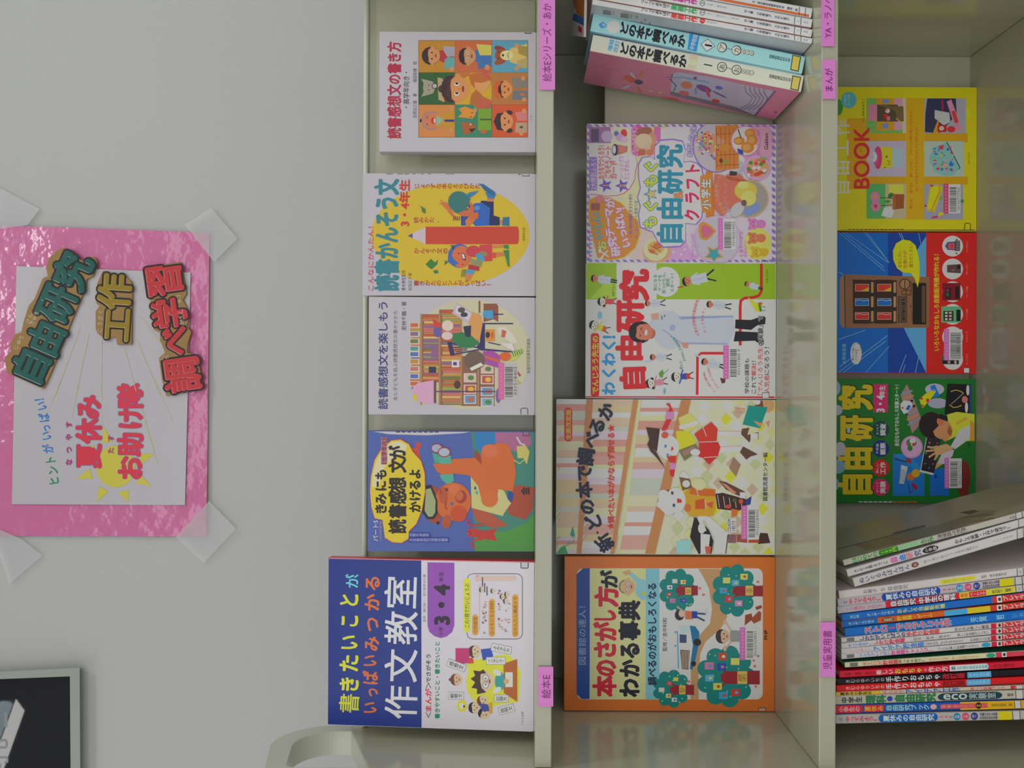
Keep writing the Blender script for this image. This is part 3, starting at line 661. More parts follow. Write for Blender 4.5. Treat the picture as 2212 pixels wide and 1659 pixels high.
    for t, x, ys, w in (('きみにも', 215, (950, 840, 700, 575), 105), ('かけるよ', 585, (930, 805, 690, 570), 105)):
        for q, y in zip(t, ys): c.ch(q, x, y, w + 12, 130, BK, 0, 0.045)
    for q, y in zip('読書感想文が', (1140, 975, 820, 680, 480, 340)): c.ch(q, 395, y, 150, 190, BK, 0, 0.04)
    c.rect(218, 175, 285, 470, (206, 130, 140)); c.tx('《低学年向》', 222, 180, 282, 466, (60, 50, 60), 0.02)
    c.tx('パート5', 130, 1075, 190, 1300, (196, 190, 206), 0.04); c.tx('1990年度版', 200, 1080, 228, 1295, (176, 160, 190), 0.01)
    c.rect(518, 1210, 750, 1255, (50, 70, 170)); 
    c.rect(518, 1262, 955, 1310, (50, 70, 170)); 
    c.vt('西郷竹彦監修', (525, 1232), (740, 1232), 36, (190, 192, 206), 0.0); c.vt('文芸教育研究協議会編著', (525, 1286), (945, 1286), 36, (190, 192, 206), 0.0)
    c.tx('金', 1735, 715, 1830, 800, BK, 0.03)
    c.part = 'spine_lettering'
    c.poly([(130, 100), (1190, 100), (1100, 130), (700, 152), (300, 140)], (206, 196, 200))
    for a in range(380, 860, 60): c.rect(a, 102, a + 44, 122, (50, 46, 60))
    for a in range(870, 1150, 40): c.rect(a, 102, a + 24, 114, (60, 56, 70))
    c.part = 'shelf_mark_sticker'; c.frame(1758, 104, 1826, 156, 7, (60, 50, 60), 6)

facing_book('blue and orange book with an orange child in a cap holding up binoculars', 795, 1191, 932, 1.3061, Z1, (780, 910, 5.0273), art_glasses, (84, 106, 176), thick=0.014, gain=1.22, spine_left=False)

def art_essay(c):
    BL = (26, 52, 128)
    c.part = 'illustration'
    c.poly([(60, 60), (890, 60), (893, 1600), (60, 1600)], BL)
    c.part = 'title_lettering'
    YE = (216, 200, 40)
    for q, y, w in zip('書きたいこと', (1330, 1165, 980, 800, 610, 430), (170, 150, 160, 140, 130, 140)): c.ch(q, 258, y, w, 178, YE, 3, 0.014 if q == '書' else 0.03)
    c.ch('が', 285, 265, 120, 120, (110, 190, 216), 3, 0.02); c.ch('、', 290, 190, 90, 110, (110, 190, 216), 3, 0.02)
    for q, y, x, w in zip('いっぱいみつかる', (1370, 1235, 1110, 960, 810, 640, 450, 280), (440, 450, 445, 440, 455, 460, 460, 462), (110, 90, 120, 110, 130, 130, 150, 145)): c.ch(q, x, y, w, 140, (206, 106, 50), 3, 0.03)
    for q, y in zip('作文教室', (1320, 1000, 670, 360)): c.ch(q, 712, y, 290, 290, (206, 208, 212), 2, 0.012, res=3)
    c.part = 'illustration'
    c.poly([(945, 100), (1180, 103), (1180, 650), (1160, 710), (1110, 750), (1060, 762), (1005, 745), (960, 705), (945, 650)], (140, 76, 166))
    c.tx('3・4', 980, 300, 1150, 640, (44, 30, 50), 0.05); c.tx('年生', 1045, 180, 1085, 270, (50, 34, 60), 0.02); c.tx('小学', 1045, 665, 1080, 740, (50, 34, 60), 0.02)
    c.tx('監修　樋口裕一・宮川俊彦ほか著', 905, 205, 930, 620, (110, 100, 110), 0)
    c.tx('＜まんが＞', 925, 1150, 980, 1460, (30, 30, 40), 0.01)
    c.rect(925, 1205, 980, 1400, (197, 192, 198)); c.tx('まんが', 925, 1205, 980, 1400, (200, 44, 90), 0.035); c.tx('でさがそう', 932, 905, 974, 1150, (40, 40, 46), 0.02)
    c.tx('書きやすいこと・書きたいこと', 1008, 795, 1052, 1465, (40, 130, 100), 0.03)
    c.frame(1290, 200, 1775, 770, 6, (90, 84, 90), 50); c.rect(1258, 238, 1320, 712, (214, 204, 60), 28); c.tx('この1冊でだいじょうぶ', 1268, 285, 1312, 670, (90, 80, 30), 0.01)
    for x, y0, y1, t in ((1335, 555, 738, '①対話型'), (1480, 420, 750, '②メモになる材料'), (1685, 380, 755, '③かんたん構成メモ')):
        c.rect(x, y0, x + 54, y1, (222, 150, 60), 26); c.tx(t, x + 10, y0 + 20, x + 44, y1 - 20, (110, 60, 30), 0)
    c.rect(1368, 215, 1395, 262, (206, 70, 50)); c.line([(1400, 290), (1400, 700)], 3, (180, 140, 130)); c.line([(1370, 240), (1720, 240)], 40, (216, 176, 166))
    for x, y, w in ((1420, 250, 8), (1440, 300, 6), (1460, 330, 8)): c.rect(x, y - 20, x + 10, y + 60, (90, 80, 84))
    rr = random.Random(5)
    for i in range(46):
        x = rr.choice((1425, 1445, 1560, 1590, 1620, 1650)) + rr.randint(-6, 6); y = rr.randint(300, 710); c.rect(x, y, x + rr.randint(8, 22), y + rr.randint(6, 22), rr.choice(((150, 140, 146), (120, 110, 120), (190, 150, 140), (176, 60, 50))))
    for x, y in ((1520, 350), (1600, 400), (1640, 380), (1630, 440), (1420, 340)): c.sub(x, y, 22).head((222, 190, 170), (90, 70, 60))
    # desk picture
    c.poly([(1290, 990), (1360, 950), (1640, 900), (1700, 950), (1760, 1060), (1740, 1320), (1600, 1340), (1420, 1380), (1360, 1300), (1300, 1140)], (216, 200, 60)); c.ell(1470, 1150, 190, 200, (220, 206, 50))
    c.poly([(1610, 985), (1730, 945), (1730, 1320), (1610, 1240)], (170, 96, 40)); c.rect(1625, 1060, 1690, 1190, (216, 206, 190))
    s = c.sub(1450, 1140, 80); s.head((222, 180, 160), None); s.poly([(-1.2, -.1), (-1.4, .9), (-.8, .9), (-.7, 1.5), (-.1, 1.1), (.3, 1.6), (.6, 1.1), (1.2, 1.3), (1.1, .6), (1.3, .2), (.9, -.1), (.8, .5), (0, .55), (-.7, .4)], (70, 50, 40))
    for q in (-.4, .4): s.ell(q, -.05, .36, .34, (110, 100, 90)); s.ell(q, -.05, .31, .29, (222, 222, 222)); s.ell(q * .8, -.05, .07, .09, BK)
    s.ell(0, -1.6, 1.05, .55, (60, 150, 150)); s.ell(-.95, -1.3, .3, .5, (200, 206, 210), 30); s.ell(.95, -1.3, .3, .5, (200, 206, 210), -30); s.ell(0, -2.3, .3, .3, (222, 160, 120))
    s = c.sub(1200, 1125, 48); s.head((224, 170, 140), (110, 60, 50), 'bun')
    s = c.sub(1360, 880, 48); s.head((224, 180, 150), (80, 50, 50), 'bob'); c.poly([(1190, 850), (1310, 850), (1310, 980), (1190, 990)], (180, 50, 110)); c.poly([(1300, 940), (1340, 930), (1350, 980), (1300, 985)], (190, 70, 50)); c.poly([(1410, 860), (1500, 850), (1520, 920), (1430, 960)], (50, 80, 170))
    s = c.sub(1355, 1370, 46); s.head((224, 180, 150), (40, 34, 40)); s = c.sub(1440, 1420, 46, -30); s.head((224, 180, 150), (30, 30, 40)); s = c.sub(1430, 1310, 46, 20); s.head((224, 180, 150), (120, 60, 40)); c.poly([(1400, 1330), (1470, 1340), (1500, 1400), (1420, 1400)], (60, 70, 150)); c.poly([(1480, 1330), (1510, 1320), (1510, 1420), (1485, 1420)], (220, 150, 30))
    c.ell(1245, 1355, 44, 52, (212, 196, 40)); c.ell(1245, 1355, 22, 26, (226, 222, 200)); c.ell(1265, 1358, 8, 10, BK)
    for t, A, B in (('感想文', (1235, 960), (1170, 1040)), ('観察文', (1140, 1265), (1250, 1265)), ('記録文', (1540, 1290), (1640, 1290)), ('説明文', (1580, 1400), (1690, 1370)), ('よみきかせ', (1515, 840), (1665, 870)), ('インタビュー', (1470, 960), (1615, 960))):
        x0, y0, x1, y1 = A[0], A[1], B[0], B[1]
        mx, my = (x0 + x1) / 2, (y0 + y1) / 2; L = math.hypot(x1 - x0, y1 - y0) / 2 + 10; d = math.atan2(y1 - y0, x1 - x0)
        if t == '感想文': d = .35; mx, my = 1198, 1000; L = 80
        P = lambda a, b: (mx + a * math.cos(d) - b * math.sin(d), my + a * math.sin(d) + b * math.cos(d))
        c.poly([P(-L - 3, -33), P(L + 3, -33), P(L + 3, 33), P(-L - 3, 33)], (120, 112, 116)); c.poly([P(-L, -30), P(L, -30), P(L, 30), P(-L, 30)], (214, 210, 214)); c.vt(t, P(-L + 12, 0), P(L - 12, 0), 40, (60, 56, 66), 0.01)
    c.tx('くもん出版', 1765, 1405, 1785, 1520, (60, 56, 60), 0)
    c.part = 'spine_lettering'; c.poly([(70, 45), (1870, 92), (1870, 104), (70, 68)], (196, 70, 76))
    c.part = 'shelf_mark_sticker'; c.rect(1762, 98, 1825, 150, (180, 180, 184)); c.frame(1762, 98, 1825, 150, 7, (60, 60, 70), 8)

facing_book('tall blue and white book with yellow, orange and white title, leftmost on the top shelf', 709, 1573, 1210, FPX / 1741, Z1, (690, 1190, 4.047), art_essay, (196, 191, 198), lean=5.2, thick=0.016, gain=1.62, spine_col=(190, 60, 70), spine_left=False)
# ------------------------------------------------------------------ books on the middle shelf
YM = 1.4177
PK = (222, 130, 190)
def art_sweets(c):
    c.part = 'illustration'; r = random.Random(11)
    # pastel ground
    base = [(206, 180, 206), (214, 206, 150), (222, 160, 190), (200, 190, 214), (214, 196, 186)]
    for x, y, rx, ry, col in ((350, 500, 320, 420, (196, 206, 170)), (980, 240, 260, 190, (200, 200, 130)), (640, 800, 220, 420, (206, 202, 150)), (1000, 1400, 400, 160, (220, 150, 196)), (1600, 1300, 460, 300, (206, 180, 206)), (1350, 300, 600, 250, (206, 190, 196)), (1900, 300, 180, 260, (222, 150, 170)), (700, 1350, 240, 200, (222, 176, 170))):
        c.ell(x, y, rx, ry, col)
    # candy-striped border
    VI = (132, 112, 180)
    for k in range(20):
        y = 90 + k * 74
        for xx in (78, 2052):
            c.poly([(xx, y), (xx + 38, y + 22), (xx + 38, y + 58), (xx, y + 38)], VI if k % 1 == 0 else PK)
    for k in range(27):
        x = 90 + k * 74
        for yy in (92, 1528): c.poly([(x, yy), (x + 36, yy), (x + 62, yy + 26), (x + 24, yy + 26)], VI)
    for i in range(60):
        c.ell(r.randint(150, 2000), r.randint(130, 1500), 12, 12, (222, 214, 226))
    # round photos
    def photo(x, y, rx, ry, ring, fill): c.ell(x, y, rx + 10, ry + 10, ring); c.ell(x, y, rx, ry, fill)
    # top left fruit parfaits
    c.rect(110, 120, 340, 290, (150, 110, 150)); c.rect(130, 140, 215, 280, (90, 80, 110)); c.ell(300, 220, 60, 60, (176, 160, 190)); c.ell(480, 190, 34, 48, (206, 66, 60)); c.ell(400, 190, 26, 30, (110, 110, 170)); c.ell(440, 235, 46, 38, (226, 150, 190)); c.ell(490, 255, 36, 36, (226, 170, 200))
    c.poly([(360, 330), (400, 305), (520, 325), (515, 385), (400, 420), (360, 400)], (170, 110, 100)); c.ell(385, 362, 30, 62, (40, 46, 80)); c.ell(378, 360, 18, 44, (206, 190, 200)); c.rect(430, 320, 500, 390, (190, 120, 110), 12)
    # cloud title block
    cl = [(110, 830), (200, 835), (280, 850), (400, 845), (480, 820), (540, 770), (590, 680), (600, 590), (620, 500), (600, 430), (530, 400), (420, 420), (360, 430), (330, 330), (240, 300), (110, 310)]
    c.poly([(x + 6, y + 6) for x, y in cl], (206, 70, 110)); c.poly(cl, (206, 212, 206))
    c.rect(112, 440, 195, 795, VI); c.tx('2大特別ふろく', 122, 455, 188, 785, (222, 170, 206), 0.03)
    for t, x, y0, y1 in (('おうちでつくろう！', 240, 320, 670), ('ごちそうノート', 312, 330, 660), ('カード', 372, 480, 670)): c.tx(t, x - 36, y0, x + 34, y1, (222, 130, 90), 0.02, (222, 110, 150), 0.05)
    c.tx('シールかざり', 425, 430, 480, 670, (226, 130, 180), 0.02); c.tx('ミニずかん', 482, 470, 540, 680, (226, 120, 170), 0.03)
    for x, y, t in ((285, 742, '1'), (462, 745, '2')): c.star(x, y, 78, (110, 84, 170)); c.tx(t, x - 30, y - 24, x + 30, y + 24, (222, 160, 50), 0.03)
    # orange blob
    ob = [(110, 900), (200, 860), (330, 880), (450, 930), (540, 1040), (630, 1120), (650, 1250), (600, 1400), (480, 1500), (330, 1530), (200, 1500), (150, 1300), (110, 1100)]
    c.poly([(320 + (x - 320) * 1.03, 1180 + (y - 1180) * 1.03) for x, y in ob], (226, 170, 90)); c.poly(ob, (220, 132, 50))
    for q, x, y in zip('おいしい', (245, 205, 192, 190), (1380, 1265, 1160, 1070)): c.ch(q, x, y, 100, 100, (206, 196, 90) if q == 'お' else (110, 160, 170), -8, 0.03, (120, 130, 110), 0.05)
    for q, x, y in zip('研究テーマが', (390, 355, 330, 315, 318, 330), (1440, 1340, 1240, 1130, 1030, 930)): c.ch(q, x, y, 105, 100, (226, 214, 226), -6, 0.03, (222, 110, 170), 0.06)
    for q, x, y in zip('いっぱい！', (500, 465, 440, 430, 440), (1350, 1250, 1150, 1050, 960)): c.ch(q, x, y, 105, 100, (226, 214, 226), -6, 0.03, (222, 110, 170), 0.06)
    c.ell(225, 885, 44, 40, (206, 120, 130)); c.rect(130, 930, 225, 1005, (140, 90, 80), 10); c.line([(230, 1440), (320, 1500)], 14, (222, 214, 214)); c.line([(310, 1430), (235, 1510)], 14, (222, 214, 214)); c.ell(225, 1435, 18, 24, (222, 214, 214)); c.ell(245, 1510, 14, 28, (222, 214, 214), 30)
    for k in range(8): c.poly([(110 + 5 * (k % 2), 1220 + 42 * k), (150, 1236 + 42 * k), (112, 1252 + 42 * k)], (90, 150, 180) if k % 2 else (206, 90, 150))
    # oven photo
    c.rect(560, 100, 690, 430, (222, 90, 160), 60); c.rect(800, 115, 870, 270, (222, 110, 160), 20); c.ell(705, 270, 120, 150, (190, 140, 120)); c.ell(690, 170, 90, 44, (150, 100, 80), -15); c.ell(690, 270, 90, 80, (214, 180, 150)); c.ell(670, 390, 40, 34, (176, 100, 70)); c.ell(760, 390, 40, 34, (190, 120, 90)); c.ell(740, 320, 50, 40, (206, 170, 150)); c.ell(790, 330, 30, 30, (200, 130, 100))
    c.tx('とろ～りグラタン', 560, 115, 625, 430, (226, 170, 206), 0.03)
    # speech text
    c.tx('★食べ物の実験とクラフト作り', 530, 835, 572, 1300, (196, 96, 130), 0.0); c.tx('まとめレポート見本つき', 588, 905, 630, 1300, (90, 110, 160), 0.0); c.tx('食べ物の実験とクラフト作り', 530, 835, 572, 1255, (110, 110, 150), 0.01)
    # pancake bottom left of book
    c.ell(830, 1440, 150, 140, (190, 150, 120)); c.ell(815, 1420, 128, 122, (222, 196, 150)); c.ell(820, 1400, 90, 70, (206, 160, 100)); c.ell(840, 1380, 50, 34, (186, 110, 60)); c.ell(780, 1440, 34, 26, (196, 120, 70)); c.line([(760, 1380), (870, 1440)], 7, (140, 80, 50)); c.line([(740, 1420), (840, 1480)], 7, (140, 80, 50))
    # title cloud
    tc = [(790, 1230), (660, 1180), (640, 1050), (660, 960), (630, 870), (660, 770), (640, 640), (640, 520), (680, 450), (760, 440), (810, 470), (810, 330), (870, 270), (1000, 260), (1100, 280), (1130, 370), (1110, 500), (1180, 490), (1250, 510), (1300, 560), (1320, 680), (1290, 800), (1310, 960), (1300, 1080), (1240, 1150), (1130, 1140), (1130, 1320), (1080, 1380), (900, 1390), (840, 1330)]
    cx, cy = 970, 850
    c.poly([(cx + (x - cx) * 1.035, cy + (y - cy) * 1.025) for x, y in tc], (140, 110, 190)); c.poly(tc, (216, 216, 224))
    c.part = 'title_lettering'
    TU = (50, 136, 160); LG = (200, 206, 40)
    for q, y, x in (('も', 1130, 755), ('ぐ', 960, 760), ('も', 690, 765), ('ぐ', 545, 765)): c.ch(q, x, y, 140, 155, LG, 0, 0.035, TU, 0.045)
    c.star(765, 835, 82, TU); c.star(770, 835, 60, (200, 176, 110))
    for q, y in zip('自由研究', (1250, 985, 700, 430)): c.ch(q, 965, y, 250, 270, TU, 0, 0.04, None, 0, 3)
    c.tx('&', 1005, 795, 1110, 890, (190, 130, 90), 0.04)
    for q, y, x in zip('クラフト', (1050, 870, 720, 570), (1200, 1200, 1205, 1205)): c.ch(q, x, y, 130, 165, (206, 50, 96), -4, 0.04)
    c.part = 'illustration'
    # biscuit house photo
    photo(1460, 330, 240, 265, (130, 100, 176), (176, 170, 176))
    c.poly([(1450, 110), (1690, 100), (1700, 560), (1450, 590)], (190, 124, 60)); c.poly([(1370, 160), (1560, 270), (1400, 420), (1230, 260)], (196, 140, 110))
    for i in range(40): c.ell(1300 + r.randint(-60, 180), 300 + r.randint(-120, 110), 12, 12, r.choice(((196, 60, 60), (110, 150, 70), (230, 220, 220), (222, 190, 60), (90, 110, 180), (226, 130, 170))))
    for i in range(22): c.ell(1250 + i * 9, 250 + i * 10, 11, 11, r.choice(((206, 60, 90), (230, 220, 220), (90, 140, 190))))
    for k in range(5): c.line([(1460 + 46 * k, 130), (1465 + 46 * k, 560)], 5, (150, 84, 36))
    for k in range(4): c.line([(1460, 200 + 110 * k), (1690, 190 + 110 * k)], 5, (150, 84, 36))
    c.rect(1500, 300, 1600, 380, (206, 130, 50), 20); c.ell(1510, 480, 20, 26, (110, 60, 40)); c.ell(1560, 490, 20, 26, (120, 150, 60))
    for q, x, y in zip('おかしのいえ', (1180, 1175, 1180, 1190, 1205, 1218), (410, 350, 295, 240, 190, 140)): c.ch(q, x, y, 62, 62, (206, 186, 222), 6, 0.03, (120, 84, 180), 0.06)
    # fried photo
    photo(1770, 270, 145, 150, (226, 130, 180), (206, 190, 180))
    for x, y, a, b in ((1820, 190, 60, 50), (1700, 270, 60, 44), (1790, 340, 70, 60), (1840, 260, 60, 60)): c.ell(x, y, a, b, (200, 124, 60)); c.ell(x - 10, y, a * .6, b * .6, (216, 150, 84))
    c.line([(1690, 150), (1720, 240)], 10, (40, 40, 46)); c.poly([(1680, 350), (1740, 370), (1745, 420), (1690, 400)], (40, 80, 160))
    c.tx('ひとくちから揚げ', 1880, 160, 1920, 420, (228, 120, 170), 0.03)
    # parfait dish
    c.ell(1890, 555, 145, 135, (226, 150, 190)); c.ell(1895, 555, 120, 105, (200, 150, 110))
    for i in range(24): c.ell(1890 + r.randint(-90, 80), 555 + r.randint(-80, 80), 22, 20, r.choice(((206, 70, 60), (222, 120, 100), (80, 130, 60), (226, 200, 190), (214, 100, 80))))
    c.line([(1920, 440), (1990, 470)], 16, (120, 160, 60)); c.tx('おべんとう', 1690, 490, 1740, 660, (206, 214, 214), 0.03, (110, 150, 150), 0.05)
    # cream photo
    photo(1800, 880, 200, 190, (222, 160, 110), (150, 146, 140)); c.ell(1640, 800, 150, 190, (190, 110, 90)); c.poly([(1560, 640), (1780, 690), (1770, 720), (1560, 680)], (170, 90, 60)); c.poly([(1600, 590), (1680, 600), (1670, 640), (1600, 640)], (60, 60, 60))
    c.ell(1770, 800, 120, 100, (214, 176, 80)); c.ell(1800, 880, 80, 80, (222, 190, 110)); c.ell(1740, 740, 60, 40, (226, 200, 120)); c.poly([(1740, 1010), (1900, 920), (1920, 1000), (1780, 1080)], (120, 140, 190)); c.ell(1680, 1000, 60, 90, (176, 176, 180), 40); c.ell(1750, 930, 30, 34, (110, 90, 80))
    for q, x, y in zip('ぴぴくんパン', (1580, 1560, 1550, 1550, 1555, 1570), (1000, 930, 870, 810, 750, 690)): c.ch(q, x, y, 50, 50, (228, 130, 130), 0, 0.03)
    # ribbons
    c.poly([(1350, 590), (1420, 600), (1440, 1060), (1350, 1080)], (206, 120, 40)); c.poly([(1290, 640), (1420, 610), (1400, 820), (1410, 1010), (1310, 1030), (1285, 830)], (214, 130, 50))
    for q, x, y in zip('小学生', (1350, 1345, 1350), (945, 830, 720)): c.ch(q, x, y, 100, 100, (228, 222, 214), 0, 0.04, (60, 56, 60), 0.03)
    c.poly([(1440, 620), (1540, 640), (1500, 840), (1570, 1030), (1520, 1070), (1440, 1000), (1420, 830)], (216, 110, 90))
    for q, x, y in zip('はじめてのデザート', (1540, 1515, 1495, 1478, 1466, 1460, 1462, 1472, 1490), (1030, 985, 940, 895, 848, 800, 752, 705, 655)): c.ch(q, x, y, 46, 50, (228, 150, 120), 0, 0.02)
    # biscuits photo
    photo(1470, 1320, 230, 245, (222, 160, 214), (176, 170, 182)); c.poly([(1455, 1230), (1400, 1170), (1330, 1130), (1280, 1150), (1265, 1230), (1290, 1310), (1350, 1330), (1400, 1290)], (200, 140, 50)); c.poly([(1430, 1230), (1390, 1190), (1330, 1160), (1300, 1180), (1295, 1230), (1310, 1290), (1350, 1300), (1390, 1270)], (214, 100, 130))
    c.star(1430, 1475, 108, (196, 140, 60), .5, 5, 160); c.star(1430, 1475, 80, (60, 150, 160), .5, 5, 160)
    c.tx('アイシング', 1185, 1260, 1235, 1500, (224, 150, 206), 0.03); c.tx('クッキー', 1235, 1340, 1275, 1500, (224, 140, 200), 0.02)
    # bears
    c.ell(1900, 1360, 145, 170, (214, 204, 100))
    for x, y, col in ((1860, 1300, (190, 116, 80)), (1860, 1150, (222, 120, 170)), (1890, 1450, (206, 160, 50))):
        s = c.sub(x, y, 58); s.ell(0, -1.3, .8, .9, col); s.ell(-.75, .8, .35, .35, col); s.ell(.75, .8, .35, .35, col); s.ell(0, 0, 1, .9, col); s.ell(0, -.25, .35, .28, tuple(min(255, v + 26) for v in col)); s.ell(-.35, .1, .08, .1, BK); s.ell(.35, .1, .08, .1, BK); s.ell(0, -.15, .1, .07, BK)
    c.tx('くまドーナツ', 1700, 1230, 1745, 1500, (226, 120, 180), 0.03); c.tx('ゆめのパン', 1750, 1330, 1790, 1500, (226, 120, 180), 0.03)
    c.part = 'title_lettering'; c.tx('Gakken', 1970, 185, 2012, 360, (50, 30, 46), 0.015)
    barcode(c, 1475, 1090, 1660, 1425, '031465614503', .28)
    c.part = 'shelf_mark_sticker'; c.line([(1945, 1580), (1945, 1540), (2010, 1540), (2010, 1580)], 7, (50, 44, 50))

facing_book('pastel pink and lilac sweets craft magazine with blue lettering on the middle shelf', 1268, 567, 268, YM, Z2, (1250, 250, 4.9156), art_sweets, (212, 186, 206), thick=0.010, gain=1.8)

def art_science(c):
    c.part = 'illustration'
    LG = (140, 172, 36); W2 = (206, 204, 206); R1 = (204, 36, 44)
    c.rect(60, 40, 2090, 425, LG); c.rect(402, 40, 828, 425, W2); c.poly([(120, 418), (330, 200), (402, 230), (402, 418)], (158, 188, 60))
    # red route line
    c.line([(1940, 45), (1940, 340), (1915, 385), (1860, 405), (1760, 412), (1722, 440), (1715, 500), (1715, 915)], 30, R1); c.line([(1700, 985), (1560, 998), (1300, 998), (1262, 1030), (1258, 1440)], 28, R1); c.line([(70, 1465), (2080, 1468)], 22, R1)
    c.rect(128, 785, 218, 1460, (196, 30, 40), 30)
    c.ell(925, 240, 150, 160, (212, 210, 212)); c.poly([(1010, 350), (1070, 290), (960, 330)], (212, 210, 212))
    coat = (176, 182, 204); sh = (140, 150, 186)
    def figure(x, y, k, deg=0, legs=(0, 0), face=(190, 120, 96)):
        s = c.sub(x, y, k, deg)
        s.poly([(-.5, -4.6), (-.1, -4.6), (-.1 + legs[0], -6.6), (-.5 + legs[0], -6.7)], (34, 36, 50)); s.poly([(.1, -4.6), (.5, -4.6), (.5 + legs[1], -6.6), (.1 + legs[1], -6.7)], (34, 36, 50))
        s.poly([(-.9, -1.1), (0, -.9), (.9, -1.1), (1.15, -4.7), (-1.15, -4.7)], coat); s.line([(0, -1.0), (0, -4.6)], .08, sh)
        s.poly([(-.9, -1.2), (-1.5, -2.9), (-1.2, -3.0), (-.6, -1.6)], coat); s.poly([(.9, -1.2), (1.6, -2.7), (1.3, -2.9), (.6, -1.6)], coat)
        s.head(face, (30, 26, 30))
    figure(170, 205, 36, -8); figure(1150, 235, 46, 12, (-1.0, 1.1)); figure(735, 470, 28, 0, (-.5, 1.2)); figure(1395, 480, 34, -6, (-.5, .6)); figure(1790, 265, 26, -18); figure(790, 1040, 30, 0, (-.6, .8)); figure(1340, 1090, 34, -14, (-.4, .3))
    c.line([(1050, 300), (1110, 290)], 12, (200, 60, 50)); c.poly([(690, 1080), (770, 1070), (780, 1095), (700, 1095)], coat); c.line([(1230, 1005), (1300, 1050)], 18, coat)
    # little cartoon children
    def child(x, y, k, shirt, pants, deg=0, girl=False):
        s = c.sub(x, y, k, deg); s.poly([(-.5, -1), (.5, -1), (.8, -2.4), (-.8, -2.4)], shirt); s.line([(-.5, -1.2), (-1.6, -.6)], .3, shirt); s.line([(.5, -1.2), (1.6, -1.7)], .3, shirt)
        s.poly([(-.7, -2.3), (.7, -2.3), (.6, -3.2), (-.6, -3.2)], pants); s.line([(-.4, -3.1), (-.7, -4.0)], .2, BK); s.line([(.4, -3.1), (.9, -4.0)], .2, BK)
        s.ell(0, 0, 1.08, 1.08, (40, 36, 40)); s.head((222, 196, 176), (30, 26, 30), 'pig' if girl else 'short')
    child(245, 450, 40, (196, 76, 80), (196, 76, 80), 0, True); child(160, 700, 44, (206, 186, 40), (210, 90, 40), -20); child(760, 1320, 46, (214, 130, 150), (214, 130, 150), 8, True); child(1035, 1250, 46, (44, 80, 160), (206, 60, 40), 4)
    c.ell(225, 595, 26, 40, (120, 170, 200)); c.poly([(850, 1210), (890, 1170), (905, 1210), (890, 1260), (860, 1250)], (90, 150, 50)); c.line([(905, 1212), (955, 1165)], 5, (70, 120, 50)); c.ell(912, 1398, 14, 36, (110, 160, 180))
    # the main scientist
    c.poly([(1665, 640), (1830, 645), (1960, 600), (1985, 620), (1980, 690), (1900, 700), (1830, 750), (1660, 735)], (30, 32, 40)); c.poly([(1665, 765), (1900, 775), (1965, 860), (1965, 905), (1930, 905), (1870, 865), (1645, 873)], (30, 32, 40))
    c.poly([(830, 580), (910, 550), (1010, 550), (1070, 605), (1640, 595), (1655, 760), (1590, 905), (1100, 910), (980, 960), (880, 930), (810, 850), (740, 720), (760, 650), (850, 640)], coat)
    c.poly([(1060, 610), (1640, 600), (1640, 615), (1080, 640)], sh); c.line([(890, 745), (1100, 900)], 9, sh); c.line([(880, 600), (885, 640)], 8, (40, 40, 60)); c.line([(920, 590), (905, 615)], 8, (60, 50, 60)); c.poly([(1080, 880), (1170, 895), (1160, 945), (1110, 940)], (206, 140, 120)); c.line([(1130, 890), (1580, 900)], 12, sh)
    c.poly([(765, 580), (850, 570), (850, 640), (780, 645)], (206, 150, 130))
    s = c.sub(670, 775, 105, -8); s.ell(.0, -.9, .55, .5, (170, 96, 80)); s.ell(0, .1, 1.12, 1.12, (34, 26, 28)); s.ell(.05, -.15, .88, .98, (190, 118, 96)); s.poly([(-1.0, .1), (-.9, .7), (0, 1.1), (.9, .7), (.95, .1), (.5, .5), (-.1, .45), (-.6, .5)], (36, 28, 30)); s.line([(-.5, .0), (-.2, .03)], .08, BK); s.line([(.2, .03), (.55, 0)], .08, BK); s.ell(.05, -.55, .34, .15, (226, 214, 206)); s.line([(-.35, -.5), (.05, -.72), (.42, -.5)], .06, (120, 50, 44)); s.ell(.05, -.2, .11, .11, (166, 90, 70))
    c.ell(995, 727, 30, 34, (150, 160, 190))
    # banana child
    c.poly([(1795, 400), (1830, 470), (1880, 550), (1930, 560), (1955, 470), (1900, 470), (1850, 440)], (214, 196, 40)); c.line([(1915, 460), (1935, 555)], 26, (60, 130, 60)); c.ell(1930, 470, 20, 14, (206, 90, 50)); c.line([(1950, 500), (1985, 510)], 5, BK); c.line([(1950, 540), (1980, 545)], 5, BK)
    c.poly([(1500, 1260), (1560, 1270), (1555, 1310), (1520, 1320)], (110, 50, 50))
    c.part = 'title_lettering'
    c.tx('でんじろう先生の', 140, 815, 210, 1425, (222, 196, 60), 0.03)
    for q, y, x in zip('わくわく！', (1370, 1205, 1060, 910, 790), (318, 318, 318, 318, 322)): c.ch(q, x, y, 135, 150, (50, 140, 200), 0, 0.05)
    for q, x, y, w, h in (('自', 575, 1260, 285, 270), ('由', 535, 940, 290, 275), ('研', 540, 600, 330, 290), ('究', 590, 275, 330, 300)): c.ch(q, x, y, w, h, R1, -2 if q == '自' else 0, 0.055, None, 0, 3)
    # face in front of the title again
    c.part = 'illustration'; s = c.sub(650, 775, 100, -8); s.ell(0, .15, 1.1, 1.05, (34, 26, 28)); s.ell(.05, -.25, .84, .9, (190, 118, 96)); s.poly([(-.98, .0), (-.9, .7), (0, 1.1), (.9, .7), (.95, .0), (.5, .42), (-.1, .36), (-.6, .42)], (36, 28, 30)); s.line([(-.5, -.1), (-.2, -.07)], .08, BK); s.line([(.2, -.07), (.55, -.1)], .08, BK); s.ell(.05, -.65, .32, .14, (226, 214, 206)); s.ell(.05, -.32, .11, .11, (166, 90, 70))
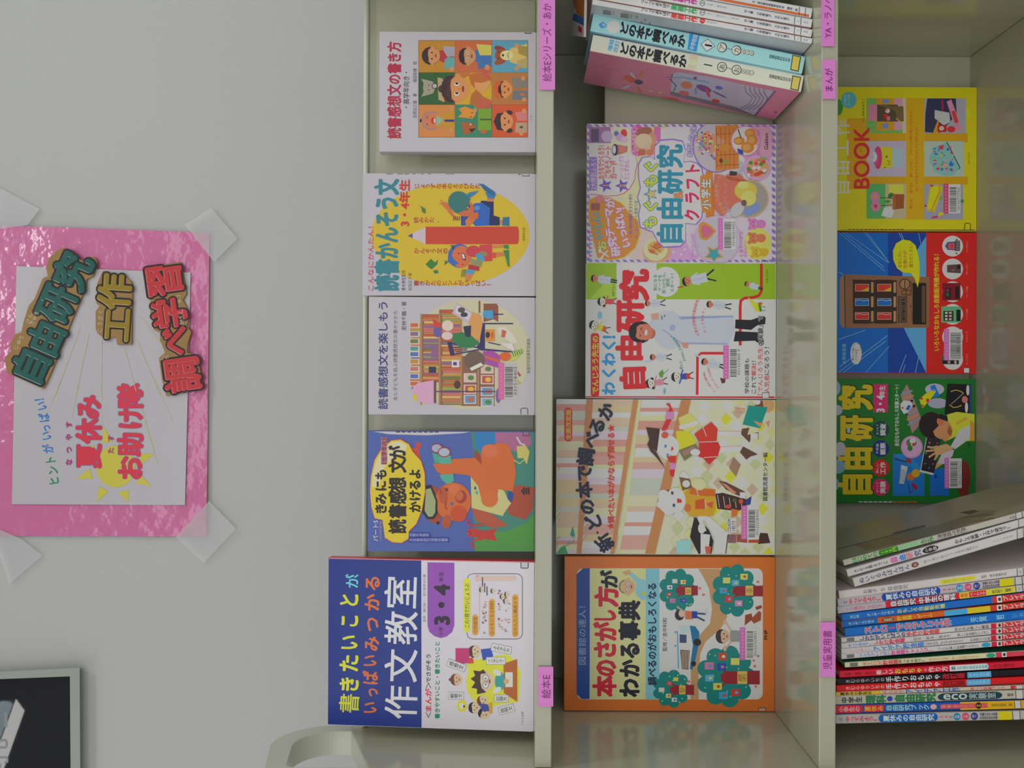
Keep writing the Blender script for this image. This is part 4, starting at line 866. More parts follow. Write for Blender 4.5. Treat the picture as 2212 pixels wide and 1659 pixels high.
    c.part = 'title_lettering'; TG = (40, 130, 110)
    for t, x, y0, y1 in (('気になる', 812, 165, 335), ('テーマを', 860, 165, 335), ('見つけたら、', 905, 140, 365), ('研究', 948, 205, 290), ('スタート！', 992, 155, 350)): c.tx(t, x - 20, y0, x + 20, y1, TG, 0.02)
    for i, q in enumerate('虹ってどうやってできるの？'): a = i / 12; c.ch(q, 1130 - 250 * a * a * .55 + (0 if i > 2 else -40), 1150 - 330 * a, 34, 36, TG, 20, 0.02)
    for i, q in enumerate('人気の空気砲で自由研究！'): a = i / 11; c.ch(q, 1290 - 70 * math.sin(math.pi * a * .8 + .4), 800 - 390 * a, 34, 36, (206, 70, 70), 0, 0.02)
    for i, q in enumerate('やってみよう！'): c.ch(q, 1340 - 28 * math.sin(i / 6 * 3), 765 - 40 * i, 30, 32, (206, 80, 80), 0, 0.02)
    for i, q in enumerate('よーく見ると図がある'): c.ch(q, 1440 - 110 * math.sin(i / 9 * 1.4), 1405 - 22 * i, 24, 24, (206, 80, 100), 0, 0.02)
    for i, q in enumerate('どうしてこうなるの？'): c.ch(q, 1475 - 100 * math.sin(i / 9 * 1.5), 1360 - 24 * i, 26, 26, (206, 80, 100), 0, 0.02)
    c.tx('学校の課題も', 1762, 1055, 1812, 1425, BK, 0.01); c.tx('これで解決！', 1830, 1080, 1885, 1425, BK, 0.01); c.rect(1828, 1120, 1890, 1235, W2); c.tx('解決', 1832, 1125, 1885, 1235, (206, 40, 46), 0.02)
    c.tx('「でんじろう先生', 1900, 935, 1955, 1440, (206, 60, 60), 0.01); c.tx('の実験」で', 1900, 600, 1960, 920, BK, 0.02, W2, 0.05); c.tx('人気者', 1968, 1235, 2025, 1420, (206, 60, 60), 0.01); c.tx('になろう！', 1968, 935, 2025, 1230, BK, 0.01)
    c.tx('米村でんじろう', 352, 205, 384, 395, (40, 60, 40), 0); c.tx('主婦と生活社', 1988, 105, 2012, 255, (60, 80, 40), 0)
    barcode(c, 1535, 915, 1720, 1270, '031321805 9', .32)
    sticker(c, 1948, 1416, 2022, 1474, (60, 60, 66))
    c.part = 'spine_lettering'; 
    for k in range(8): c.ell(580 + 44 * k, 1472, 18, 8, (90, 140, 190) if k < 6 else (206, 60, 50))
    for k in range(5): c.rect(880 + 74 * k, 1462, 940 + 74 * k, 1480, (206, 50, 50))

facing_book('white, green and red science magazine with a smiling man in a white coat', 1266, 860, 568, YM, Z2, (1250, 560, 4.9156), art_science, (206, 204, 206), thick=0.010, gain=1.8)

def art_kids(c):
    c.part = 'illustration'; r = random.Random(21)
    c.rect(40, 45, 2110, 1500, (206, 200, 170))
    # four slanting shelves of pastel spines, running down to the lower left
    pal = [(206, 150, 140), (214, 206, 200), (190, 180, 206), (206, 176, 140), (196, 190, 150), (214, 170, 150), (206, 200, 206), (200, 140, 130), (176, 180, 170), (210, 190, 160)]
    def Yl(y, x0, x1): return x0 + (x1 - x0) * (y - 50) / 1450.0
    shelves = (((45, 45), (335, 240)), ((395, 285), (770, 560)), ((830, 600), (1220, 890)))
    for (a0, a1), (b0, b1) in shelves:
        y = 50
        while y < 1495:
            w = r.choice((36, 50, 64, 84)); y2 = min(1498, y + w); col = r.choice(pal)
            c.poly([(Yl(y, a0, a1) + r.choice((0, 0, 26, 44)), y), (Yl(y, b0, b1), y), (Yl(y2, b0, b1), y2), (Yl(y2, a0, a1), y2)], col); y = y2
    for (p0, p1), col in (((335, 395), (176, 124, 84)), ((770, 815), (180, 128, 80)), ((1220, 1310), (180, 126, 80))):
        q0, q1 = {335: (240, 285), 770: (555, 592), 1220: (880, 975)}[p0]
        c.poly([(p0, 48), (p1, 48), (q1, 1500), (q0, 1500)], col)
    c.poly([(850, 60), (800, 400), (730, 1000), (640, 1490), (610, 1490), (700, 900), (790, 300), (820, 60)], (206, 200, 150))
    # harlequin floor
    fl = [(206, 200, 60), (176, 182, 140), (196, 206, 210), (210, 206, 190), (180, 160, 140), (214, 208, 140), (190, 200, 160)]
    for i in range(9):
        for j in range(13):
            x = 1270 + i * 110 - j * 14; y = 60 + j * 120 + (i % 2) * 60
            if x < Yl(y, 1310, 980) + 30: continue
            c.poly([(x, y), (x + 55, y - 60), (x + 110, y), (x + 55, y + 60)], fl[(i * 3 + j * 5 + (i * j) % 3) % 7])
    # girl in red skirt
    s = (226, 210, 200)
    c.poly([(1560, 340), (1800, 350), (1800, 400), (1560, 400)], (224, 206, 200)); c.poly([(1560, 500), (1800, 480), (1800, 545), (1560, 560)], (224, 206, 200)); c.line([(1560, 350), (1790, 355)], 5, (200, 140, 130)); c.line([(1570, 500), (1790, 490)], 5, (200, 140, 130))
    c.poly([(1790, 330), (1860, 320), (1840, 390), (1945, 360), (1945, 430), (1880, 400), (1860, 460), (1780, 380)], (100, 70, 60)); c.poly([(1800, 495), (1940, 570), (1870, 590), (1830, 620), (1770, 550)], (96, 66, 56)); c.rect(1870, 590, 1935, 622, (224, 220, 216)); c.rect(1870, 372, 1940, 428, (224, 220, 216))
    c.poly([(1190, 230), (1300, 180), (1350, 240), (1400, 290), (1280, 370), (1220, 330)], (200, 196, 110)); c.poly([(1170, 350), (1290, 350), (1350, 430), (1350, 520), (1240, 560), (1180, 520)], (216, 190, 40))
    c.poly([(1340, 380), (1500, 265), (1560, 330), (1550, 440), (1390, 460)], (204, 60, 44)); c.poly([(1390, 450), (1560, 450), (1585, 500), (1560, 590), (1480, 665), (1420, 600), (1380, 590)], (196, 44, 40)); c.line([(1390, 455), (1560, 450)], 6, (226, 200, 190)); c.line([(1420, 310), (1455, 400)], 6, (226, 200, 190)); c.line([(1430, 600), (1560, 590)], 6, (226, 200, 190))
    c.poly([(1195, 530), (1350, 470), (1390, 530), (1250, 630)], (120, 116, 80)); c.poly([(1220, 545), (1340, 490), (1360, 520), (1250, 590)], (150, 120, 110)); c.ell(1350, 550, 46, 32, s); c.line([(1200, 320), (1380, 270)], 40, s)
    c.ell(1100, 505, 100, 115, (228, 216, 210)); c.ell(1072, 492, 12, 16, (90, 130, 170)); c.ell(1092, 575, 12, 16, (90, 130, 170)); c.poly([(1130, 490), (1150, 520), (1120, 540)], (206, 50, 70)); c.ell(1120, 590, 24, 20, (230, 160, 150))
    c.poly([(890, 315), (1020, 330), (1020, 470), (990, 540), (960, 520), (900, 480), (920, 430)], (70, 50, 40)); c.poly([(900, 470), (985, 545), (1080, 720), (1060, 690), (980, 590), (930, 540)], (76, 54, 42)); c.poly([(1020, 330), (1050, 340), (1040, 520), (990, 560)], (214, 206, 200))
    c.poly([(1030, 350), (1080, 240), (1130, 240), (1080, 340)], (206, 50, 50)); c.poly([(1080, 170), (1150, 170), (1150, 240), (1070, 240)], (224, 130, 176)); c.poly([(1075, 95), (1110, 90), (1140, 160), (1100, 175), (1110, 130)], (206, 50, 46)); c.poly([(1080, 590), (1170, 580), (1160, 650), (1110, 640)], (200, 50, 50)); c.poly([(1110, 650), (1170, 655), (1160, 715), (1115, 710)], (224, 130, 176)); c.poly([(1110, 715), (1160, 710), (1150, 780), (1115, 770)], (200, 44, 44)); c.ell(1065, 390, 34, 30, (206, 90, 70))
    # girl reading in teal, lower right
    c.ell(2030, 110, 62, 68, (222, 150, 110)); c.poly([(1905, 80), (1980, 60), (2000, 170), (1920, 150)], (120, 70, 50)); c.ell(1930, 80, 34, 26, (226, 222, 216)); c.poly([(1850, 110), (2030, 130), (1960, 325), (1795, 290)], (20, 140, 130)); c.poly([(1895, 255), (1990, 280), (1950, 310)], (222, 140, 110)); c.poly([(2010, 270), (2050, 250), (2040, 320)], (222, 140, 120)); c.line([(1720, 130), (1820, 150)], 16, (222, 150, 120)); c.line([(1730, 180), (1820, 170)], 14, (222, 150, 120))
    # boy in orange
    c.poly([(1540, 940), (1610, 930), (1720, 960), (1830, 990), (1830, 1060), (1760, 1100), (1640, 1090), (1560, 1080)], (66, 36, 34))
    for k in range(5): c.line([(1560 + 55 * k, 950 + 12 * k), (1580 + 52 * k, 1070)], 5, (200, 190, 180))
    c.ell(1660, 1060, 24, 20, (190, 70, 50)); c.ell(1720, 1000, 20, 20, (80, 90, 50)); c.ell(1780, 1010, 22, 22, (196, 80, 60)); c.poly([(1820, 1000), (1880, 960), (1870, 1040), (1820, 1050)], (50, 60, 130)); c.poly([(1890, 960), (1950, 1050), (1900, 1050)], (214, 212, 214)); c.poly([(1690, 1080), (1760, 1090), (1740, 1150), (1690, 1160)], (206, 110, 60))
    c.poly([(1240, 920), (1400, 870), (1540, 900), (1540, 1080), (1520, 1145), (1300, 1150), (1240, 1060)], (222, 150, 36)); c.poly([(1300, 880), (1530, 900), (1540, 960), (1420, 960), (1300, 940)], (214, 100, 40)); c.poly([(1350, 1000), (1440, 980), (1440, 1080), (1350, 1080)], (210, 84, 36)); c.poly([(1450, 1030), (1520, 1010), (1510, 1080)], (206, 90, 40)); c.line([(1360, 890), (1380, 960)], 6, (230, 214, 190)); c.line([(1440, 990), (1450, 1080)], 6, (230, 214, 190)); c.ell(1280, 1070, 34, 40, (216, 110, 50))
    c.ell(1390, 850, 60, 55, (226, 190, 150)); c.poly([(1200, 780), (1300, 800), (1320, 880), (1230, 910)], (120, 90, 60)); c.ell(1265, 845, 36, 34, s)
    c.ell(1165, 1000, 95, 120, (230, 220, 212)); c.poly([(1180, 980), (1220, 990), (1225, 1020), (1180, 1025)], (206, 50, 50)); c.ell(1135, 930, 13, 17, (70, 80, 90)); c.ell(1150, 1045, 13, 17, (70, 80, 90)); c.line([(1100, 900), (1060, 1010), (1110, 1100)], 12, (60, 56, 60))
    c.ell(1070, 1010, 66, 100, (206, 210, 216)); c.ell(1050, 950, 50, 50, (222, 222, 226)); c.ell(1020, 1040, 34, 30, (226, 228, 232)); c.ell(1100, 1100, 46, 36, (216, 218, 224))
    # piano and books
    c.poly([(1340, 1160), (1380, 1165), (1480, 1280), (1520, 1380), (1500, 1500), (1380, 1500), (1300, 1340)], (44, 34, 36)); c.poly([(1430, 1170), (1480, 1150), (1660, 1310), (1640, 1500), (1520, 1500), (1530, 1340)], (216, 214, 214)); c.line([(1655, 1320), (1635, 1500)], 8, (50, 40, 40)); c.poly([(1400, 1310), (1490, 1320), (1470, 1500), (1400, 1500)], (214, 206, 206)); c.line([(1380, 1150), (1440, 1290)], 34, (224, 204, 190)); c.ell(1410, 1260, 34, 50, (226, 206, 190)); c.poly([(1440, 1430), (1500, 1430), (1490, 1500), (1450, 1500)], (206, 90, 70))
    c.poly([(1170, 1380), (1305, 1365), (1310, 1495), (1175, 1495)], (140, 190, 196)); c.poly([(1570, 815), (1640, 830), (1820, 920), (1830, 980), (1740, 950), (1640, 900)], (96, 66, 56)); c.poly([(1590, 830), (1640, 850), (1740, 930), (1700, 940)], (190, 130, 110)); c.rect(1770, 925, 1825, 980, (222, 220, 214)); c.poly([(1710, 590), (1780, 660), (1735, 780), (1670, 700)], (150, 120, 100)); c.line([(1715, 590), (1780, 660)], 8, (222, 214, 206))
    c.poly([(1960, 1305), (2030, 1310), (2055, 1400), (1940, 1410), (1950, 1340)], (66, 40, 34)); c.rect(1740, 1320, 1840, 1400, (150, 80, 60)); c.rect(1660, 1320, 1735, 1400, (130, 90, 100)); c.poly([(1740, 1390), (1840, 1400), (1835, 1420), (1760, 1415)], (216, 210, 200)); c.rect(1850, 1370, 1950, 1398, (170, 70, 50))
    c.poly([(50, 1500), (90, 1440), (130, 1420), (160, 1500)], (50, 150, 100)); c.line([(130, 1430), (210, 1390), (222, 1330)], 5, (60, 130, 120)); c.poly([(205, 1240), (225, 1330), (200, 1345), (180, 1320)], (60, 140, 130)); c.poly([(150, 1400), (170, 1370), (180, 1400)], (90, 160, 150))
    c.rect(125, 132, 200, 450, (206, 56, 60), 34); c.tx('全面改定版', 138, 150, 188, 435, (222, 190, 60), 0.02)
    c.part = 'title_lettering'; NV = (24, 34, 60)
    for q, x, y, w, d in (('新', 500, 1395, 155, -36), ('・', 435, 1300, 70, 0), ('ど', 400, 1205, 150, -22), ('の', 335, 1060, 150, -10), ('本', 310, 900, 150, -4), ('で', 310, 745, 150, 2), ('調', 325, 590, 160, 8), ('べ', 375, 430, 150, 16), ('る', 430, 300, 150, 24), ('か', 515, 165, 150, 30)): c.ch(q, x, y, w, w, NV, d, 0.045)
    c.tx('調べたい本がかならず探せる', 530, 370, 596, 1210, (196, 66, 50), 0.035); c.star(565, 325, 38, (200, 56, 46)); c.star(562, 1240, 38, (200, 56, 46))
    c.tx('図書館流通センター編', 1985, 555, 2030, 1005, (40, 46, 56), 0.02)
    c.part = 'small_label'; c.rect(1645, 1165, 1735, 1300, (206, 200, 190)); c.tl('CD-ROM', (1668, 1290), (1668, 1175), 30, (40, 44, 90), 0.01); c.tl('1枚付', (1708, 1285), (1708, 1190), 40, (40, 44, 90), 0.0)
    barcode(c, 1783, 1050, 1950, 1365, '031222284003', .34)

facing_book('largest picture-cover book, two painted children before slanting pastel bookshelves', 1202, 1197, 863, YM, Z2, (1190, 850, 4.3373), art_kids, (206, 200, 176), thick=0.012, gain=1.8)

def art_trees(c):
    c.part = 'illustration'
    OG = (214, 110, 44); CR = (206, 202, 140); TE = (20, 124, 120); MR = (140, 40, 50)
    c.rect(245, 163, 1985, 1392, (206, 204, 206), 60)
    c.poly([(300, 163), (368, 163), (362, 1388), (290, 1388), (240, 1340), (240, 220)], (24, 70, 140)); c.rect(364, 166, 893, 1390, CR); c.rect(888, 166, 1016, 1390, (120, 176, 200))
    # road
    c.poly([(1380, 168), (1580, 168), (1620, 260), (1650, 480), (1650, 620), (1590, 730), (1450, 850), (1400, 960), (1385, 1150), (1385, 1390), (1310, 1390), (1310, 1080), (1340, 900), (1400, 780), (1490, 680), (1510, 540), (1480, 350), (1420, 230)], (176, 140, 100))
    def tree(x, y, rx, ry, n=9, sx=1):
        for i in range(n): a = 2 * math.pi * i / n; c.ell(x + rx * .78 * math.cos(a), y + ry * .78 * math.sin(a), rx * .34, ry * .3, TE)
        c.ell(x, y, rx * .86, ry * .86, TE)
        rr = random.Random(int(x))
        for i in range(12): c.ell(x + rr.uniform(-.8, .8) * rx, y + rr.uniform(-.8, .8) * ry, 7, 7, (150, 190, 140))
    tree(1190, 370, 160, 190); tree(1720, 370, 190, 230); tree(1130, 1290, 160, 165); tree(1640, 1175, 250, 270)
    for x0, x1, y, w in ((1170, 1375, 370, 90), (1700, 1985, 375, 100), (1115, 1340, 1300, 95), (1590, 1955, 1185, 130)):
        c.poly([(x0, y - w * .25), (x0 + 60, y - w * .45), (x1, y - w * .5), (x1, y + w * .5), (x0 + 60, y + w * .45), (x0, y + w * .25)], MR)
        c.poly([(x0, y - w * .7), (x0 + 90, y - w * .3), (x0 + 70, y)], MR); c.poly([(x0, y + w * .7), (x0 + 90, y + w * .3), (x0 + 70, y)], MR)
    for x, y, a, b, t in ((1285, 375, 28, 34, '科学'), (1858, 370, 36, 46, '文学'), (1230, 1300, 30, 42, '科学'), (1792, 1185, 46, 60, '歴史')):
        c.rect(x - a, y - b, x + a, y + b, (222, 170, 90)); c.vt(t, (x - a + 6, y), (x + a - 6, y), b * 1.2, (140, 60, 50), 0)
    cov = [(206, 190, 90), (222, 130, 170), (200, 190, 190), (170, 80, 60), (190, 190, 110), (60, 150, 190), (206, 80, 60), (226, 220, 130), (220, 110, 150), (90, 160, 200), (190, 60, 60), (222, 200, 70), (230, 210, 210), (40, 80, 160)]
    for i, (x, y, a) in enumerate(((1160, 282, 24), (1238, 290, 24), (1112, 340, 24), (1105, 405, 22), (1140, 465, 26), (1238, 462, 26), (1645, 275, 34), (1728, 298, 34), (1808, 240, 34), (1615, 370, 34), (1665, 450, 36), (1758, 490, 34), (1108, 1238, 24), (1170, 1200, 22), (1036, 1300, 26), (1100, 1355, 24), (1155, 1393, 24), (1608, 988, 42), (1482, 1075, 42), (1598, 1085, 42), (1725, 1035, 40), (1485, 1190, 40), (1560, 1268, 40), (1615, 1352, 42), (1730, 1325, 40))):
        c.rect(x - a, y - a * .8, x + a, y + a * .8, cov[(i * 5 + 2) % 14]); c.ell(x + a * .2, y, a * .4, a * .35, cov[(i * 3 + 7) % 14])
    # bus
    c.poly([(1180, 760), (1200, 705), (1330, 700), (1390, 760), (1385, 860), (1350, 1040), (1320, 1120), (1195, 1110), (1180, 980)], (200, 206, 212)); c.poly([(1300, 700), (1350, 705), (1390, 760), (1385, 870), (1345, 1060), (1320, 1118), (1300, 1100), (1330, 880)], (30, 110, 150)); c.poly([(1210, 925), (1300, 930), (1290, 1110), (1225, 1105)], (110, 90, 80))
    for k in range(5): c.line([(1228 + 15 * k, 935), (1230 + 14 * k, 1100)], 4, (200, 190, 170))
    c.poly([(1205, 780), (1270, 785), (1270, 860), (1205, 860)], (60, 80, 110)); c.poly([(1205, 712), (1300, 705), (1290, 765), (1210, 770)], (170, 190, 200)); c.ell(1370, 855, 36, 34, (40, 36, 40)); c.ell(1335, 1055, 24, 24, (40, 36, 40)); c.line([(1185, 750), (1195, 1100)], 10, (60, 150, 180)); c.ell(1168, 760, 10, 10, (60, 150, 190)); c.ell(1168, 890, 10, 10, (60, 150, 190))
    # pointing child
    c.ell(1205, 600, 44, 50, (60, 40, 60)); c.ell(1225, 585, 30, 36, (226, 170, 150)); c.poly([(1250, 560), (1320, 565), (1330, 640), (1260, 640)], (220, 110, 80)); c.line([(1180, 520), (1260, 580)], 14, (226, 160, 140)); c.rect(1320, 565, 1370, 630, (30, 70, 150)); c.line([(1370, 585), (1450, 590)], 16, (60, 80, 110)); c.line([(1365, 615), (1440, 655)], 16, (60, 80, 110)); c.rect(1445, 545, 1465, 590, (180, 180, 190))
    # girl reaching and dog
    s = c.sub(1620, 800, 60); s.ell(0, .35, 1.12, .95, (70, 46, 50)); s.head((222, 160, 140), (70, 46, 50)); c.poly([(1680, 740), (1790, 750), (1790, 850), (1680, 850)], (140, 140, 140)); c.line([(1690, 750), (1640, 670)], 16, (222, 160, 140)); c.line([(1690, 850), (1630, 920)], 16, (222, 160, 140)); c.ell(1630, 665, 18, 22, (222, 160, 140)); c.ell(1630, 915, 16, 24, (222, 160, 140))
    c.poly([(1820, 600), (1880, 585), (1890, 640), (1840, 680), (1815, 700)], (140, 70, 40)); c.poly([(1870, 640), (1950, 560), (1970, 580), (1965, 650), (1900, 680)], (150, 76, 44)); c.line([(1920, 540), (1975, 520)], 30, (140, 70, 40))
    # professor
    s = c.sub(720, 335, 72); s.ell(0, .1, 1.0, 1.1, (120, 120, 120)); s.head((222, 160, 120), None); s.line([(-.8, .5), (-.6, .9), (0, 1.1), (.6, .9), (.8, .5)], .16, (120, 120, 120))
    for q in (-.36, .36): s.ell(q, .02, .3, .3, (120, 110, 110)); s.ell(q, .02, .24, .24, (226, 226, 226)); s.ell(q, .0, .06, .08, BK)
    c.poly([(800, 250), (885, 275), (885, 460), (850, 460), (790, 400), (800, 330)], (130, 180, 200)); c.poly([(720, 210), (760, 200), (850, 280), (820, 320)], (130, 180, 200)); c.poly([(665, 200), (740, 175), (750, 210), (700, 230)], (222, 150, 110)); c.rect(850, 380, 880, 410, (220, 170, 60))
    for x, y in ((1940, 290), (1910, 1080), (1900, 1025), (1940, 985), (1920, 1270), (1290, 1222), (1395, 350), (1430, 410)): c.ell(x, y, 14, 12, (206, 110, 100))
    c.part = 'title_lettering'
    c.tx('図書館の達人！', 258, 520, 330, 1065, (130, 160, 200), 0.0)
    for q, y, x, w in zip('本のさがし方', (1265, 1095, 925, 755, 610, 425), (500, 510, 505, 510, 505, 520), (190, 165, 175, 175, 130, 190)): c.ch(q, x, y, w, 215, (186, 28, 58), 0, 0.05)
    c.ch('が', 545, 265, 165, 165, (26, 30, 50), 0, 0.045)
    for q, y, w in zip('わかる事典', (1280, 1100, 930, 745, 555), (170, 160, 165, 175, 180)): c.ch(q, 735, y, w, 195, (24, 28, 46), 0, 0.05)
    c.tx('調べるのがおもしろくなる', 905, 305, 990, 1255, (24, 40, 70), 0.03)
    c.tx('監修／金中利和', 1045, 630, 1088, 940, (50, 50, 56), 0.01); c.tx('PHP', 1998, 740, 2030, 830, (60, 30, 30), 0.04)
    barcode(c, 1768, 715, 1930, 1020, '031227528021', .33)
    sticker(c, 1945, 1470, 2012, 1506, (70, 56, 50), (180, 150, 130))

facing_book('orange-framed book with green trees full of little books and a mobile library bus', 1220, 1535, 1203, YM, Z2, (1190, 1190, 4.3373), art_trees, (212, 108, 46), thick=0.013, gain=1.8)

# ---- five books leaning at the right end of the middle shelf
def dots(c, n, rng, box, cols, sd=1):
    r = random.Random(sd)
    for _ in range(n):
        x = r.uniform(box[0], box[2]); y = r.uniform(box[1], box[3]); a = r.uniform(*rng); c.ell(x, y, a, a * r.uniform(.4, 1), r.choice(cols), r.randint(0, 90))

def sp_cream(c):
    A, B = (305, 320), (1915, 640)
    c.tl('増補', (445, 385), (465, 300), 36, (80, 150, 180), 0.03); c.tl('改訂', (488, 395), (508, 310), 36, (80, 150, 180), 0.03)
    c.vt('どの本で調べるか', (525, 365), (1030, 470), 96, (30, 26, 30), 0.05)
    c.poly([(1060, 400), (1120, 412), (1090, 545), (1030, 530)], (222, 170, 150)); c.poly([(1045, 445), (1110, 458), (1100, 500), (1035, 486)], (216, 190, 150))
    c.vt('1', (1150, 485), (1235, 502), 80, (36, 32, 36), 0.03)
    for q, x, y, a in (('あ', 1298, 508, 38), ('お', 1408, 530, 38), ('か', 1460, 541, 18), ('き', 1492, 547, 18), ('く', 1522, 553, 18)):
        c.ell(x, y, a, a, (50, 46, 44)); c.ell(x, y, a * .85, a * .85, (206, 196, 170)); c.ch(q, x, y, a * 1.3, a * 1.3, (50, 46, 44), 11, 0.0)
    c.vt('～', (1335, 515), (1372, 523), 30, (60, 56, 60)); c.vt('図書館資料研究会', (1655, 575), (1820, 608), 30, (60, 56, 60), 0.01)
    c.part = 'shelf_mark_sticker'; c.poly([(1832, 572), (1898, 585), (1878, 690), (1815, 676)], (50, 44, 40)); c.poly([(1838, 580), (1890, 590), (1872, 682), (1822, 671)], (206, 166, 90))
def side_pink(c):
    c.poly([(905, 715), (925, 560), (960, 545), (1200, 580), (1500, 650), (1700, 690), (1545, 890), (1400, 820)], (160, 160, 186)); c.poly([(905, 690), (1400, 810), (1560, 880), (1545, 892), (1380, 836), (905, 718)], (110, 100, 120))
    c.line([(925, 560), (905, 600), (950, 650), (930, 690)], 8, (80, 60, 90)); c.line([(870, 590), (1000, 585), (1200, 625)], 7, (100, 140, 200))
    for k in range(5): c.line([(1470 + 36 * k, 650 + 6 * k), (1480 + 34 * k, 700), (1530 + 28 * k, 740), (1500 + 30 * k, 790), (1420 + 38 * k, 830)], 6, (110, 100, 130))
    c.line([(1700, 690), (1545, 880)], 12, (90, 84, 120))
    for x, y, a, b, d, col in ((1030, 645, 44, 26, 10, (206, 110, 80)), (1010, 705, 40, 18, 10, (206, 90, 90)), (1160, 670, 60, 22, 20, (110, 60, 130)), (1190, 700, 40, 12, 70, (190, 60, 90)), (1275, 665, 30, 14, 10, (80, 90, 180)), (1250, 765, 32, 14, 10, (190, 50, 50)), (1095, 590, 14, 10, 0, (120, 60, 60)), (1280, 715, 60, 5, 25, (90, 80, 150)),
                               (600, 600, 50, 22, 20, (200, 80, 60)), (665, 622, 34, 18, 10, (60, 50, 100)), (680, 570, 46, 9, -50, (210, 110, 80)), (620, 570, 30, 9, 50, (170, 170, 200)), (570, 660, 40, 8, -20, (160, 170, 190)), (670, 685, 36, 9, 60, (206, 90, 60)), (555, 610, 26, 8, 0, (210, 120, 110)), (920, 760, 60, 18, 10, (190, 60, 50)), (860, 745, 24, 12, 10, (196, 90, 60)), (1050, 795, 40, 12, 10, (120, 80, 50)), (1080, 810, 60, 5, 10, (80, 110, 60)), (1220, 830, 20, 8, 10, (206, 50, 40)), (1340, 880, 16, 7, 10, (206, 50, 40)), (1100, 690, 10, 30, 0, (130, 130, 190)), (1290, 860, 10, 6, 0, (206, 50, 40)), (760, 690, 16, 5, 0, (222, 190, 90)), (830, 700, 16, 5, 0, (222, 190, 90)), (1705, 850, 12, 8, 0, (150, 60, 90))): c.ell(x, y, a, b, col, d)
    c.line([(720, 740), (850, 780)], 5, (220, 190, 90)); c.line([(500, 720), (600, 690)], 5, (210, 130, 80)); c.line([(960, 790), (1340, 890)], 4, (206, 60, 60))
CR2 = (1190, 0, 3.511)
spine_book('pink-sided book with a cream spine, beside the sweets magazine', ((1281, 71), (1275, 112.5)), ((1735, 164), (1731, 196.5)), 1749, Z2, 0.135, (206, 192, 168), sp_cream, CR2, 2.0, 'books leaning at the right end of the middle shelf', side_pink, False, (196, 112, 140))
def sp_blue(c):
    c.poly([(360, 185), (395, 165), (440, 200), (380, 215)], (60, 130, 190)); c.ell(475, 205, 52, 48, (206, 200, 176)); c.vt('チ', (385, 185), (425, 192), 30, (190, 210, 220))
    c.vt('どの本で調べるか', (525, 210), (1020, 318), 96, (26, 24, 30), 0.05)
    c.poly([(1055, 240), (1130, 255), (1105, 392), (1035, 375)], (40, 130, 190)); c.tl('中学校版', (1068, 375), (1098, 262), 38, (206, 216, 222), 0.02)
    c.poly([(1190, 292), (1248, 350), (1180, 394), (1133, 335)], (90, 90, 96)); c.poly([(1190, 298), (1241, 349), (1180, 388), (1140, 335)], (210, 196, 184)); c.ch('1', 1195, 345, 60, 56, (30, 26, 30), 11, 0.04)
    for q, x, y, a in (('ア', 1298, 360, 38), ('カ', 1408, 382, 38), ('キ', 1460, 392, 18), ('ク', 1492, 398, 18), ('ケ', 1522, 404, 18)):
        c.ell(x, y, a, a, (50, 46, 44)); c.ell(x - 2, y, a * .85, a * .85, (206, 196, 170)); c.ch(q, x, y, a * 1.3, a * 1.3, (50, 46, 44), 11, 0.0)
    c.vt('～', (1335, 368), (1372, 376), 30, (40, 56, 70)); c.vt('図書館資料研究会', (1655, 425), (1815, 458), 30, (30, 60, 80), 0.01)
    c.part = 'shelf_mark_sticker'; c.poly([(1832, 415), (1898, 430), (1878, 545), (1815, 530)], (50, 44, 40)); c.poly([(1838, 422), (1890, 435), (1872, 537), (1822, 524)], (206, 166, 80))
spine_book('pale blue book with black title, leaning between cream-spined and white books', ((1281, 27), (1276, 68.7)), ((1738, 122.5), (1732.6, 158)), 1757, Z2, 0.135, (140, 184, 200), sp_blue, CR2, 2.0, 'books leaning at the right end of the middle shelf', None, False, (120, 160, 180))
def white_spine(num, tcol, top, dy):
    def f(c):
        # coordinates in the (1480,0) crop, scale 6.9125; the line of the spine
        t = 0.186; Y = lambda x: top + t * x
        c.vt('つくってあそぼう', (-660, Y(-660)), (-230, Y(-230)), 66, (46, 42, 56), 0.02)
        c.vt('楽器工作', (-215, Y(-215)), (180, Y(180)), 84, tcol, 0.045)
        c.ell(258, Y(258), 40, 42, tcol if num == '1' else (60, 90, 80)); c.ell(258, Y(258), 32, 34, tcol if num == '1' else (206, 200, 206)); c.ch(num, 258, Y(258), 30, 50, (226, 220, 224) if num == '1' else (60, 60, 60), 10, 0.03)
        c.vt({'1': 'たたく', '2': 'ふく・はじく・こする', '3': 'ふる・ゆする'}[num], (315, Y(315)), ({'1': 480, '2': 800, '3': 620}[num], Y({'1': 480, '2': 800, '3': 620}[num])), 34, (90, 84, 100), 0)
        c.vt('井上憲 小宮路敏子 大竹久美子', (880, Y(880)), (1560, Y(1560)), 42, (60, 56, 80), 0.02)
        c.part = 'shelf_mark_sticker'
        for x in (1640, 1735): c.line([(x, Y(x) - 60), (x - 12, Y(x) + 60)], 9, (44, 40, 60))
        c.ch('子', 1690, Y(1690), 30, 30, (110, 110, 120), 10, 0)
        c.part = 'spine_lettering'
        c.vt('大日', (1762, Y(1762)), (1832, Y(1832)), 36, (90, 90, 110), 0.0)
        if num == '1': c.poly([(-1080, -265 + 0), (-700, -205), (-700, -160), (-1080, -215)], (206, 50, 70))
        if num == '1': c.poly([(580, 290), (720, 318), (650, 330)], (130, 40, 90))
    return f
CRW = (1480, 0, 6.9125)
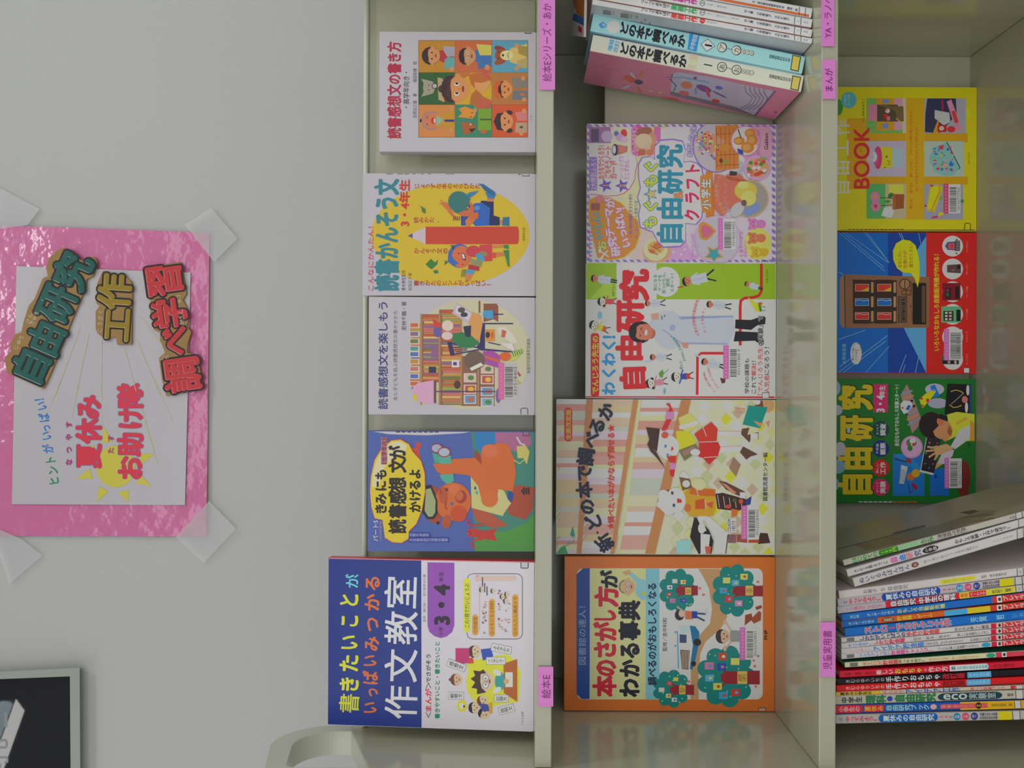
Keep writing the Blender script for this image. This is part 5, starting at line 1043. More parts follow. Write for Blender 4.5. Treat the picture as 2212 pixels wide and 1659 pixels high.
def side_bars(c):
    for x0, y0 in ((800, 150), (1070, 200)):
        for k in range(5): c.poly([(x0 + 3, y0 + k * 14), (x0 + 130, y0 + 16 + k * 14), (x0 + 128, y0 + 24 + k * 14), (x0, y0 + 8 + k * 14)], (110, 110, 116))
        for k in range(4): c.rect(x0 + 150, y0 + 24 + k * 16, x0 + 180, y0 + 32 + k * 16, (120, 120, 126))
    for x, y in ((1310, 240), (1440, 285), (1380, 320), (1510, 340)): c.rect(x, y, x + 30, y + 44, (140, 130, 140))
def side_white(c): c.crop(1190, 0, 7.135); side_bars(c)
WS = 0.179
def wq(y0, y1, xl=1281.0, xr=1752.0): return ((xl, y0 - WS * (xr - xl)), (xl - 2.5, y1 - WS * (xr - xl))), ((xr, y0), (xr - 2.5, y1))
q = wq(81.5, 93.5); spine_book('white book with red lettering on its spine, showing its grey side', q[0], q[1], 1801, Z2, 0.13, (214, 208, 216), white_spine('1', (206, 60, 56), 262, 0), CRW, 1.95, 'books leaning at the right end of the middle shelf', side_white, False, (166, 166, 170))
q = wq(62.5, 79.5); spine_book('white book with green lettering on its spine, among the leaning books', q[0], q[1], 1801, Z2, 0.13, (210, 204, 214), white_spine('2', (60, 150, 90), 140, 0), CRW, 1.95, 'books leaning at the right end of the middle shelf', None, False, (190, 130, 110))
q = wq(40, 58.5); spine_book('white book with purple lettering on its spine, above the green-lettered one', q[0], q[1], 1801, Z2, 0.13, (210, 204, 212), white_spine('3', (170, 50, 140), 0, 0), CRW, 1.95, 'books leaning at the right end of the middle shelf')
def sp_stripe(c):
    t = 0.186; Y = lambda x: -148 + t * x
    c.poly([(-1200, Y(-1200) + 22), (1850, Y(1850) + 22), (1850, Y(1850) + 62), (-1200, Y(-1200) + 62)], (206, 100, 50))
    c.vt('文・東京都音楽教育研究会　構成・絵', (1000, Y(1000) - 15), (1680, Y(1680) - 15), 40, (60, 56, 80), 0.02)
    c.part = 'shelf_mark_sticker'
    for x in (1710, 1800): c.line([(x, Y(x) - 70), (x - 12, Y(x) + 70)], 9, (44, 40, 60))
q = wq(16.5, 38.0); spine_book('white book with an orange-red stripe along its spine, topmost of the leaning books', q[0], q[1], 1801, Z2, 0.13, (214, 206, 210), sp_stripe, CRW, 1.95, 'books leaning at the right end of the middle shelf')

# booklet lying on top of the leaning books
bl = empty('booklet', Matrix.Translation((0.424, 1.262, 1.2222)) @ Matrix.Rotation(math.radians(-20), 4, 'Z') @ Matrix.Rotation(math.radians(9), 4, 'X'), 'colourful booklet lying on the tops of the leaning books', 'booklet')
c0 = alb((150, 146, 156), 2.4)
for nm, z0_, z1_, mm, cc in (('back_cover', 0, 0.0006, M['ink'], c0), ('page_block', 0.0006, 0.0024, M['pages'], None), ('front_cover', 0.0024, 0.003, M['ink'], c0)): box(nm, (0, 0, z0_), (0.05, 0.078, z1_), mm, bl, cols=cc)
prism('cover_picture', [(0.022, 0.0), (0.05, 0.0), (0.05, 0.078), (0.034, 0.06), (0.026, 0.04)], 2, 0.003, 0.0031, M['ink'], bl, cols=alb((150, 90, 24), 2.2))
prism('blue_stripe', [(0.013, 0.0), (0.022, 0.0), (0.027, 0.06), (0.019, 0.07)], 2, 0.003, 0.00315, M['ink'], bl, cols=alb((30, 80, 140), 2.2))
prism('red_spot', [(0.004, 0.012), (0.010, 0.010), (0.013, 0.03), (0.007, 0.034)], 2, 0.003, 0.0031, M['ink'], bl, cols=alb((150, 30, 40), 2.2))
# ------------------------------------------------------------------ books on the lower shelf
YL = FPX / 1440.0
def art_crafts(c):
    c.part = 'illustration'; OGR = (190, 142, 16); YE = (186, 176, 24)
    c.rect(0, 45, 1660, 1640, YE)
    for k, (x, y) in enumerate(((700, 300), (980, 300), (1560, 330))): c.ell(x, y, 40, 60, (196, 184, 36))
    for y0, y1 in ((540, 640), (1010, 1100)): c.rect(420, y0, 1560, y1, OGR)
    c.rect(880, 160, 1090, 1480, (188, 150, 18)); c.rect(250, 380, 460, 1150, OGR)
    ph = [(460, 162, 890, 542), (460, 628, 890, 1012), (460, 1090, 890, 1470), (1085, 162, 1540, 545), (1085, 630, 1520, 1012), (1085, 1095, 1510, 1480)]
    bg = [(110, 160, 84), (166, 158, 176), (84, 156, 94), (150, 150, 160), (156, 170, 160), (144, 144, 160)]
    for p, b in zip(ph, bg): c.rect(p[0], p[1], p[2], p[3], b)
    # doll house
    c.rect(570, 162, 770, 515, (190, 140, 30)); c.rect(760, 162, 850, 510, (206, 140, 160)); c.rect(850, 162, 890, 542, (190, 170, 150)); c.rect(480, 230, 575, 410, (206, 120, 140)); c.rect(575, 232, 800, 415, (84, 70, 50)); c.rect(800, 250, 860, 380, (120, 100, 70)); c.poly([(575, 232), (800, 250), (860, 250), (865, 415), (800, 415), (770, 300)], (110, 92, 60)); c.rect(632, 175, 705, 215, (110, 130, 180)); c.rect(632, 435, 695, 490, (110, 130, 180)); c.poly([(645, 335), (690, 330), (695, 385), (650, 385)], (196, 40, 40)); c.ell(688, 300, 26, 24, (200, 190, 190)); c.ell(675, 290, 12, 14, (190, 110, 90)); c.rect(680, 360, 715, 405, (200, 110, 130)); c.line([(780, 380), (850, 440)], 10, (196, 170, 60))
    # pot with smiling face
    c.ell(790, 810, 60, 105, (150, 170, 180)); c.rect(740, 700, 850, 910, (150, 170, 182), 20); c.poly([(610, 690), (740, 695), (742, 915), (610, 925)], (200, 176, 36)); c.ell(585, 808, 44, 124, (200, 60, 110)); c.ell(560, 808, 30, 80, (206, 80, 126)); c.ell(540, 800, 34, 56, (206, 190, 200)); c.ell(500, 790, 40, 60, (176, 160, 176)); c.ell(678, 798, 9, 12, (40, 60, 80)); c.ell(660, 915, 7, 8, (60, 80, 100)); c.line([(685, 840), (710, 850), (712, 880), (690, 885)], 7, (140, 60, 30))
    # flowers in pot
    c.rect(665, 1090, 890, 1470, (170, 160, 130)); c.rect(700, 1100, 860, 1200, (196, 190, 70)); c.poly([(745, 1205), (870, 1205), (865, 1360), (745, 1370)], (140, 80, 40)); c.rect(745, 1200, 775, 1372, (160, 92, 50)); c.line([(590, 1240), (750, 1250)], 8, (40, 80, 60)); c.line([(600, 1330), (745, 1320)], 8, (40, 80, 60)); c.ell(720, 1220, 24, 36, (50, 110, 50), 40); c.ell(690, 1285, 30, 20, (80, 140, 50))
    for x, y in ((552, 1235), (558, 1335)):
        for k in range(6): c.ell(x + 32 * math.cos(k * 1.047), y + 36 * math.sin(k * 1.047), 24, 26, (216, 120, 150))
        c.ell(x, y, 18, 20, (206, 150, 40) if y < 1300 else (206, 60, 50))
    c.poly([(620, 1440), (650, 1350), (730, 1340), (760, 1400), (730, 1460)], (204, 204, 200))
    # pencil case, drawstring bag, card
    c.poly([(1120, 165), (1430, 165), (1440, 330), (1360, 430), (1250, 545), (1095, 530), (1100, 330)], (52, 52, 80)); c.poly([(1200, 290), (1360, 320), (1370, 420), (1300, 460), (1200, 380)], (170, 170, 170)); c.poly([(1330, 200), (1380, 175), (1508, 510), (1440, 535)], (216, 130, 150)); c.line([(1400, 300), (1440, 430)], 40, (200, 60, 70)); c.line([(1280, 180), (1290, 300)], 16, (170, 40, 60)); c.poly([(1180, 545), (1240, 380), (1250, 545)], (180, 140, 40)); c.ell(1380, 500, 44, 34, (200, 50, 60)); c.rect(1230, 450, 1330, 530, (170, 40, 50), 16); c.ell(1275, 490, 26, 24, (210, 206, 200)); c.ell(1275, 490, 12, 12, (200, 160, 40))
    c.poly([(1140, 830), (1180, 700), (1330, 640), (1475, 920), (1400, 1000), (1290, 1000), (1200, 960)], (120, 166, 160)); c.line([(1330, 635), (1475, 915), (1465, 935)], 9, (30, 50, 60))
    r = random.Random(2)
    for _ in range(34): c.ell(r.randint(1190, 1400), r.randint(700, 960), r.randint(8, 22), r.randint(6, 16), r.choice(((206, 70, 100), (50, 110, 190), (206, 170, 50), (90, 150, 120), (216, 140, 160), (180, 60, 60))))
    c.poly([(1245, 680), (1300, 670), (1290, 720), (1250, 710)], (206, 60, 80)); c.ell(1380, 880, 26, 22, (40, 110, 190))
    c.poly([(1110, 1380), (1150, 1120), (1240, 1100), (1290, 1130), (1200, 1400)], (200, 170, 30)); c.poly([(1120, 1360), (1165, 1130), (1235, 1110), (1250, 1150), (1180, 1370)], (206, 184, 30)); c.line([(1160, 1385), (1260, 1160), (1240, 1115)], 6, (190, 50, 40)); c.poly([(1085, 1340), (1120, 1340), (1100, 1310)], (180, 40, 60)); c.poly([(1150, 1100), (1190, 1110), (1165, 1130)], (180, 40, 60)); c.line([(1170, 1460), (1270, 1440)], 22, (196, 60, 110)); c.poly([(1240, 1400), (1330, 1400), (1240, 1460)], (200, 180, 40)); c.ell(1270, 1250, 14, 24, (90, 160, 60)); c.ell(1500, 1280, 20, 20, (60, 130, 90))
    c.ell(150, 260, 56, 90, (60, 136, 40)); c.ell(268, 182, 84, 90, (84, 158, 166))
    c.part = 'title_lettering'
    for q, y in zip('自由工作', (1130, 915, 700, 480)): c.ch(q, 190, y, 175, 180, (186, 182, 176), 0, 0.015, None, 0, 3)
    c.tl('BOOK', (408, 1140), (408, 485), 172, (186, 40, 40), 0.02, res=4)
    c.tx('ブック', 388, 695, 412, 760, (150, 90, 30), 0); c.tx('いしかわ☆まりこ', 410, 165, 440, 420, (90, 80, 20), 0.02)
    c.tx('使える！　遊べる！　身につける！　かわいい小物や楽しいおもちゃ、', 925, 290, 962, 1365, (196, 70, 40), 0.01); c.tx('おしゃれなアイテムがかんたんに作れるよ！', 985, 480, 1022, 1170, (196, 70, 40), 0.01)
    c.tx('小学生', 215, 120, 245, 245, (150, 190, 190), 0.02); c.tx('１～６年', 255, 120, 285, 245, (150, 190, 190), 0.02); c.tx('主婦と生活社', 1560, 750, 1584, 880, (110, 100, 30), 0)
    barcode(c, 1295, 1090, 1480, 1415, '031367727450', .3, (196, 70, 110))
    c.part = 'shelf_mark_sticker'; c.line([(1524, 1600), (1530, 1524), (1545, 1520), (1580, 1522), (1590, 1530), (1590, 1600)], 8, (50, 50, 30))
    c.part = 'spine_lettering'; c.rect(150, 1590, 1640, 1605, (60, 60, 40)); 
    for k in range(14): c.rect(260 + 44 * k, 1583, 292 + 44 * k, 1600, (120, 50, 36))
facing_book('yellow craft book with red capital letters and six small photographs', 1738, 498, 188, YL, Z3, (1780, 180, 5.0278), art_crafts, (190, 180, 60), thick=0.014, gain=1.95)

def art_vending(c):
    c.part = 'illustration'; B1 = (0, 96, 172); B2 = (0, 62, 142); B3 = (86, 148, 200); R1 = (206, 36, 30); KR = (132, 94, 66)
    c.rect(-400, 60, 650, 1590, B1); c.rect(645, 60, 1060, 1590, B2); c.poly([(800, 500), (1058, 100), (1058, 1585), (820, 1110)], B3); c.rect(1058, 60, 1604, 1590, R1)
    for a, b in (((110, 60), (610, 480)), ((180, 60), (650, 390)), ((150, 60), (600, 440)), ((390, 60), (660, 390)), ((105, 1225), (400, 1120)), ((110, 1580), (640, 1180)), ((160, 1580), (620, 1240)), ((400, 1585), (655, 1300)), ((760, 65), (800, 140)), ((975, 65), (1000, 180)), ((765, 1585), (840, 1390)), ((940, 1585), (975, 1420)), ((800, 1585), (830, 1500)), ((110, 490), (200, 540)), ((415, 60), (620, 340)), ((120, 1520), (240, 1430)), ((785, 65), (815, 140))): c.line([a, b], 5, (130, 170, 206))
    # cardboard vending machine
    c.poly([(120, 560), (160, 515), (190, 530), (185, 1100), (140, 1090), (120, 1040)], (140, 108, 84)); c.poly([(170, 515), (1095, 545), (1090, 1095), (180, 1100)], KR); c.line([(170, 520), (180, 1100)], 8, (50, 40, 36)); c.line([(250, 575), (730, 600)], 6, (50, 36, 30))
    for x0, x1 in ((262, 450), (500, 690)): c.rect(x0, 575, x1, 1052, (60, 36, 26)); c.rect(x1, 580, x1 + 48, 1046, (40, 34, 32))
    for x in (458, 702):
        for y in (598, 755, 912): c.rect(x, y, x + 28, y + 120, (170, 130, 90), 13)
    for x in (290, 532):
        for y, col in ((625, (200, 60, 40)), (782, (20, 100, 170)), (932, (206, 50, 46))):
            c.rect(x - 4, y - 4, x + 146, y + 76, (200, 180, 150)); c.rect(x, y, x + 142, y + 72, col)
            if y == 625: c.poly([(x, y + 72), (x + 142, y + 72), (x + 142, y + 30), (x + 60, y + 72)], (206, 160, 30))
            else: c.line([(x, y + 20), (x + 50, y + 12), (x + 90, y + 24), (x + 142, y + 14)], 5, (216, 206, 200))
    c.rect(750, 755, 850, 1042, (56, 46, 40)); c.rect(758, 763, 842, 1034, (96, 76, 60)); c.tx('¥1¥1¥1', 790, 790, 832, 1020, (40, 34, 30), 0.03); c.line([(770, 800), (835, 780)], 6, (40, 34, 30))
    c.rect(795, 690, 895, 738, KR, 14); c.frame(795, 690, 895, 738, 7, (50, 40, 36), 14); c.frame(840, 595, 895, 740, 7, (50, 40, 36), 14); c.ell(825, 622, 60, 60, (56, 46, 40)); c.ell(825, 622, 50, 50, (150, 110, 80)); c.line([(825, 575), (825, 670)], 9, (40, 34, 30))
    c.rect(910, 610, 1058, 1060, (24, 18, 14)); c.rect(1010, 640, 1048, 1040, (96, 70, 50), 10); c.line([(890, 850), (890, 880)], 9, (50, 40, 30)); c.line([(895, 900), (895, 1020)], 4, (70, 54, 40))
    # speech bubble
    c.poly([(965, 660), (930, 560), (890, 505), (800, 495), (740, 450), (700, 360), (695, 260), (730, 180), (800, 140), (880, 150), (940, 200), (970, 300), (985, 400), (985, 560)], (206, 190, 24))
    c.ell(296, 1375, 62, 120, (200, 200, 206)); c.ell(296, 1375, 58, 116, (206, 206, 210)); c.frame(270, 1270, 345, 1340, 4, (110, 110, 130), 20)
    for i, y in enumerate((210, 458, 705, 950, 1195, 1440)): c.ell(1345, y, 113, 113, (200, 196, 196))
    c.rect(1235, 610, 1430, 798, (120, 20, 36)); c.rect(1265, 665, 1330, 780, (50, 20, 30)); c.ell(1290, 735, 20, 26, (40, 90, 50)); c.rect(1375, 650, 1415, 780, (30, 16, 20)); c.ell(1290, 690, 16, 14, (150, 40, 70))
    c.rect(1222, 865, 1435, 1040, (96, 160, 120)); c.rect(1245, 915, 1355, 1022, (56, 36, 30)); c.rect(1385, 900, 1432, 1025, (20, 24, 20)); 
    for k in range(3): c.rect(1262, 925 + 34 * k, 1290, 945 + 34 * k, (200, 190, 180)); c.rect(1305, 925 + 34 * k, 1335, 945 + 34 * k, (190, 170, 160))
    c.poly([(1262, 210), (1290, 165), (1370, 160), (1370, 255), (1290, 250)], (90, 80, 120)); c.rect(1300, 180, 1365, 240, (190, 90, 90)); c.ell(1335, 212, 20, 18, (206, 60, 60)); c.rect(1370, 150, 1425, 262, (66, 60, 66)); c.star(1390, 140, 14, (40, 36, 60)); c.star(1388, 288, 14, (40, 36, 60))
    for k in range(6): c.line([(1380, 165 + 16 * k), (1420, 160 + 18 * k)], 5, (170, 160, 150))
    c.poly([(1285, 415), (1435, 405), (1435, 505), (1285, 495)], (90, 66, 64)); c.poly([(1240, 410), (1285, 425), (1285, 490), (1240, 500)], (190, 180, 180)); c.ell(1410, 435, 20, 24, (40, 26, 26)); c.ell(1350, 470, 20, 12, (120, 96, 100))
    c.rect(1222, 1392, 1415, 1492, (90, 80, 70)); c.rect(1235, 1450, 1405, 1490, (30, 24, 26)); c.ell(1375, 1470, 14, 20, (170, 160, 160)); c.rect(1290, 1455, 1320, 1485, (150, 130, 120))
    c.part = 'title_lettering'; MR2 = (160, 60, 30)
    c.tx('おもしろい', 750, 260, 790, 440, MR2, 0.01); c.tx('仕掛けが', 805, 260, 850, 450, MR2, 0.01); c.tx('盛りだくさん！', 870, 190, 912, 440, MR2, 0.01)
    c.tx('いろいろなおもしろ自動販売機が作れる！', 1140, 300, 1200, 1345, (222, 170, 30), 0.035)
    c.tx('大野萌菜美', 145, 1270, 188, 1490, (130, 180, 216), 0.0); c.tx('楽しい工作', 250, 1320, 272, 1450, (40, 40, 60), 0.01); c.tx('作り方も動画で', 288, 1330, 306, 1450, (80, 80, 100), 0)
    for t, y, l in (('ペットボトル', 215, 2), ('ガチャガチャ', 460, 2), ('ジュース自販', 705, 1), ('アイス自販', 950, 1), ('スタンプ', 1195, 1), ('カードダス', 1440, 1)): c.tx(t, 1490, y - 60, 1512, y + 60, (222, 150, 140), 0)
    barcode(c, 1250, 1108, 1450, 1450, None, .28); c.part = 'barcode_label'; c.tx('031363111100', 1390, 1195, 1418, 1375, (70, 70, 80), 0)
    sticker(c, 1465, 1530, 1528, 1588, (50, 40, 50), (196, 190, 190))
facing_book('blue and red book with a cardboard vending machine on its cover', 1738, 806, 502, YL, Z3, (1790, 490, 5.0284), art_vending, (200, 40, 36), thick=0.014, gain=1.95)

def art_green(c):
    c.part = 'illustration'; G = (20, 104, 34); GO = (206, 164, 16)
    c.rect(-500, 90, 1680, 1500, G); c.ell(60, 200, 74, 90, (120, 150, 176)); c.ell(90, 450, 66, 60, (150, 160, 170)); c.ell(130, 900, 66, 90, (160, 160, 172)); c.ell(100, 1090, 90, 80, (110, 150, 170)); c.ell(50, 1290, 70, 80, (110, 150, 176)); c.rect(180, 600, 240, 730, (160, 170, 180))
    c.rect(505, 155, 668, 478, (200, 40, 100))
    for y, col in ((668, (10, 66, 66)), (885, (16, 44, 110)), (1105, (206, 34, 40)), (1322, (200, 36, 96))): c.ell(590, y, 96, 96, col)
    c.rect(725, 950, 1085, 1420, (30, 110, 180)); c.rect(1145, 1110, 1360, 1420, (24, 100, 176)); c.poly([(725, 950), (860, 940), (1000, 1050), (1085, 1180), (1085, 1200)], (40, 124, 190))
    c.poly([(885, 155), (945, 280), (1045, 540), (1030, 620), (945, 715), (880, 500), (815, 280)], (150, 120, 120))
    for k in range(7): c.line([(830 + 10 * k, 260 + 60 * k), (950 + 12 * k, 230 + 54 * k)], 16, (206, 130, 80) if k % 2 else (120, 140, 160))
    c.poly([(810, 380), (850, 340), (930, 350), (950, 400), (900, 470), (850, 495), (815, 440)], (206, 206, 214)); c.poly([(870, 440), (900, 390), (930, 400), (905, 455)], (30, 90, 160)); c.ell(835, 425, 12, 10, (190, 40, 40)); c.ell(940, 345, 18, 14, (30, 30, 50)); c.ell(965, 405, 18, 14, (30, 30, 50)); c.ell(885, 500, 14, 12, (30, 40, 60))
    c.ell(1200, 215, 108, 66, (160, 160, 176)); c.poly([(1150, 180), (1200, 160), (1260, 290), (1180, 310)], (24, 110, 190)); c.ell(1235, 372, 112, 58, (150, 150, 170)); c.poly([(1025, 330), (1100, 260), (1200, 210), (1215, 240), (1160, 320), (1060, 430)], (206, 180, 30)); c.ell(1120, 340, 18, 24, (190, 50, 40)); c.ell(1050, 320, 16, 14, (190, 50, 40)); c.ell(1190, 225, 16, 16, (120, 130, 160)); c.ell(1060, 400, 14, 14, (190, 60, 40))
    c.poly([(1345, 150), (1620, 160), (1600, 490), (1310, 500)], (14, 12, 16)); c.line([(1380, 240), (1440, 222), (1500, 240), (1525, 262)], 10, (206, 150, 60)); c.line([(1365, 390), (1410, 420), (1460, 415), (1505, 395)], 10, (206, 150, 60)); c.line([(1385, 385), (1530, 255)], 9, (130, 130, 130)); c.ell(1575, 225, 18, 60, (206, 206, 216)); c.ell(1560, 420, 18, 60, (206, 206, 216)); c.ell(1540, 330, 34, 40, (190, 110, 100)); c.rect(1590, 165, 1618, 495, (50, 60, 120))
    c.ell(940, 868, 124, 128, (190, 130, 170)); c.ell(940, 868, 108, 112, (206, 150, 190)); c.ell(935, 820, 60, 46, (50, 120, 60)); c.ell(950, 800, 36, 34, (206, 190, 180)); c.ell(940, 860, 26, 24, (206, 190, 150)); c.ell(960, 840, 16, 20, (190, 50, 60)); c.ell(920, 880, 30, 34, (60, 110, 60)); c.ell(890, 825, 14, 14, (190, 60, 110))
    # film case, boy
    c.ell(930, 1205, 44, 44, (206, 100, 40)); c.ell(985, 1165, 46, 46, (206, 150, 40)); c.poly([(820, 1070), (895, 1090), (850, 1285), (795, 1280)], (176, 180, 206)); c.line([(745, 1000), (900, 1040)], 14, (40, 50, 90)); c.poly([(870, 990), (930, 1000), (940, 1060), (880, 1040)], (130, 60, 70)); c.poly([(940, 1260), (1010, 1320), (990, 1360), (940, 1310)], (150, 30, 60)); c.line([(900, 1280), (920, 1400)], 8, (60, 40, 90)); c.line([(960, 1340), (920, 1400)], 8, (90, 40, 80)); c.ell(1210, 1200, 14, 24, (10, 60, 140))
    for k in range(5): c.line([(815 + 12 * k, 1100 + 8 * k), (800 + 16 * k, 1270)], 4, (90, 90, 150))
    c.poly([(1040, 1130), (1110, 760), (1270, 770), (1190, 1170)], (40, 34, 44)); c.line([(1040, 1130), (1108, 760)], 8, (190, 190, 200)); c.poly([(1030, 1125), (1190, 1165), (1180, 1185), (1030, 1150)], (200, 196, 206))
    for x, y, col in ((1140, 820, (190, 120, 60)), (1230, 825, (190, 70, 60)), (1090, 1055, (40, 130, 80)), (1180, 1060, (180, 60, 80)), (1135, 1105, (60, 110, 180)), (1210, 970, (160, 60, 50)), (1100, 940, (70, 140, 60))): c.ell(x, y, 10, 10, col)
    c.poly([(1340, 500), (1450, 470), (1650, 495), (1650, 800), (1560, 800), (1500, 720), (1330, 800), (1310, 800), (1350, 640)], (214, 190, 60)); c.poly([(1380, 860), (1480, 680), (1590, 620), (1610, 740), (1560, 800), (1430, 895)], (180, 180, 210)); c.poly([(1290, 900), (1420, 900), (1400, 970), (1300, 1060), (1220, 1070), (1270, 960)], (190, 170, 190)); c.poly([(1220, 1050), (1290, 1060), (1200, 1120)], (200, 140, 100)); c.line([(1440, 610), (1570, 545)], 9, (206, 120, 60)); c.line([(1440, 590), (1560, 530)], 6, (206, 120, 60)); c.poly([(1600, 560), (1650, 600), (1650, 800), (1600, 800)], (206, 140, 60))
    c.poly([(1180, 700), (1230, 560), (1340, 560), (1400, 650), (1390, 740), (1320, 810), (1260, 760)], (214, 130, 90)); c.ell(1160, 620, 140, 148, (34, 20, 24)); c.poly([(1180, 690), (1250, 620), (1330, 600), (1350, 700), (1260, 780), (1200, 740)], (216, 134, 94)); c.ell(1262, 575, 40, 52, (206, 110, 80)); c.poly([(1230, 540), (1350, 580), (1340, 520), (1260, 490)], (30, 20, 24)); c.poly([(1360, 620), (1400, 690), (1380, 750), (1340, 700)], (150, 90, 40))
    c.poly([(1190, 870), (1330, 830), (1420, 880), (1330, 930), (1210, 970)], (216, 150, 110)); 
    for a, b in (((1210, 880), (1115, 865)), ((1200, 905), (1095, 915)), ((1205, 935), (1130, 985)), ((1230, 960), (1195, 1015)), ((1230, 860), (1150, 880))): c.line([a, b], 22, (216, 146, 106))
    c.ell(1540, 1200, 66, 180, (110, 40, 34)); c.poly([(1450, 1300), (1580, 1300), (1590, 1420), (1480, 1420)], (110, 40, 34))
    c.part = 'title_lettering'
    for q, y, x in zip('自由研究', (1290, 995, 650, 305), (300, 300, 305, 305)):
        c.ch(q, x + 14, y - 10, 280, 370, (40, 50, 16), 0, 0.05, None, 0, 3); c.ch(q, x, y, 280, 370, GO, 0, 0.05, None, 0, 3)
    c.tx('3・4', 525, 285, 640, 470, (222, 206, 214), 0.05); c.tx('年生', 572, 175, 640, 285, (222, 206, 214), 0.03)
    for y, a, b in ((668, 'なっとく', '調査'), (885, '不思議', '観察'), (1105, '楽しい', '工作'), (1322, 'びっくり', '実験')): c.tx(a, 535, y - 55, 565, y + 60, (200, 206, 206), 0.01); c.tx(b, 580, y - 65, 645, y + 70, (216, 216, 216), 0.035)
    c.tx('身近なものでおもしろ実験スタート！', 745, 165, 798, 860, (200, 200, 190), 0.025); c.tx('主婦と生活社編', 675, 160, 705, 390, (30, 60, 30), 0.0); c.tx('学研教育出版', 1575, 820, 1600, 860, (10, 40, 16), 0)
    barcode(c, 1310, 990, 1505, 1335, '031331717217', .26)
    sticker(c, 1515, 1425, 1598, 1480, (190, 196, 190), (60, 110, 66))
    c.part = 'spine_lettering'
    for k in range(12): c.rect(340 + 56 * k, 1484, 384 + 56 * k, 1496, (190, 190, 190) if k < 7 else (206, 90, 40))
facing_book('green study book with a golden title and a dark-haired boy in yellow', 1738, 1086, 818, YL, Z3, (1790, 800, 5.2417), art_green, (20, 104, 34), thick=0.014, gain=1.95)

# ---- twenty-one thin books, spine out
CA = (1790, 1090, 5.242); CB = (1790, 1340, 5.242)
def line_at(P, Q): 
    t = (Q[1] - P[1]) / (Q[0] - P[0]); return lambda x: P[1] + (x - P[0]) * t
def mk(items, crop, L, R):
    """spine lettering laid along the centre line between L and R (crop pixels); items: (kind, text, x0, x1, width, colour, bold[, outline])"""
    def f(c):
        c.crop(*crop); Y = line_at(L, R)
        for it in items:
            k, t, x0, x1, w, col = it[:6]
            if k == 'b': band(c, x0, x1, col, L, R, w)
            elif k == 'v':
                bo = it[6] if len(it) > 6 else 0.02; off = it[7] if len(it) > 7 else 0; ou = it[8] if len(it) > 8 else None
                c.vt(t, (x0, Y(x0) + off), (x1, Y(x1) + off), w, col, bo, ou, 0.06, k=.93)
            elif k == 'h': c.tl(t, (x0, Y(x0)), (x1, Y(x1)), w, col, it[6])
            elif k == 'e':
                off = it[7] if len(it) > 7 else 0
                c.ell((x0 + x1) / 2, Y((x0 + x1) / 2) + off, (x1 - x0) / 2, w / 2, col, math.degrees(math.atan((R[1] - L[1]) / (R[0] - L[0]))))
            elif k == 's':
                c.part = 'shelf_mark_sticker'; band(c, x0, x1, (176, 172, 168), L, R, w)
                for x in (x0, x1): c.line([(x - 4, Y(x) - w / 2), (x + 4, Y(x) + w / 2)], 7, (50, 50, 60))
                if t: c.ch(t, (x0 + x1) / 2, Y((x0 + x1) / 2), 30, 30, (110, 110, 116), 0, 0)
                c.part = 'spine_lettering'
    return f
WT = (182, 178, 176); RB = (200, 44, 60); NV3 = (36, 36, 76)
SG = 'thin books standing spine out on the lower shelf'
LG_ = 'thin books leaning on the lower shelf'
def mid(a, b): return ((a[0] + b[0]) / 2, (a[1] + b[1]) / 2)
def low(label, Lq, Rq, col, items, s=1790, crop=CA, group=SG, side_col=None, depth=0.17, side=None, gain=1.85):
    L, R = mid(*Lq), mid(*Rq); tc = lambda p: ((p[0] - crop[0]) * crop[2], (p[1] - crop[1]) * crop[2])
    return spine_book(label, Lq, Rq, s, Z3, depth, col, mk(items, crop, tc(L), tc(R)), crop, gain, group, side, True, side_col)
tail = [('b', '', 1900, 2500, 200, (206, 52, 56)), ('b', '', 1905, 1960, 90, (196, 190, 180)), ('e', '', 1918, 1950, 40, (70, 50, 50)), ('v', 'プレイランド工作', 1970, 2480, 60, (224, 190, 190), 0.02)]
def side_mountain(c):
    c.crop(*CA)
    for p in ([(300, 460), (640, 370), (1200, 240), (1500, 150), (1700, 60), (1900, 70), (1850, 120), (1500, 260), (1000, 400), (420, 520)],): c.poly(p, (112, 110, 92))
    for a, b in (((320, 450), (520, 480)), ((640, 370), (900, 420)), ((1000, 250), (720, 330)), ((880, 400), (1000, 390))): c.line([a, b], 12, (130, 90, 60))
    c.poly([(1480, 90), (1640, 60), (1700, 75), (1600, 110)], (40, 38, 36)); c.poly([(1450, 160), (1700, 105), (1900, 110), (1620, 150)], (90, 86, 80))
    c.line([(95, 505), (700, 350), (1100, 250)], 7, (90, 90, 110)); c.line([(730, 330), (1100, 235)], 8, (60, 64, 80)); c.line([(1620, 200), (1880, 150)], 12, (120, 80, 70))
low('pale book with green lettering, topmost of the three leaning ones', ((1820.5, 1210), (1824.3, 1222.5)), ((2212, 1103.5), (2212, 1117.5)), (166, 162, 152),
    [('v', 'はじめての', 260, 555, 70, (60, 140, 60), .03), ('b', '', 585, 770, 62, (50, 130, 40)), ('e', '', 565, 610, 62, (50, 130, 40)), ('e', '', 750, 790, 62, (50, 130, 40)), ('v', '100円', 590, 765, 54, (190, 190, 50), .02), ('v', '自由研究', 795, 1030, 66, (120, 180, 130), .04), ('v', '＆工作', 1035, 1190, 66, (50, 130, 60), .03), ('v', 'いつでもできる・やってみたい', 1225, 1565, 36, (70, 60, 66), .01, 12), ('v', '家庭科の学習', 1230, 1550, 34, (70, 60, 66), .01, -16), ('v', '学研', 2050, 2110, 34, (90, 86, 90), .0), ('s', '', 2120, 2190, 80, 0)], group=LG_, side_col=(134, 130, 112), side=side_mountain)
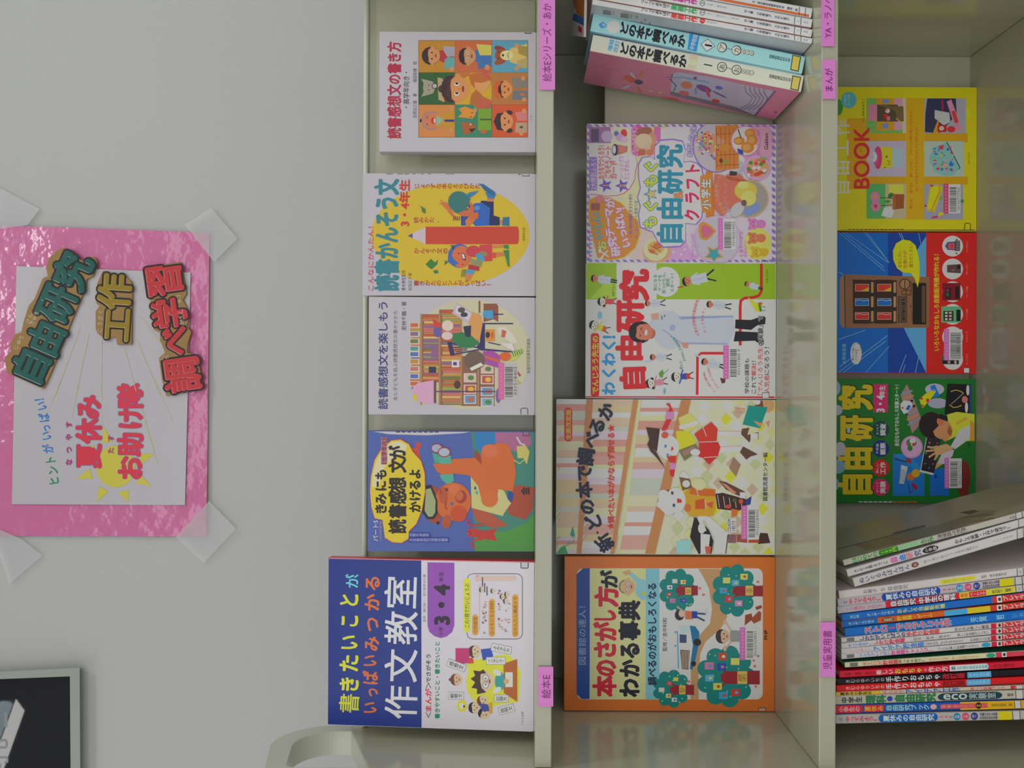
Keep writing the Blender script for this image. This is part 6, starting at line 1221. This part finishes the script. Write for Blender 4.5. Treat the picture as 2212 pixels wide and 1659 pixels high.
low('white book with coloured lettering and a black oval, middle of the three leaning ones', ((1829.2, 1229.5), (1831.5, 1247.5)), ((2212, 1119.8), (2212, 1136)), WT,
    [('v', 'まとめ', 285, 385, 36, (60, 56, 60), .01), ('v', '10', 385, 445, 56, (40, 36, 40), .03), ('v', '歳までに', 440, 670, 34, (60, 56, 60), .01), ('v', '自', 695, 780, 66, (206, 90, 150), .04), ('v', '由', 795, 875, 66, (30, 120, 190), .04), ('v', '研', 875, 955, 66, (226, 120, 130), .05), ('v', '究', 965, 1050, 66, (70, 66, 120), .02), ('e', '', 1060, 1245, 72, (30, 28, 34)), ('v', '小学館', 1085, 1225, 42, (206, 206, 206), .01), ('v', 'おもしろ実験・工作で遊ぼう！', 1425, 2060, 50, (50, 46, 50), .02), ('s', '', 2150, 2300, 90, 0)], group=LG_)
low('white book with a small brown bear on its spine, lowest of the three leaning ones', ((1842.5, 1249), (1846.5, 1268.6)), ((2212, 1140), (2212, 1160.5)), WT,
    [('v', 'ぬいぐるみぼんぼん', 340, 915, 62, (60, 66, 100), .01), ('e', '', 935, 1020, 60, (110, 70, 60)), ('e', '', 960, 1000, 36, (160, 130, 120)), ('v', '縫って巻いて結んでつくる毛糸の動物たち', 1075, 1690, 34, (110, 106, 130), .0), ('v', 'トリノコウザ', 1855, 2090, 26, (110, 106, 130), .0), ('s', '', 2135, 2205, 110, 0)], group=LG_)
low('white book with a yellow pill mark and small dark lettering, first of the upright row', ((1811.5, 1277.2), (1813.5, 1293.2)), ((2212, 1225.1), (2212, 1243.5)), (186, 180, 176),
    [('v', 'お菓子', 385, 550, 50, (80, 80, 110), .0), ('v', 'な', 580, 640, 44, (80, 80, 110), .0), ('v', '自由研究', 665, 900, 50, (80, 80, 110), .0), ('b', '', 1280, 1640, 52, (196, 184, 60)), ('e', '', 1258, 1310, 52, (196, 184, 60)), ('e', '', 1612, 1660, 52, (196, 184, 60)), ('v', '家族で遊べて楽しい', 1295, 1620, 34, (150, 160, 80), .0), ('v', '監修　東京製菓学校', 1725, 2015, 34, (80, 76, 84), .0), ('s', '分', 2135, 2205, 110, 0)])
low('white book with a long blue panel and a five and a six on its spine', ((1809, 1294), (1811.2, 1311.2)), ((2212, 1244.4), (2212, 1261.6)), (166, 160, 162),
    [('v', 'だれ', 165, 215, 34, (60, 80, 140), .02), ('v', 'やってみよう！', 225, 590, 70, (196, 60, 80), .03), ('b', '', 640, 1220, 92, (30, 66, 150)), ('e', '', 600, 690, 92, (30, 66, 150)), ('e', '', 1175, 1265, 92, (30, 66, 150)), ('v', '夏休みの自由研究', 645, 1225, 76, (176, 196, 210), .03), ('v', '56', 1285, 1390, 72, (206, 80, 110), .03), ('v', '年生', 1395, 1435, 34, (80, 76, 84), .0), ('e', '', 1442, 1522, 80, (40, 130, 170)), ('e', '', 1538, 1618, 80, (210, 70, 110)), ('e', '', 1636, 1714, 80, (40, 56, 130)), ('v', '実験', 1455, 1512, 34, (190, 206, 210), .0), ('v', '工作', 1550, 1606, 34, (226, 190, 200), .0), ('v', '調べ', 1648, 1704, 34, (190, 190, 206), .0), ('v', '成績があがる実験', 1740, 1935, 34, (70, 60, 70), .02, -18), ('v', '自由研究特別支援', 1740, 1935, 34, (70, 60, 70), .02, 20), ('b', '', 1940, 2090, 96, (196, 180, 20)), ('s', '', 2110, 2190, 96, 0)])
low('white, red and yellow science book with white outlined lettering', ((1808.5, 1311.6), (1810.8, 1325.8)), ((2212, 1262.4), (2212, 1278)), (166, 160, 166),
    [('v', 'テーマと選び方から、まとめかたまで！', 200, 635, 44, (190, 60, 110), .01), ('b', '', 645, 1480, 88, (190, 30, 50)), ('v', '自由研究', 695, 985, 68, (206, 200, 206), .04, 0, (50, 26, 50)), ('v', '中学生の理科', 1015, 1440, 72, (206, 200, 206), .04, 0, (50, 26, 50)), ('b', '', 1480, 2115, 84, (186, 180, 60)), ('b', '', 1485, 1580, 64, (206, 170, 50)), ('v', '高校', 1490, 1575, 44, (190, 60, 40), .02), ('b', '', 1590, 1780, 60, (206, 40, 50)), ('v', 'ベーシック', 1600, 1775, 46, (226, 200, 190), .02), ('v', '野田新三（編著）', 1850, 2090, 38, (70, 70, 40), .01), ('s', '中', 2120, 2195, 90, 0)])
low('blue book with yellow lettering and a red foot, below the science book', ((1817.4, 1328), (1819.8, 1342)), ((2212, 1278.9), (2212, 1297)), (24, 100, 170),
    [('v', '改訂版', 240, 345, 38, (130, 176, 206), .02), ('v', 'ダンボールで作る', 435, 740, 38, (170, 190, 200), .01), ('v', 'おもしろ自動販売機', 770, 1320, 50, (190, 190, 90), .02)] + [('b', '', 1850, 2600, 200, (204, 56, 50))] + tail[1:2] + tail[2:])
low('orange book with a blue top and pale blue and yellow bands', ((1817.4, 1344), (1818.8, 1354.3)), ((2212, 1298.4), (2212, 1315)), (216, 90, 40),
    [('b', '', 0, 555, 90, (20, 96, 164)), ('v', 'ダンボールで作る', 225, 515, 36, (170, 190, 200), .01), ('e', '', 600, 740, 46, (90, 56, 50)), ('v', '自動販売', 620, 725, 34, (206, 180, 150), .02), ('v', '貯金箱・ゲーム', 770, 1175, 50, (222, 170, 60), .03), ('b', '', 1310, 1570, 90, (70, 150, 200)), ('b', '', 1570, 1830, 90, (200, 170, 40)), ('b', '', 1830, 2600, 90, (206, 60, 50))] + tail[1:])
low('bright blue book with large pink outlined lettering, thickest in the row', ((1823.4, 1357.2), (1827.2, 1375)), ((2212, 1316.5), (2212, 1338.6)), (24, 104, 176),
    [('v', 'ストローでカラクリ工作', 400, 1385, 88, (216, 80, 110), .04, 0, (150, 190, 220)), ('v', '芳賀　哲', 1600, 1990, 60, (130, 180, 210), .02), ('v', 'いかだ社', 2060, 2400, 44, (90, 150, 200), .02)], s=1785, crop=CB)
low('white book with dark blue and red lettering, just below the bright blue one', ((1817, 1378), (1818, 1388.6)), ((2212, 1340), (2212, 1351)), WT,
    [('b', '', 205, 290, 40, (110, 108, 106)), ('v', 'しかけがいっぱいの', 345, 875, 50, (40, 50, 100), .03), ('v', '手作り貯金箱', 880, 1255, 52, (206, 70, 80), .04), ('v', '作り方も楽しく解説', 1425, 1815, 40, (90, 86, 90), .02), ('b', '', 1838, 1895, 56, (200, 30, 50))] + tail, crop=CB)
low('white book with light blue and red lettering, second below the bright blue one', ((1817, 1390.2), (1818.6, 1401)), ((2212, 1351.7), (2212, 1364.4)), WT,
    [('v', 'やってみよう！', 220, 490, 42, (50, 110, 180), .02), ('v', 'しかけ貯金箱', 500, 865, 50, (206, 60, 90), .04), ('v', '切る・折る・貼るで', 955, 1385, 36, (90, 86, 96), .01), ('v', '楽しい貯金箱がいっぱい', 1455, 1815, 36, (100, 96, 100), .01), ('b', '', 1838, 1895, 60, (200, 30, 50))] + tail, crop=CB)
low('white book with pale pink and blue lettering, third below the bright blue one', ((1817, 1402.4), (1818.6, 1412.8)), ((2212, 1365.8), (2212, 1378.2)), WT,
    [('v', 'つくって楽しい！', 225, 490, 40, (214, 130, 130), .01), ('v', 'アイデア貯金箱', 500, 1085, 52, (50, 120, 180), .03), ('v', '工夫すれば、なんでもできちゃう', 1095, 1525, 36, (90, 86, 96), .01), ('v', '貯金箱の工作集', 1600, 1830, 36, (110, 106, 110), .01), ('b', '', 1838, 1895, 56, (200, 30, 50))] + tail, crop=CB)
low('white book with blue and magenta lettering and a small blue oval', ((1817, 1414), (1818.6, 1423.8)), ((2212, 1379.4), (2212, 1392.7)), WT,
    [('b', '', 205, 290, 40, (110, 108, 106)), ('v', 'アイデアいっぱい', 350, 700, 48, (110, 120, 190), .02), ('v', '貯金箱チャレンジ！', 705, 1185, 50, (206, 80, 140), .04), ('v', 'つくりかた楽しい貯金箱づくりガイド', 1235, 1700, 38, (80, 76, 84), .01), ('e', '', 1730, 1835, 50, (50, 140, 170)), ('b', '', 1845, 1900, 60, (200, 30, 60))] + tail, crop=CB)
low('cream book with pink and dark lettering and a green oval, slightly apart in the row', ((1824.3, 1431.6), (1826.2, 1442)), ((2212, 1404.4), (2212, 1417.6)), (186, 184, 150),
    [('b', '', 240, 330, 42, (110, 108, 100)), ('v', '木工ロボ', 380, 610, 48, (206, 110, 120), .03), ('v', '貯金箱', 610, 790, 52, (206, 70, 80), .04), ('v', '作っちゃおう！', 790, 1095, 44, (60, 56, 50), .02), ('v', '身のまわりの道具で、楽しい貯金箱ができちゃう', 1135, 1710, 32, (210, 120, 80), .01), ('e', '', 1785, 1890, 50, (50, 140, 120)), ('b', '', 1895, 1955, 60, (200, 50, 80)), ('b', '', 1955, 2600, 90, (200, 60, 80)), ('b', '', 1960, 2015, 60, (196, 190, 180)), ('e', '', 1970, 2005, 36, (60, 56, 60))], crop=CB, side_col=(30, 90, 70))
low('crimson book with yellow and white lettering and a white panel', ((1812, 1450.6), (1814.8, 1463.6)), ((2212, 1426.5), (2212, 1443.4)), (196, 26, 52),
    [('v', '学校で・家庭で・友だちと', 180, 530, 34, (90, 16, 30), .02), ('v', '楽しい', 535, 735, 56, (216, 190, 206), .02), ('v', 'おもちゃ', 740, 1060, 60, (222, 190, 50), .02), ('v', 'の', 1075, 1115, 36, (216, 190, 206), .0), ('v', '作り方', 1125, 1350, 60, (216, 190, 206), .02), ('b', '', 1370, 1780, 68, (176, 190, 190)), ('e', '', 1755, 1810, 68, (176, 190, 190)), ('v', '遊', 1385, 1435, 40, (60, 50, 80), .02), ('v', 'とうほうおもちゃの会', 1450, 1800, 40, (60, 130, 150), .02), ('v', '大月書店', 1850, 2100, 40, (140, 10, 30), .03)], crop=CB)
low('black book with white lettering and a pale blue panel', ((1808.3, 1466.5), (1809.5, 1479.5)), ((2212, 1444.5), (2212, 1459.8)), (22, 20, 28),
    [('v', 'きむらゆういちの', 190, 635, 46, (176, 172, 176), .0), ('v', '手作りおもちゃ', 645, 1265, 66, (206, 196, 190), .02), ('v', '改訂版', 1285, 1540, 60, (170, 30, 40), .04), ('b', '', 1570, 1840, 66, (80, 150, 196)), ('v', 'チャイルド本', 1590, 1820, 40, (150, 190, 216), .02)], crop=CB)
low('bright red book with white lettering and a pale blue panel, below the black one', ((1807.2, 1481.2), (1807.2, 1494.5)), ((2212, 1461), (2212, 1476.8)), (204, 26, 30),
    [('v', 'きむらゆういちの', 190, 635, 46, (222, 180, 170), .0), ('v', '手作りおもちゃ', 645, 1265, 66, (226, 206, 190), .02), ('v', '改訂版', 1285, 1540, 60, (120, 16, 20), .05), ('b', '', 1562, 1832, 66, (80, 150, 196)), ('v', 'ＫＯＤＯＭＯ', 1580, 1820, 40, (150, 190, 216), .02)], crop=CB)
low('thin yellow and white book almost hidden below the bright red one', ((1806, 1495.8), (1806, 1502.5)), ((2212, 1478.8), (2212, 1488.6)), (176, 166, 150),
    [('b', '', 0, 590, 80, (190, 160, 40)), ('v', '夏休み小学生の', 130, 490, 40, (60, 50, 30), .03), ('v', 'みんなで', 600, 855, 36, (206, 90, 90), .02), ('v', 'アイデア工作', 860, 1490, 46, (50, 90, 170), .03), ('v', '楽しい実験ブック', 1600, 2000, 30, (206, 60, 70), .02), ('b', '', 2060, 2110, 60, (200, 40, 50)), ('s', '', 2120, 2200, 60, 0)], crop=CB)
low('pale book with green lettering and a dark green oval', ((1804.5, 1504), (1804.8, 1521.8)), ((2212, 1489.2), (2212, 1510.5)), (166, 160, 146),
    [('v', '中学生', 140, 380, 66, (60, 70, 60), .04), ('v', '理科', 415, 650, 88, (40, 110, 70), .06), ('e', '', 660, 725, 60, (30, 70, 150)), ('v', '自由研究', 745, 1215, 92, (40, 110, 70), .06), ('b', '', 1320, 1880, 82, (20, 60, 70)), ('e', '', 1235, 1400, 82, (20, 60, 70)), ('e', '', 1800, 1965, 82, (20, 60, 70)), ('h', 'eco', 1300, 1565, 66, (170, 176, 170), .02), ('v', '実験室', 1580, 1895, 66, (150, 160, 160), .02), ('v', '編者', 2020, 2095, 34, (90, 80, 70), .02), ('s', '', 2120, 2200, 110, 0)], crop=CB)
low('blue and golden book with red panels at its top', ((1804.5, 1524), (1805, 1541)), ((2212, 1511), (2212, 1531.6)), (20, 80, 150),
    [('b', '', 75, 360, 84, (196, 30, 50)), ('e', '', 330, 385, 70, (196, 30, 50)), ('v', '小学生の', 110, 355, 60, (226, 150, 160), .03), ('b', '', 400, 625, 74, (196, 30, 50)), ('v', '夏休み', 405, 620, 60, (222, 150, 60), .03), ('v', '自由研究ブック', 645, 1140, 70, (150, 190, 210), .02), ('e', '', 1150, 1225, 60, (206, 150, 140)), ('b', '', 1490, 2600, 98, (200, 150, 20)), ('b', '', 1265, 1800, 52, (214, 70, 80)), ('v', '実験・観察・工作アイデアがいっぱい', 1275, 1650, 34, (230, 160, 150), .0), ('e', '', 1665, 1730, 78, (50, 40, 30)), ('v', '80', 1672, 1724, 60, (200, 160, 50), .03), ('v', 'テーマ', 1735, 1810, 34, (230, 150, 140), .0), ('v', '成美堂出版編集部　編集', 1840, 2080, 32, (80, 60, 30), .0), ('s', '', 2105, 2175, 80, 0)], crop=CB)
low('white book with a bright blue panel and a three and four, leftmost in the row', ((1805, 1545), (1806, 1563)), ((2212, 1533.6), (2212, 1555.6)), (160, 156, 152),
    [('v', 'だれ', 120, 160, 34, (60, 80, 140), .02), ('v', 'やってみよう！', 190, 555, 70, (190, 50, 80), .03), ('b', '', 620, 1180, 92, (10, 90, 160)), ('e', '', 565, 655, 92, (10, 90, 160)), ('e', '', 1150, 1235, 92, (10, 90, 160)), ('v', '夏休みの自由研究', 615, 1195, 76, (176, 200, 210), .03), ('v', '34', 1250, 1360, 72, (206, 80, 100), .03), ('v', '年生', 1368, 1405, 34, (80, 76, 84), .0), ('e', '', 1415, 1492, 84, (30, 120, 160)), ('e', '', 1510, 1590, 84, (206, 70, 100)), ('e', '', 1610, 1690, 84, (40, 50, 120)), ('v', '実験', 1427, 1482, 34, (190, 206, 210), .0), ('v', '工作', 1522, 1580, 34, (226, 190, 200), .0), ('v', '調べ', 1622, 1680, 34, (190, 190, 206), .0), ('v', '成績があがる実験', 1712, 1910, 34, (70, 60, 70), .02, -20), ('v', '自由研究特別支援', 1712, 1910, 34, (70, 60, 70), .02, 20), ('b', '', 1920, 2070, 100, (190, 176, 16)), ('s', '', 2085, 2165, 100, 0)], crop=CB)
# ------------------------------------------------------------------ shelf labels
YE_ = YF - 0.0031
def shelf_label(text, x0, x1, y0, y1, label, ty0, ty1, tx0, tx1, stroke=(120, 40, 110), skew=0):
    O = at_depth((x0 + x1) / 2, y1, YE_); U, V, N = Vector((1, 0, 0)), Vector((0, 0, 1)), Vector((0, -1, 0))
    pts = [at_depth(x, y, YE_) for x, y in ((x0, y1), (x1, y1 - skew), (x1, y0), (x0, y0 + skew))]
    mt = frame_mtx(O, U, V, N); inv = mt.inverted()
    e = empty('shelf_label', mt, label, 'label', 'pink labels stuck along the shelf edges')
    q = [inv @ p for p in pts]; n = 8; v = []
    # slightly bowed paper strip
    for j in (0, 1):
        for i in range(n + 1):
            a = q[0].lerp(q[3], i / n); b = q[1].lerp(q[2], i / n); w = 0.0002 * math.sin(i * 1.9)
            v += [(a.x, a.y, j * 0.0003 + w), (b.x, b.y, j * 0.0003 + w)]
    f = []; m = 2 * (n + 1)
    for i in range(n): f += [(2 * i, 2 * i + 1, 2 * i + 3, 2 * i + 2), (m + 2 * i, m + 2 * i + 2, m + 2 * i + 3, m + 2 * i + 1), (2 * i, 2 * i + 2, m + 2 * i + 2, m + 2 * i), (2 * i + 1, m + 2 * i + 1, m + 2 * i + 3, 2 * i + 3)]
    f += [(0, m, m + 1, 1), (2 * n, 2 * n + 1, m + 2 * n + 1, m + 2 * n)]
    mesh_obj('paper_strip', v, f, M['pinkpaper'], e)
    c = Canvas(O, U, V, N, inv, 1.7, z0=0.0007); c.part = 'lettering'
    c.tx(text, tx0, ty0, tx1, ty1, stroke, 0.0); c.build(e)
M['pinkpaper'] = mat('pink_marker_paper', alb((216, 130, 196), 1.4), 0.3, 0.5)
shelf_label('絵本Eシリーズ・あか', 1165, 1199, -60, 194, 'long pink label at the right end of the top shelf edge', 8, 176, 1171, 1192)
shelf_label('絵本E', 1162, 1195, 1440, 1526, 'small pink label at the left end of the top shelf edge', 1458, 1508, 1169, 1190)
shelf_label('YA・ラノベ', 1774, 1802, -20, 100, 'pink label with roman letters at the right end of the middle shelf edge', -8, 82, 1779, 1797)
shelf_label('まんが', 1776, 1805, 129, 214, 'pink label with three kana letters above the yellow craft book', 148, 197, 1781, 1799, (90, 36, 90))
shelf_label('児童実用書', 1772, 1804, 1344, 1462, 'pink label above the thin books on the lower shelf', 1362, 1446, 1777, 1797)

# ------------------------------------------------------------------ poster on the wall
YP = YWALL - 0.004
U, V, N = Vector((1, 0, 0)), Vector((0, 0, 1)), Vector((0, -1, 0))
def sheet(name, quad, y, th, m, parent, inv, wob=0.0, n=14, seed=0, cols=None):
    """paper sheet through four image corners, with soft ripples and a real thickness"""
    r = random.Random(seed); ph = [r.uniform(0, 6) for _ in range(6)]
    P = [at_depth(px, py, y) for px, py in quad]; v = []
    for j in (0, 1):
        for a in range(n + 1):
            for b in range(n + 1):
                p = P[0].lerp(P[1], a / n).lerp(P[3].lerp(P[2], a / n), b / n)
                w = wob * (math.sin(a * .9 + ph[0]) * math.sin(b * 1.1 + ph[1]) + .6 * math.sin(a * 1.7 + b * .8 + ph[2]))
                v.append(inv @ Vector((p.x, y - j * th - w - wob * 1.6, p.z)))
    f = []; K = (n + 1) ** 2; v += v[:]; D = 2 * K
    for a in range(n):
        for b in range(n):
            i = a * (n + 1) + b; q = (i, i + 1, i + n + 2, i + n + 1); f += [q, tuple(K + k for k in q[::-1])]
    for a in range(n):
        for i, k in ((a * (n + 1), (a + 1) * (n + 1)), (a * (n + 1) + n, (a + 1) * (n + 1) + n), (a, a + 1), (n * (n + 1) + a, n * (n + 1) + a + 1)): f.append((D + i, D + k, D + K + k, D + K + i))
    return mesh_obj(name, v, f, m, parent, None if cols is None else [cols] * len(f), smooth=True)
O = at_depth(451, 1158, YP); mt = frame_mtx(O, U, V, N); inv = mt.inverted()
po = empty('poster', mt, 'laminated pink poster with a white sheet and a yellow sun, taped to the wall', 'poster')
M['laminate'] = mat('laminated_pink_card', alb((204, 112, 158), 1.28), 0.3, 0.5, coat=1.0, bump=0.75, bscale=26, coat_rough=0.1)
sheet('pink_card', ((-46, 485), (453, 503), (447, 1158), (-50, 1157)), YP, 0.0012, M['laminate'], po, inv, 0.0006, 18, 4)
M['laminate_white'] = mat('laminated_white_paper', alb((178, 174, 178), 1.45), 0.25, 0.5, coat=0.3, bump=0.15, bscale=14, coat_rough=0.3)
pa = YP - 0.0045
sheet('white_sheet', ((36, 575), (412, 589), (400, 1091), (26, 1089)), pa, 0.0004, M['laminate_white'], po, inv, 0.0001, 10, 2)
c = Canvas(Vector((O.x, pa - 0.0009, O.z)), U, V, N, inv, 1.4, z0=0.0001).crop(0, 820, 3.951)
c.part = 'sun_picture'; SY = (196, 186, 76)
c.ell(985, 740, 168, 178, SY, n=40)
for t in (((880, 395), (960, 530), (875, 540)), ((1180, 630), (1315, 635), (1210, 720)), ((1205, 820), (1295, 910), (1155, 885)), ((1005, 965), (1098, 940), (1095, 1045)), ((845, 910), (930, 955), (825, 1040)), ((650, 845), (765, 760), (790, 845)), ((690, 575), (800, 560), (830, 640))): c.poly(list(t), SY)
for a, b in (((520, 0), (410, 270)), ((680, 0), (610, 330)), ((870, 0), (870, 390)), ((1140, 0), (1320, 620)), ((1320, 0), (1480, 370)), ((1230, 340), (1350, 740)), ((500, 60), (470, 140))): c.line([a, b], 4, (196, 190, 150))
c.part = 'lettering'
for q, x, y, col in zip('ヒントがいっぱい！', (460, 450, 430, 408, 395, 388, 375, 355, 330), (865, 775, 690, 590, 480, 415, 325, 225, 150), [(40, 140, 100)] * 3 + [(50, 120, 190)] * 6): c.ch(q, x, y, 78 if q not in 'っ' else 66, 96, col, -8, 0.02)
for q, y in zip('なつやす', (705, 600, 490, 385)): c.ch(q, 588, y, 54, 60, (196, 50, 90), 0, 0.02, (90, 90, 170), 0.03)
for q, y in zip('たす', (605, 500)): c.ch(q, 945, y, 54, 56, (196, 60, 90), 0, 0.02, (90, 90, 170), 0.03)
for q, y in zip('夏休み', (650, 435, 235)): c.ch(q, 755, y, 205, 215, (206, 60, 80), 0, 0.045, (100, 110, 170), 0.015, 3)
for q, y, w in zip('お助け隊', (755, 550, 330, 140), (205, 200, 190, 210)): c.ch(q, 1110, y, w, 215, (206, 60, 80), 0, 0.045, (100, 110, 170), 0.015, 3)
c.crop(0, 450, 4.047)
for a, b in (((700, 1050), (480, 1640)), ((780, 1090), (660, 1640)), ((890, 1150), (885, 1640)), ((1090, 1230), (1190, 1600)), ((1190, 1140), (1400, 1640)), ((1220, 930), (1500, 1300))): c.line([a, b], 4, (196, 190, 150))
c.build(po)

# thick painted card words stuck over the poster
def cutout(label, outline, chars, col, furi, furi_pts):
    y0 = pa - 0.0014
    cc = Canvas(Vector((O.x, y0 - 0.004, O.z)), U, V, N, inv, 1.35).crop(0, 450, 4.047)
    def w(p): q = ray(p[0] / 4.047, 450 + p[1] / 4.047); t = (y0 - 0.004) / q.y; return EYE + q * t
    W = [w(p) for p in outline]; cx = sum(p.x for p in W) / len(W); cz = min(p.z for p in W)
    m2 = frame_mtx(Vector((cx, y0, cz)), U, V, N); i2 = m2.inverted()
    e = empty('cutout_word', m2, label, 'lettering', 'thick card words stuck on the poster')
    pts = [(i2 @ p) for p in W]
    prism('card_backing', [(p.x, p.y) for p in pts], 2, 0.0, 0.004, M['card'], e, 0.0006)
    c = Canvas(Vector((cx, y0 - 0.004, cz)), U, V, N, i2, 1.35).crop(0, 450, 4.047); c.part = 'letter'
    for q, x, y, wd, h, d in chars:
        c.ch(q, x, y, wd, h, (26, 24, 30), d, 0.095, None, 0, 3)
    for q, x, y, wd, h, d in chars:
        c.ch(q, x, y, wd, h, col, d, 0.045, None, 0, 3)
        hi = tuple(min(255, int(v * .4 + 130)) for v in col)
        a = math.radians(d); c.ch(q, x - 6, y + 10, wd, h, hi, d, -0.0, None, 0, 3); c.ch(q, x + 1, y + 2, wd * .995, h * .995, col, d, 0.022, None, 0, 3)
    c.part = 'small_lettering'
    for q, (x, y) in zip(furi, furi_pts): c.ch(q, x, y, 44, 44, (196, 180, 160), 10, 0.01)
    c.build(e)
M['card'] = mat('brown_card', alb((158, 128, 82), 1.3), 0.6, 0.3, var=0.06, vscale=30)
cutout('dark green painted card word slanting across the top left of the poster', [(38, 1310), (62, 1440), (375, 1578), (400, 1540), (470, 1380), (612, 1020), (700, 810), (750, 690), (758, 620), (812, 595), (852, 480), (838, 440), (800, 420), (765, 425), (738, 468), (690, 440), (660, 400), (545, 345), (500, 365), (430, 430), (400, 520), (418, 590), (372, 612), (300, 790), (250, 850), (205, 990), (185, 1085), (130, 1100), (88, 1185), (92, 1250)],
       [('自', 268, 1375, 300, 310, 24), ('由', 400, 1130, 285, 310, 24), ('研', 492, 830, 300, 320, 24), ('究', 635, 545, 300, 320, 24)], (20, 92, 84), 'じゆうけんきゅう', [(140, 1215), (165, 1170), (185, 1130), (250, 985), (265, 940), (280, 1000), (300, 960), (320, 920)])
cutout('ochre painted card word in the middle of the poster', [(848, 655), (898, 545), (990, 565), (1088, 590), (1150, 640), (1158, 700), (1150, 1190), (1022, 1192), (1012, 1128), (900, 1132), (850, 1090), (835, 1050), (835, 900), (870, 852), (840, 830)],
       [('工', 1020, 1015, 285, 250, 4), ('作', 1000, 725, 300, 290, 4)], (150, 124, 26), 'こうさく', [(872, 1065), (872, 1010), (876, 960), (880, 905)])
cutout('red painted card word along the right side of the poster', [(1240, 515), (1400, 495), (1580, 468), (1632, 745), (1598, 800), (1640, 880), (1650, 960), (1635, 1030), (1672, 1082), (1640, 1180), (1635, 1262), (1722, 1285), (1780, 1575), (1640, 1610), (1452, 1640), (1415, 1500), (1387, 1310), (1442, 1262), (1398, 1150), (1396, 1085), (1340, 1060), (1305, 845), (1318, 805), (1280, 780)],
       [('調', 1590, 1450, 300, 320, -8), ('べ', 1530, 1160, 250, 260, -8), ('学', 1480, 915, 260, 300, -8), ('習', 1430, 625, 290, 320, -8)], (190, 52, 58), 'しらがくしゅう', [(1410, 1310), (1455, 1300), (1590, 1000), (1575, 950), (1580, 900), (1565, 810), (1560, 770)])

# ------------------------------------------------------------------ clear tape
M['tape'] = mat('clear_tape', lin((238, 238, 238)), 0.3, 0.5, bump=0.15, bscale=40)
nt = M['tape'].node_tree; b = nt.nodes['Principled BSDF']; b.inputs['Alpha'].default_value = 0.3
for lab, quad, y in (('clear tape across the lower right corner of the poster', ((400, 486), (456, 449), (513, 515), (463, 566)), YP - 0.0035),
                     ('clear tape across the lower left corner of the poster', ((452, 1082), (510, 1142), (441, 1216), (380, 1160)), YP - 0.0035),
                     ('wide clear tape at the upper left corner of the poster', ((-20, 1135), (48, 1165), (92, 1200), (20, 1262)), YP - 0.0035),
                     ('wide clear tape at the upper right corner of the poster', ((-30, 500), (60, 486), (86, 452), (-20, 395)), YP - 0.0035)):
    o0 = at_depth(quad[0][0], quad[0][1], y); m3 = frame_mtx(o0, U, V, N)
    e = empty('tape_strip', m3, lab, 'tape', 'clear tape on the poster corners')
    sheet('film', quad, y, 0.00015, M['tape'], e, m3.inverted(), 0.0002, 6, len(lab))

# ------------------------------------------------------------------ glazed notice board at the upper left
t = math.radians(0.0)
fr = empty('notice_board', Matrix.Translation(at_depth(172, 1445, YWALL - 0.02)), 'dark glazed notice board in a pale grey frame at the upper left of the wall', 'notice board')
FI = fr.matrix_world.inverted(); yb = YWALL - 0.018
def bp(px, py, y): return FI @ at_depth(px, py, y)
M['alu'] = mat('pale_frame', lin((170, 176, 168)), 0.32, 0.5)
M['dark'] = mat('dark_board', lin((50, 52, 66)), 0.35, 0.4)
M['glass'] = mat('board_glass', lin((36, 37, 42)), 0.02, 0.4)
A = [(-200, 1452 + 9), (172, 1442), (174, 1760), (-200, 1760)]; B = [(-200, 1475), (151, 1461), (153, 1740), (-200, 1740)]
for name, k in (('frame_side', 0), ('frame_bottom', 1), ('frame_side', 2)):
    q = [A[k], A[k + 1], B[k + 1], B[k]]
    v = [bp(*p, YWALL - 0.0005) for p in q] + [bp(*p, yb - 0.004) for p in q]
    mesh_obj(name, v, [(3, 2, 1, 0), (4, 5, 6, 7), (0, 1, 5, 4), (1, 2, 6, 5), (2, 3, 7, 6), (3, 0, 4, 7)], M['alu'], fr)
q = [bp(p[0], p[1], YWALL - 0.002) for p in B] + [bp(p[0], p[1], YWALL - 0.012) for p in B]
mesh_obj('glazed_panel', q, [(3, 2, 1, 0), (4, 5, 6, 7), (0, 1, 5, 4), (1, 2, 6, 5), (2, 3, 7, 6), (3, 0, 4, 7)], M['glass'], fr)
cn = Canvas(Vector((fr.location.x, YWALL - 0.012, fr.location.z)), U, V, N, FI, 1.5).crop(0, 1400, 6.407); cn.part = 'lettering'
G = (128, 132, 134)
cn.rect(58, 880, 104, 1092, G); cn.line([(0, 1275), (80, 1275), (92, 1300), (92, 1350), (80, 1375), (0, 1375)], 34, G); cn.line([(0, 1512), (90, 1512), (104, 1530), (104, 1575), (60, 1580)], 30, G); cn.line([(0, 1600), (0, 1659)], 30, G)
cn.build(fr)
bpy.data.objects.remove(_tobj)
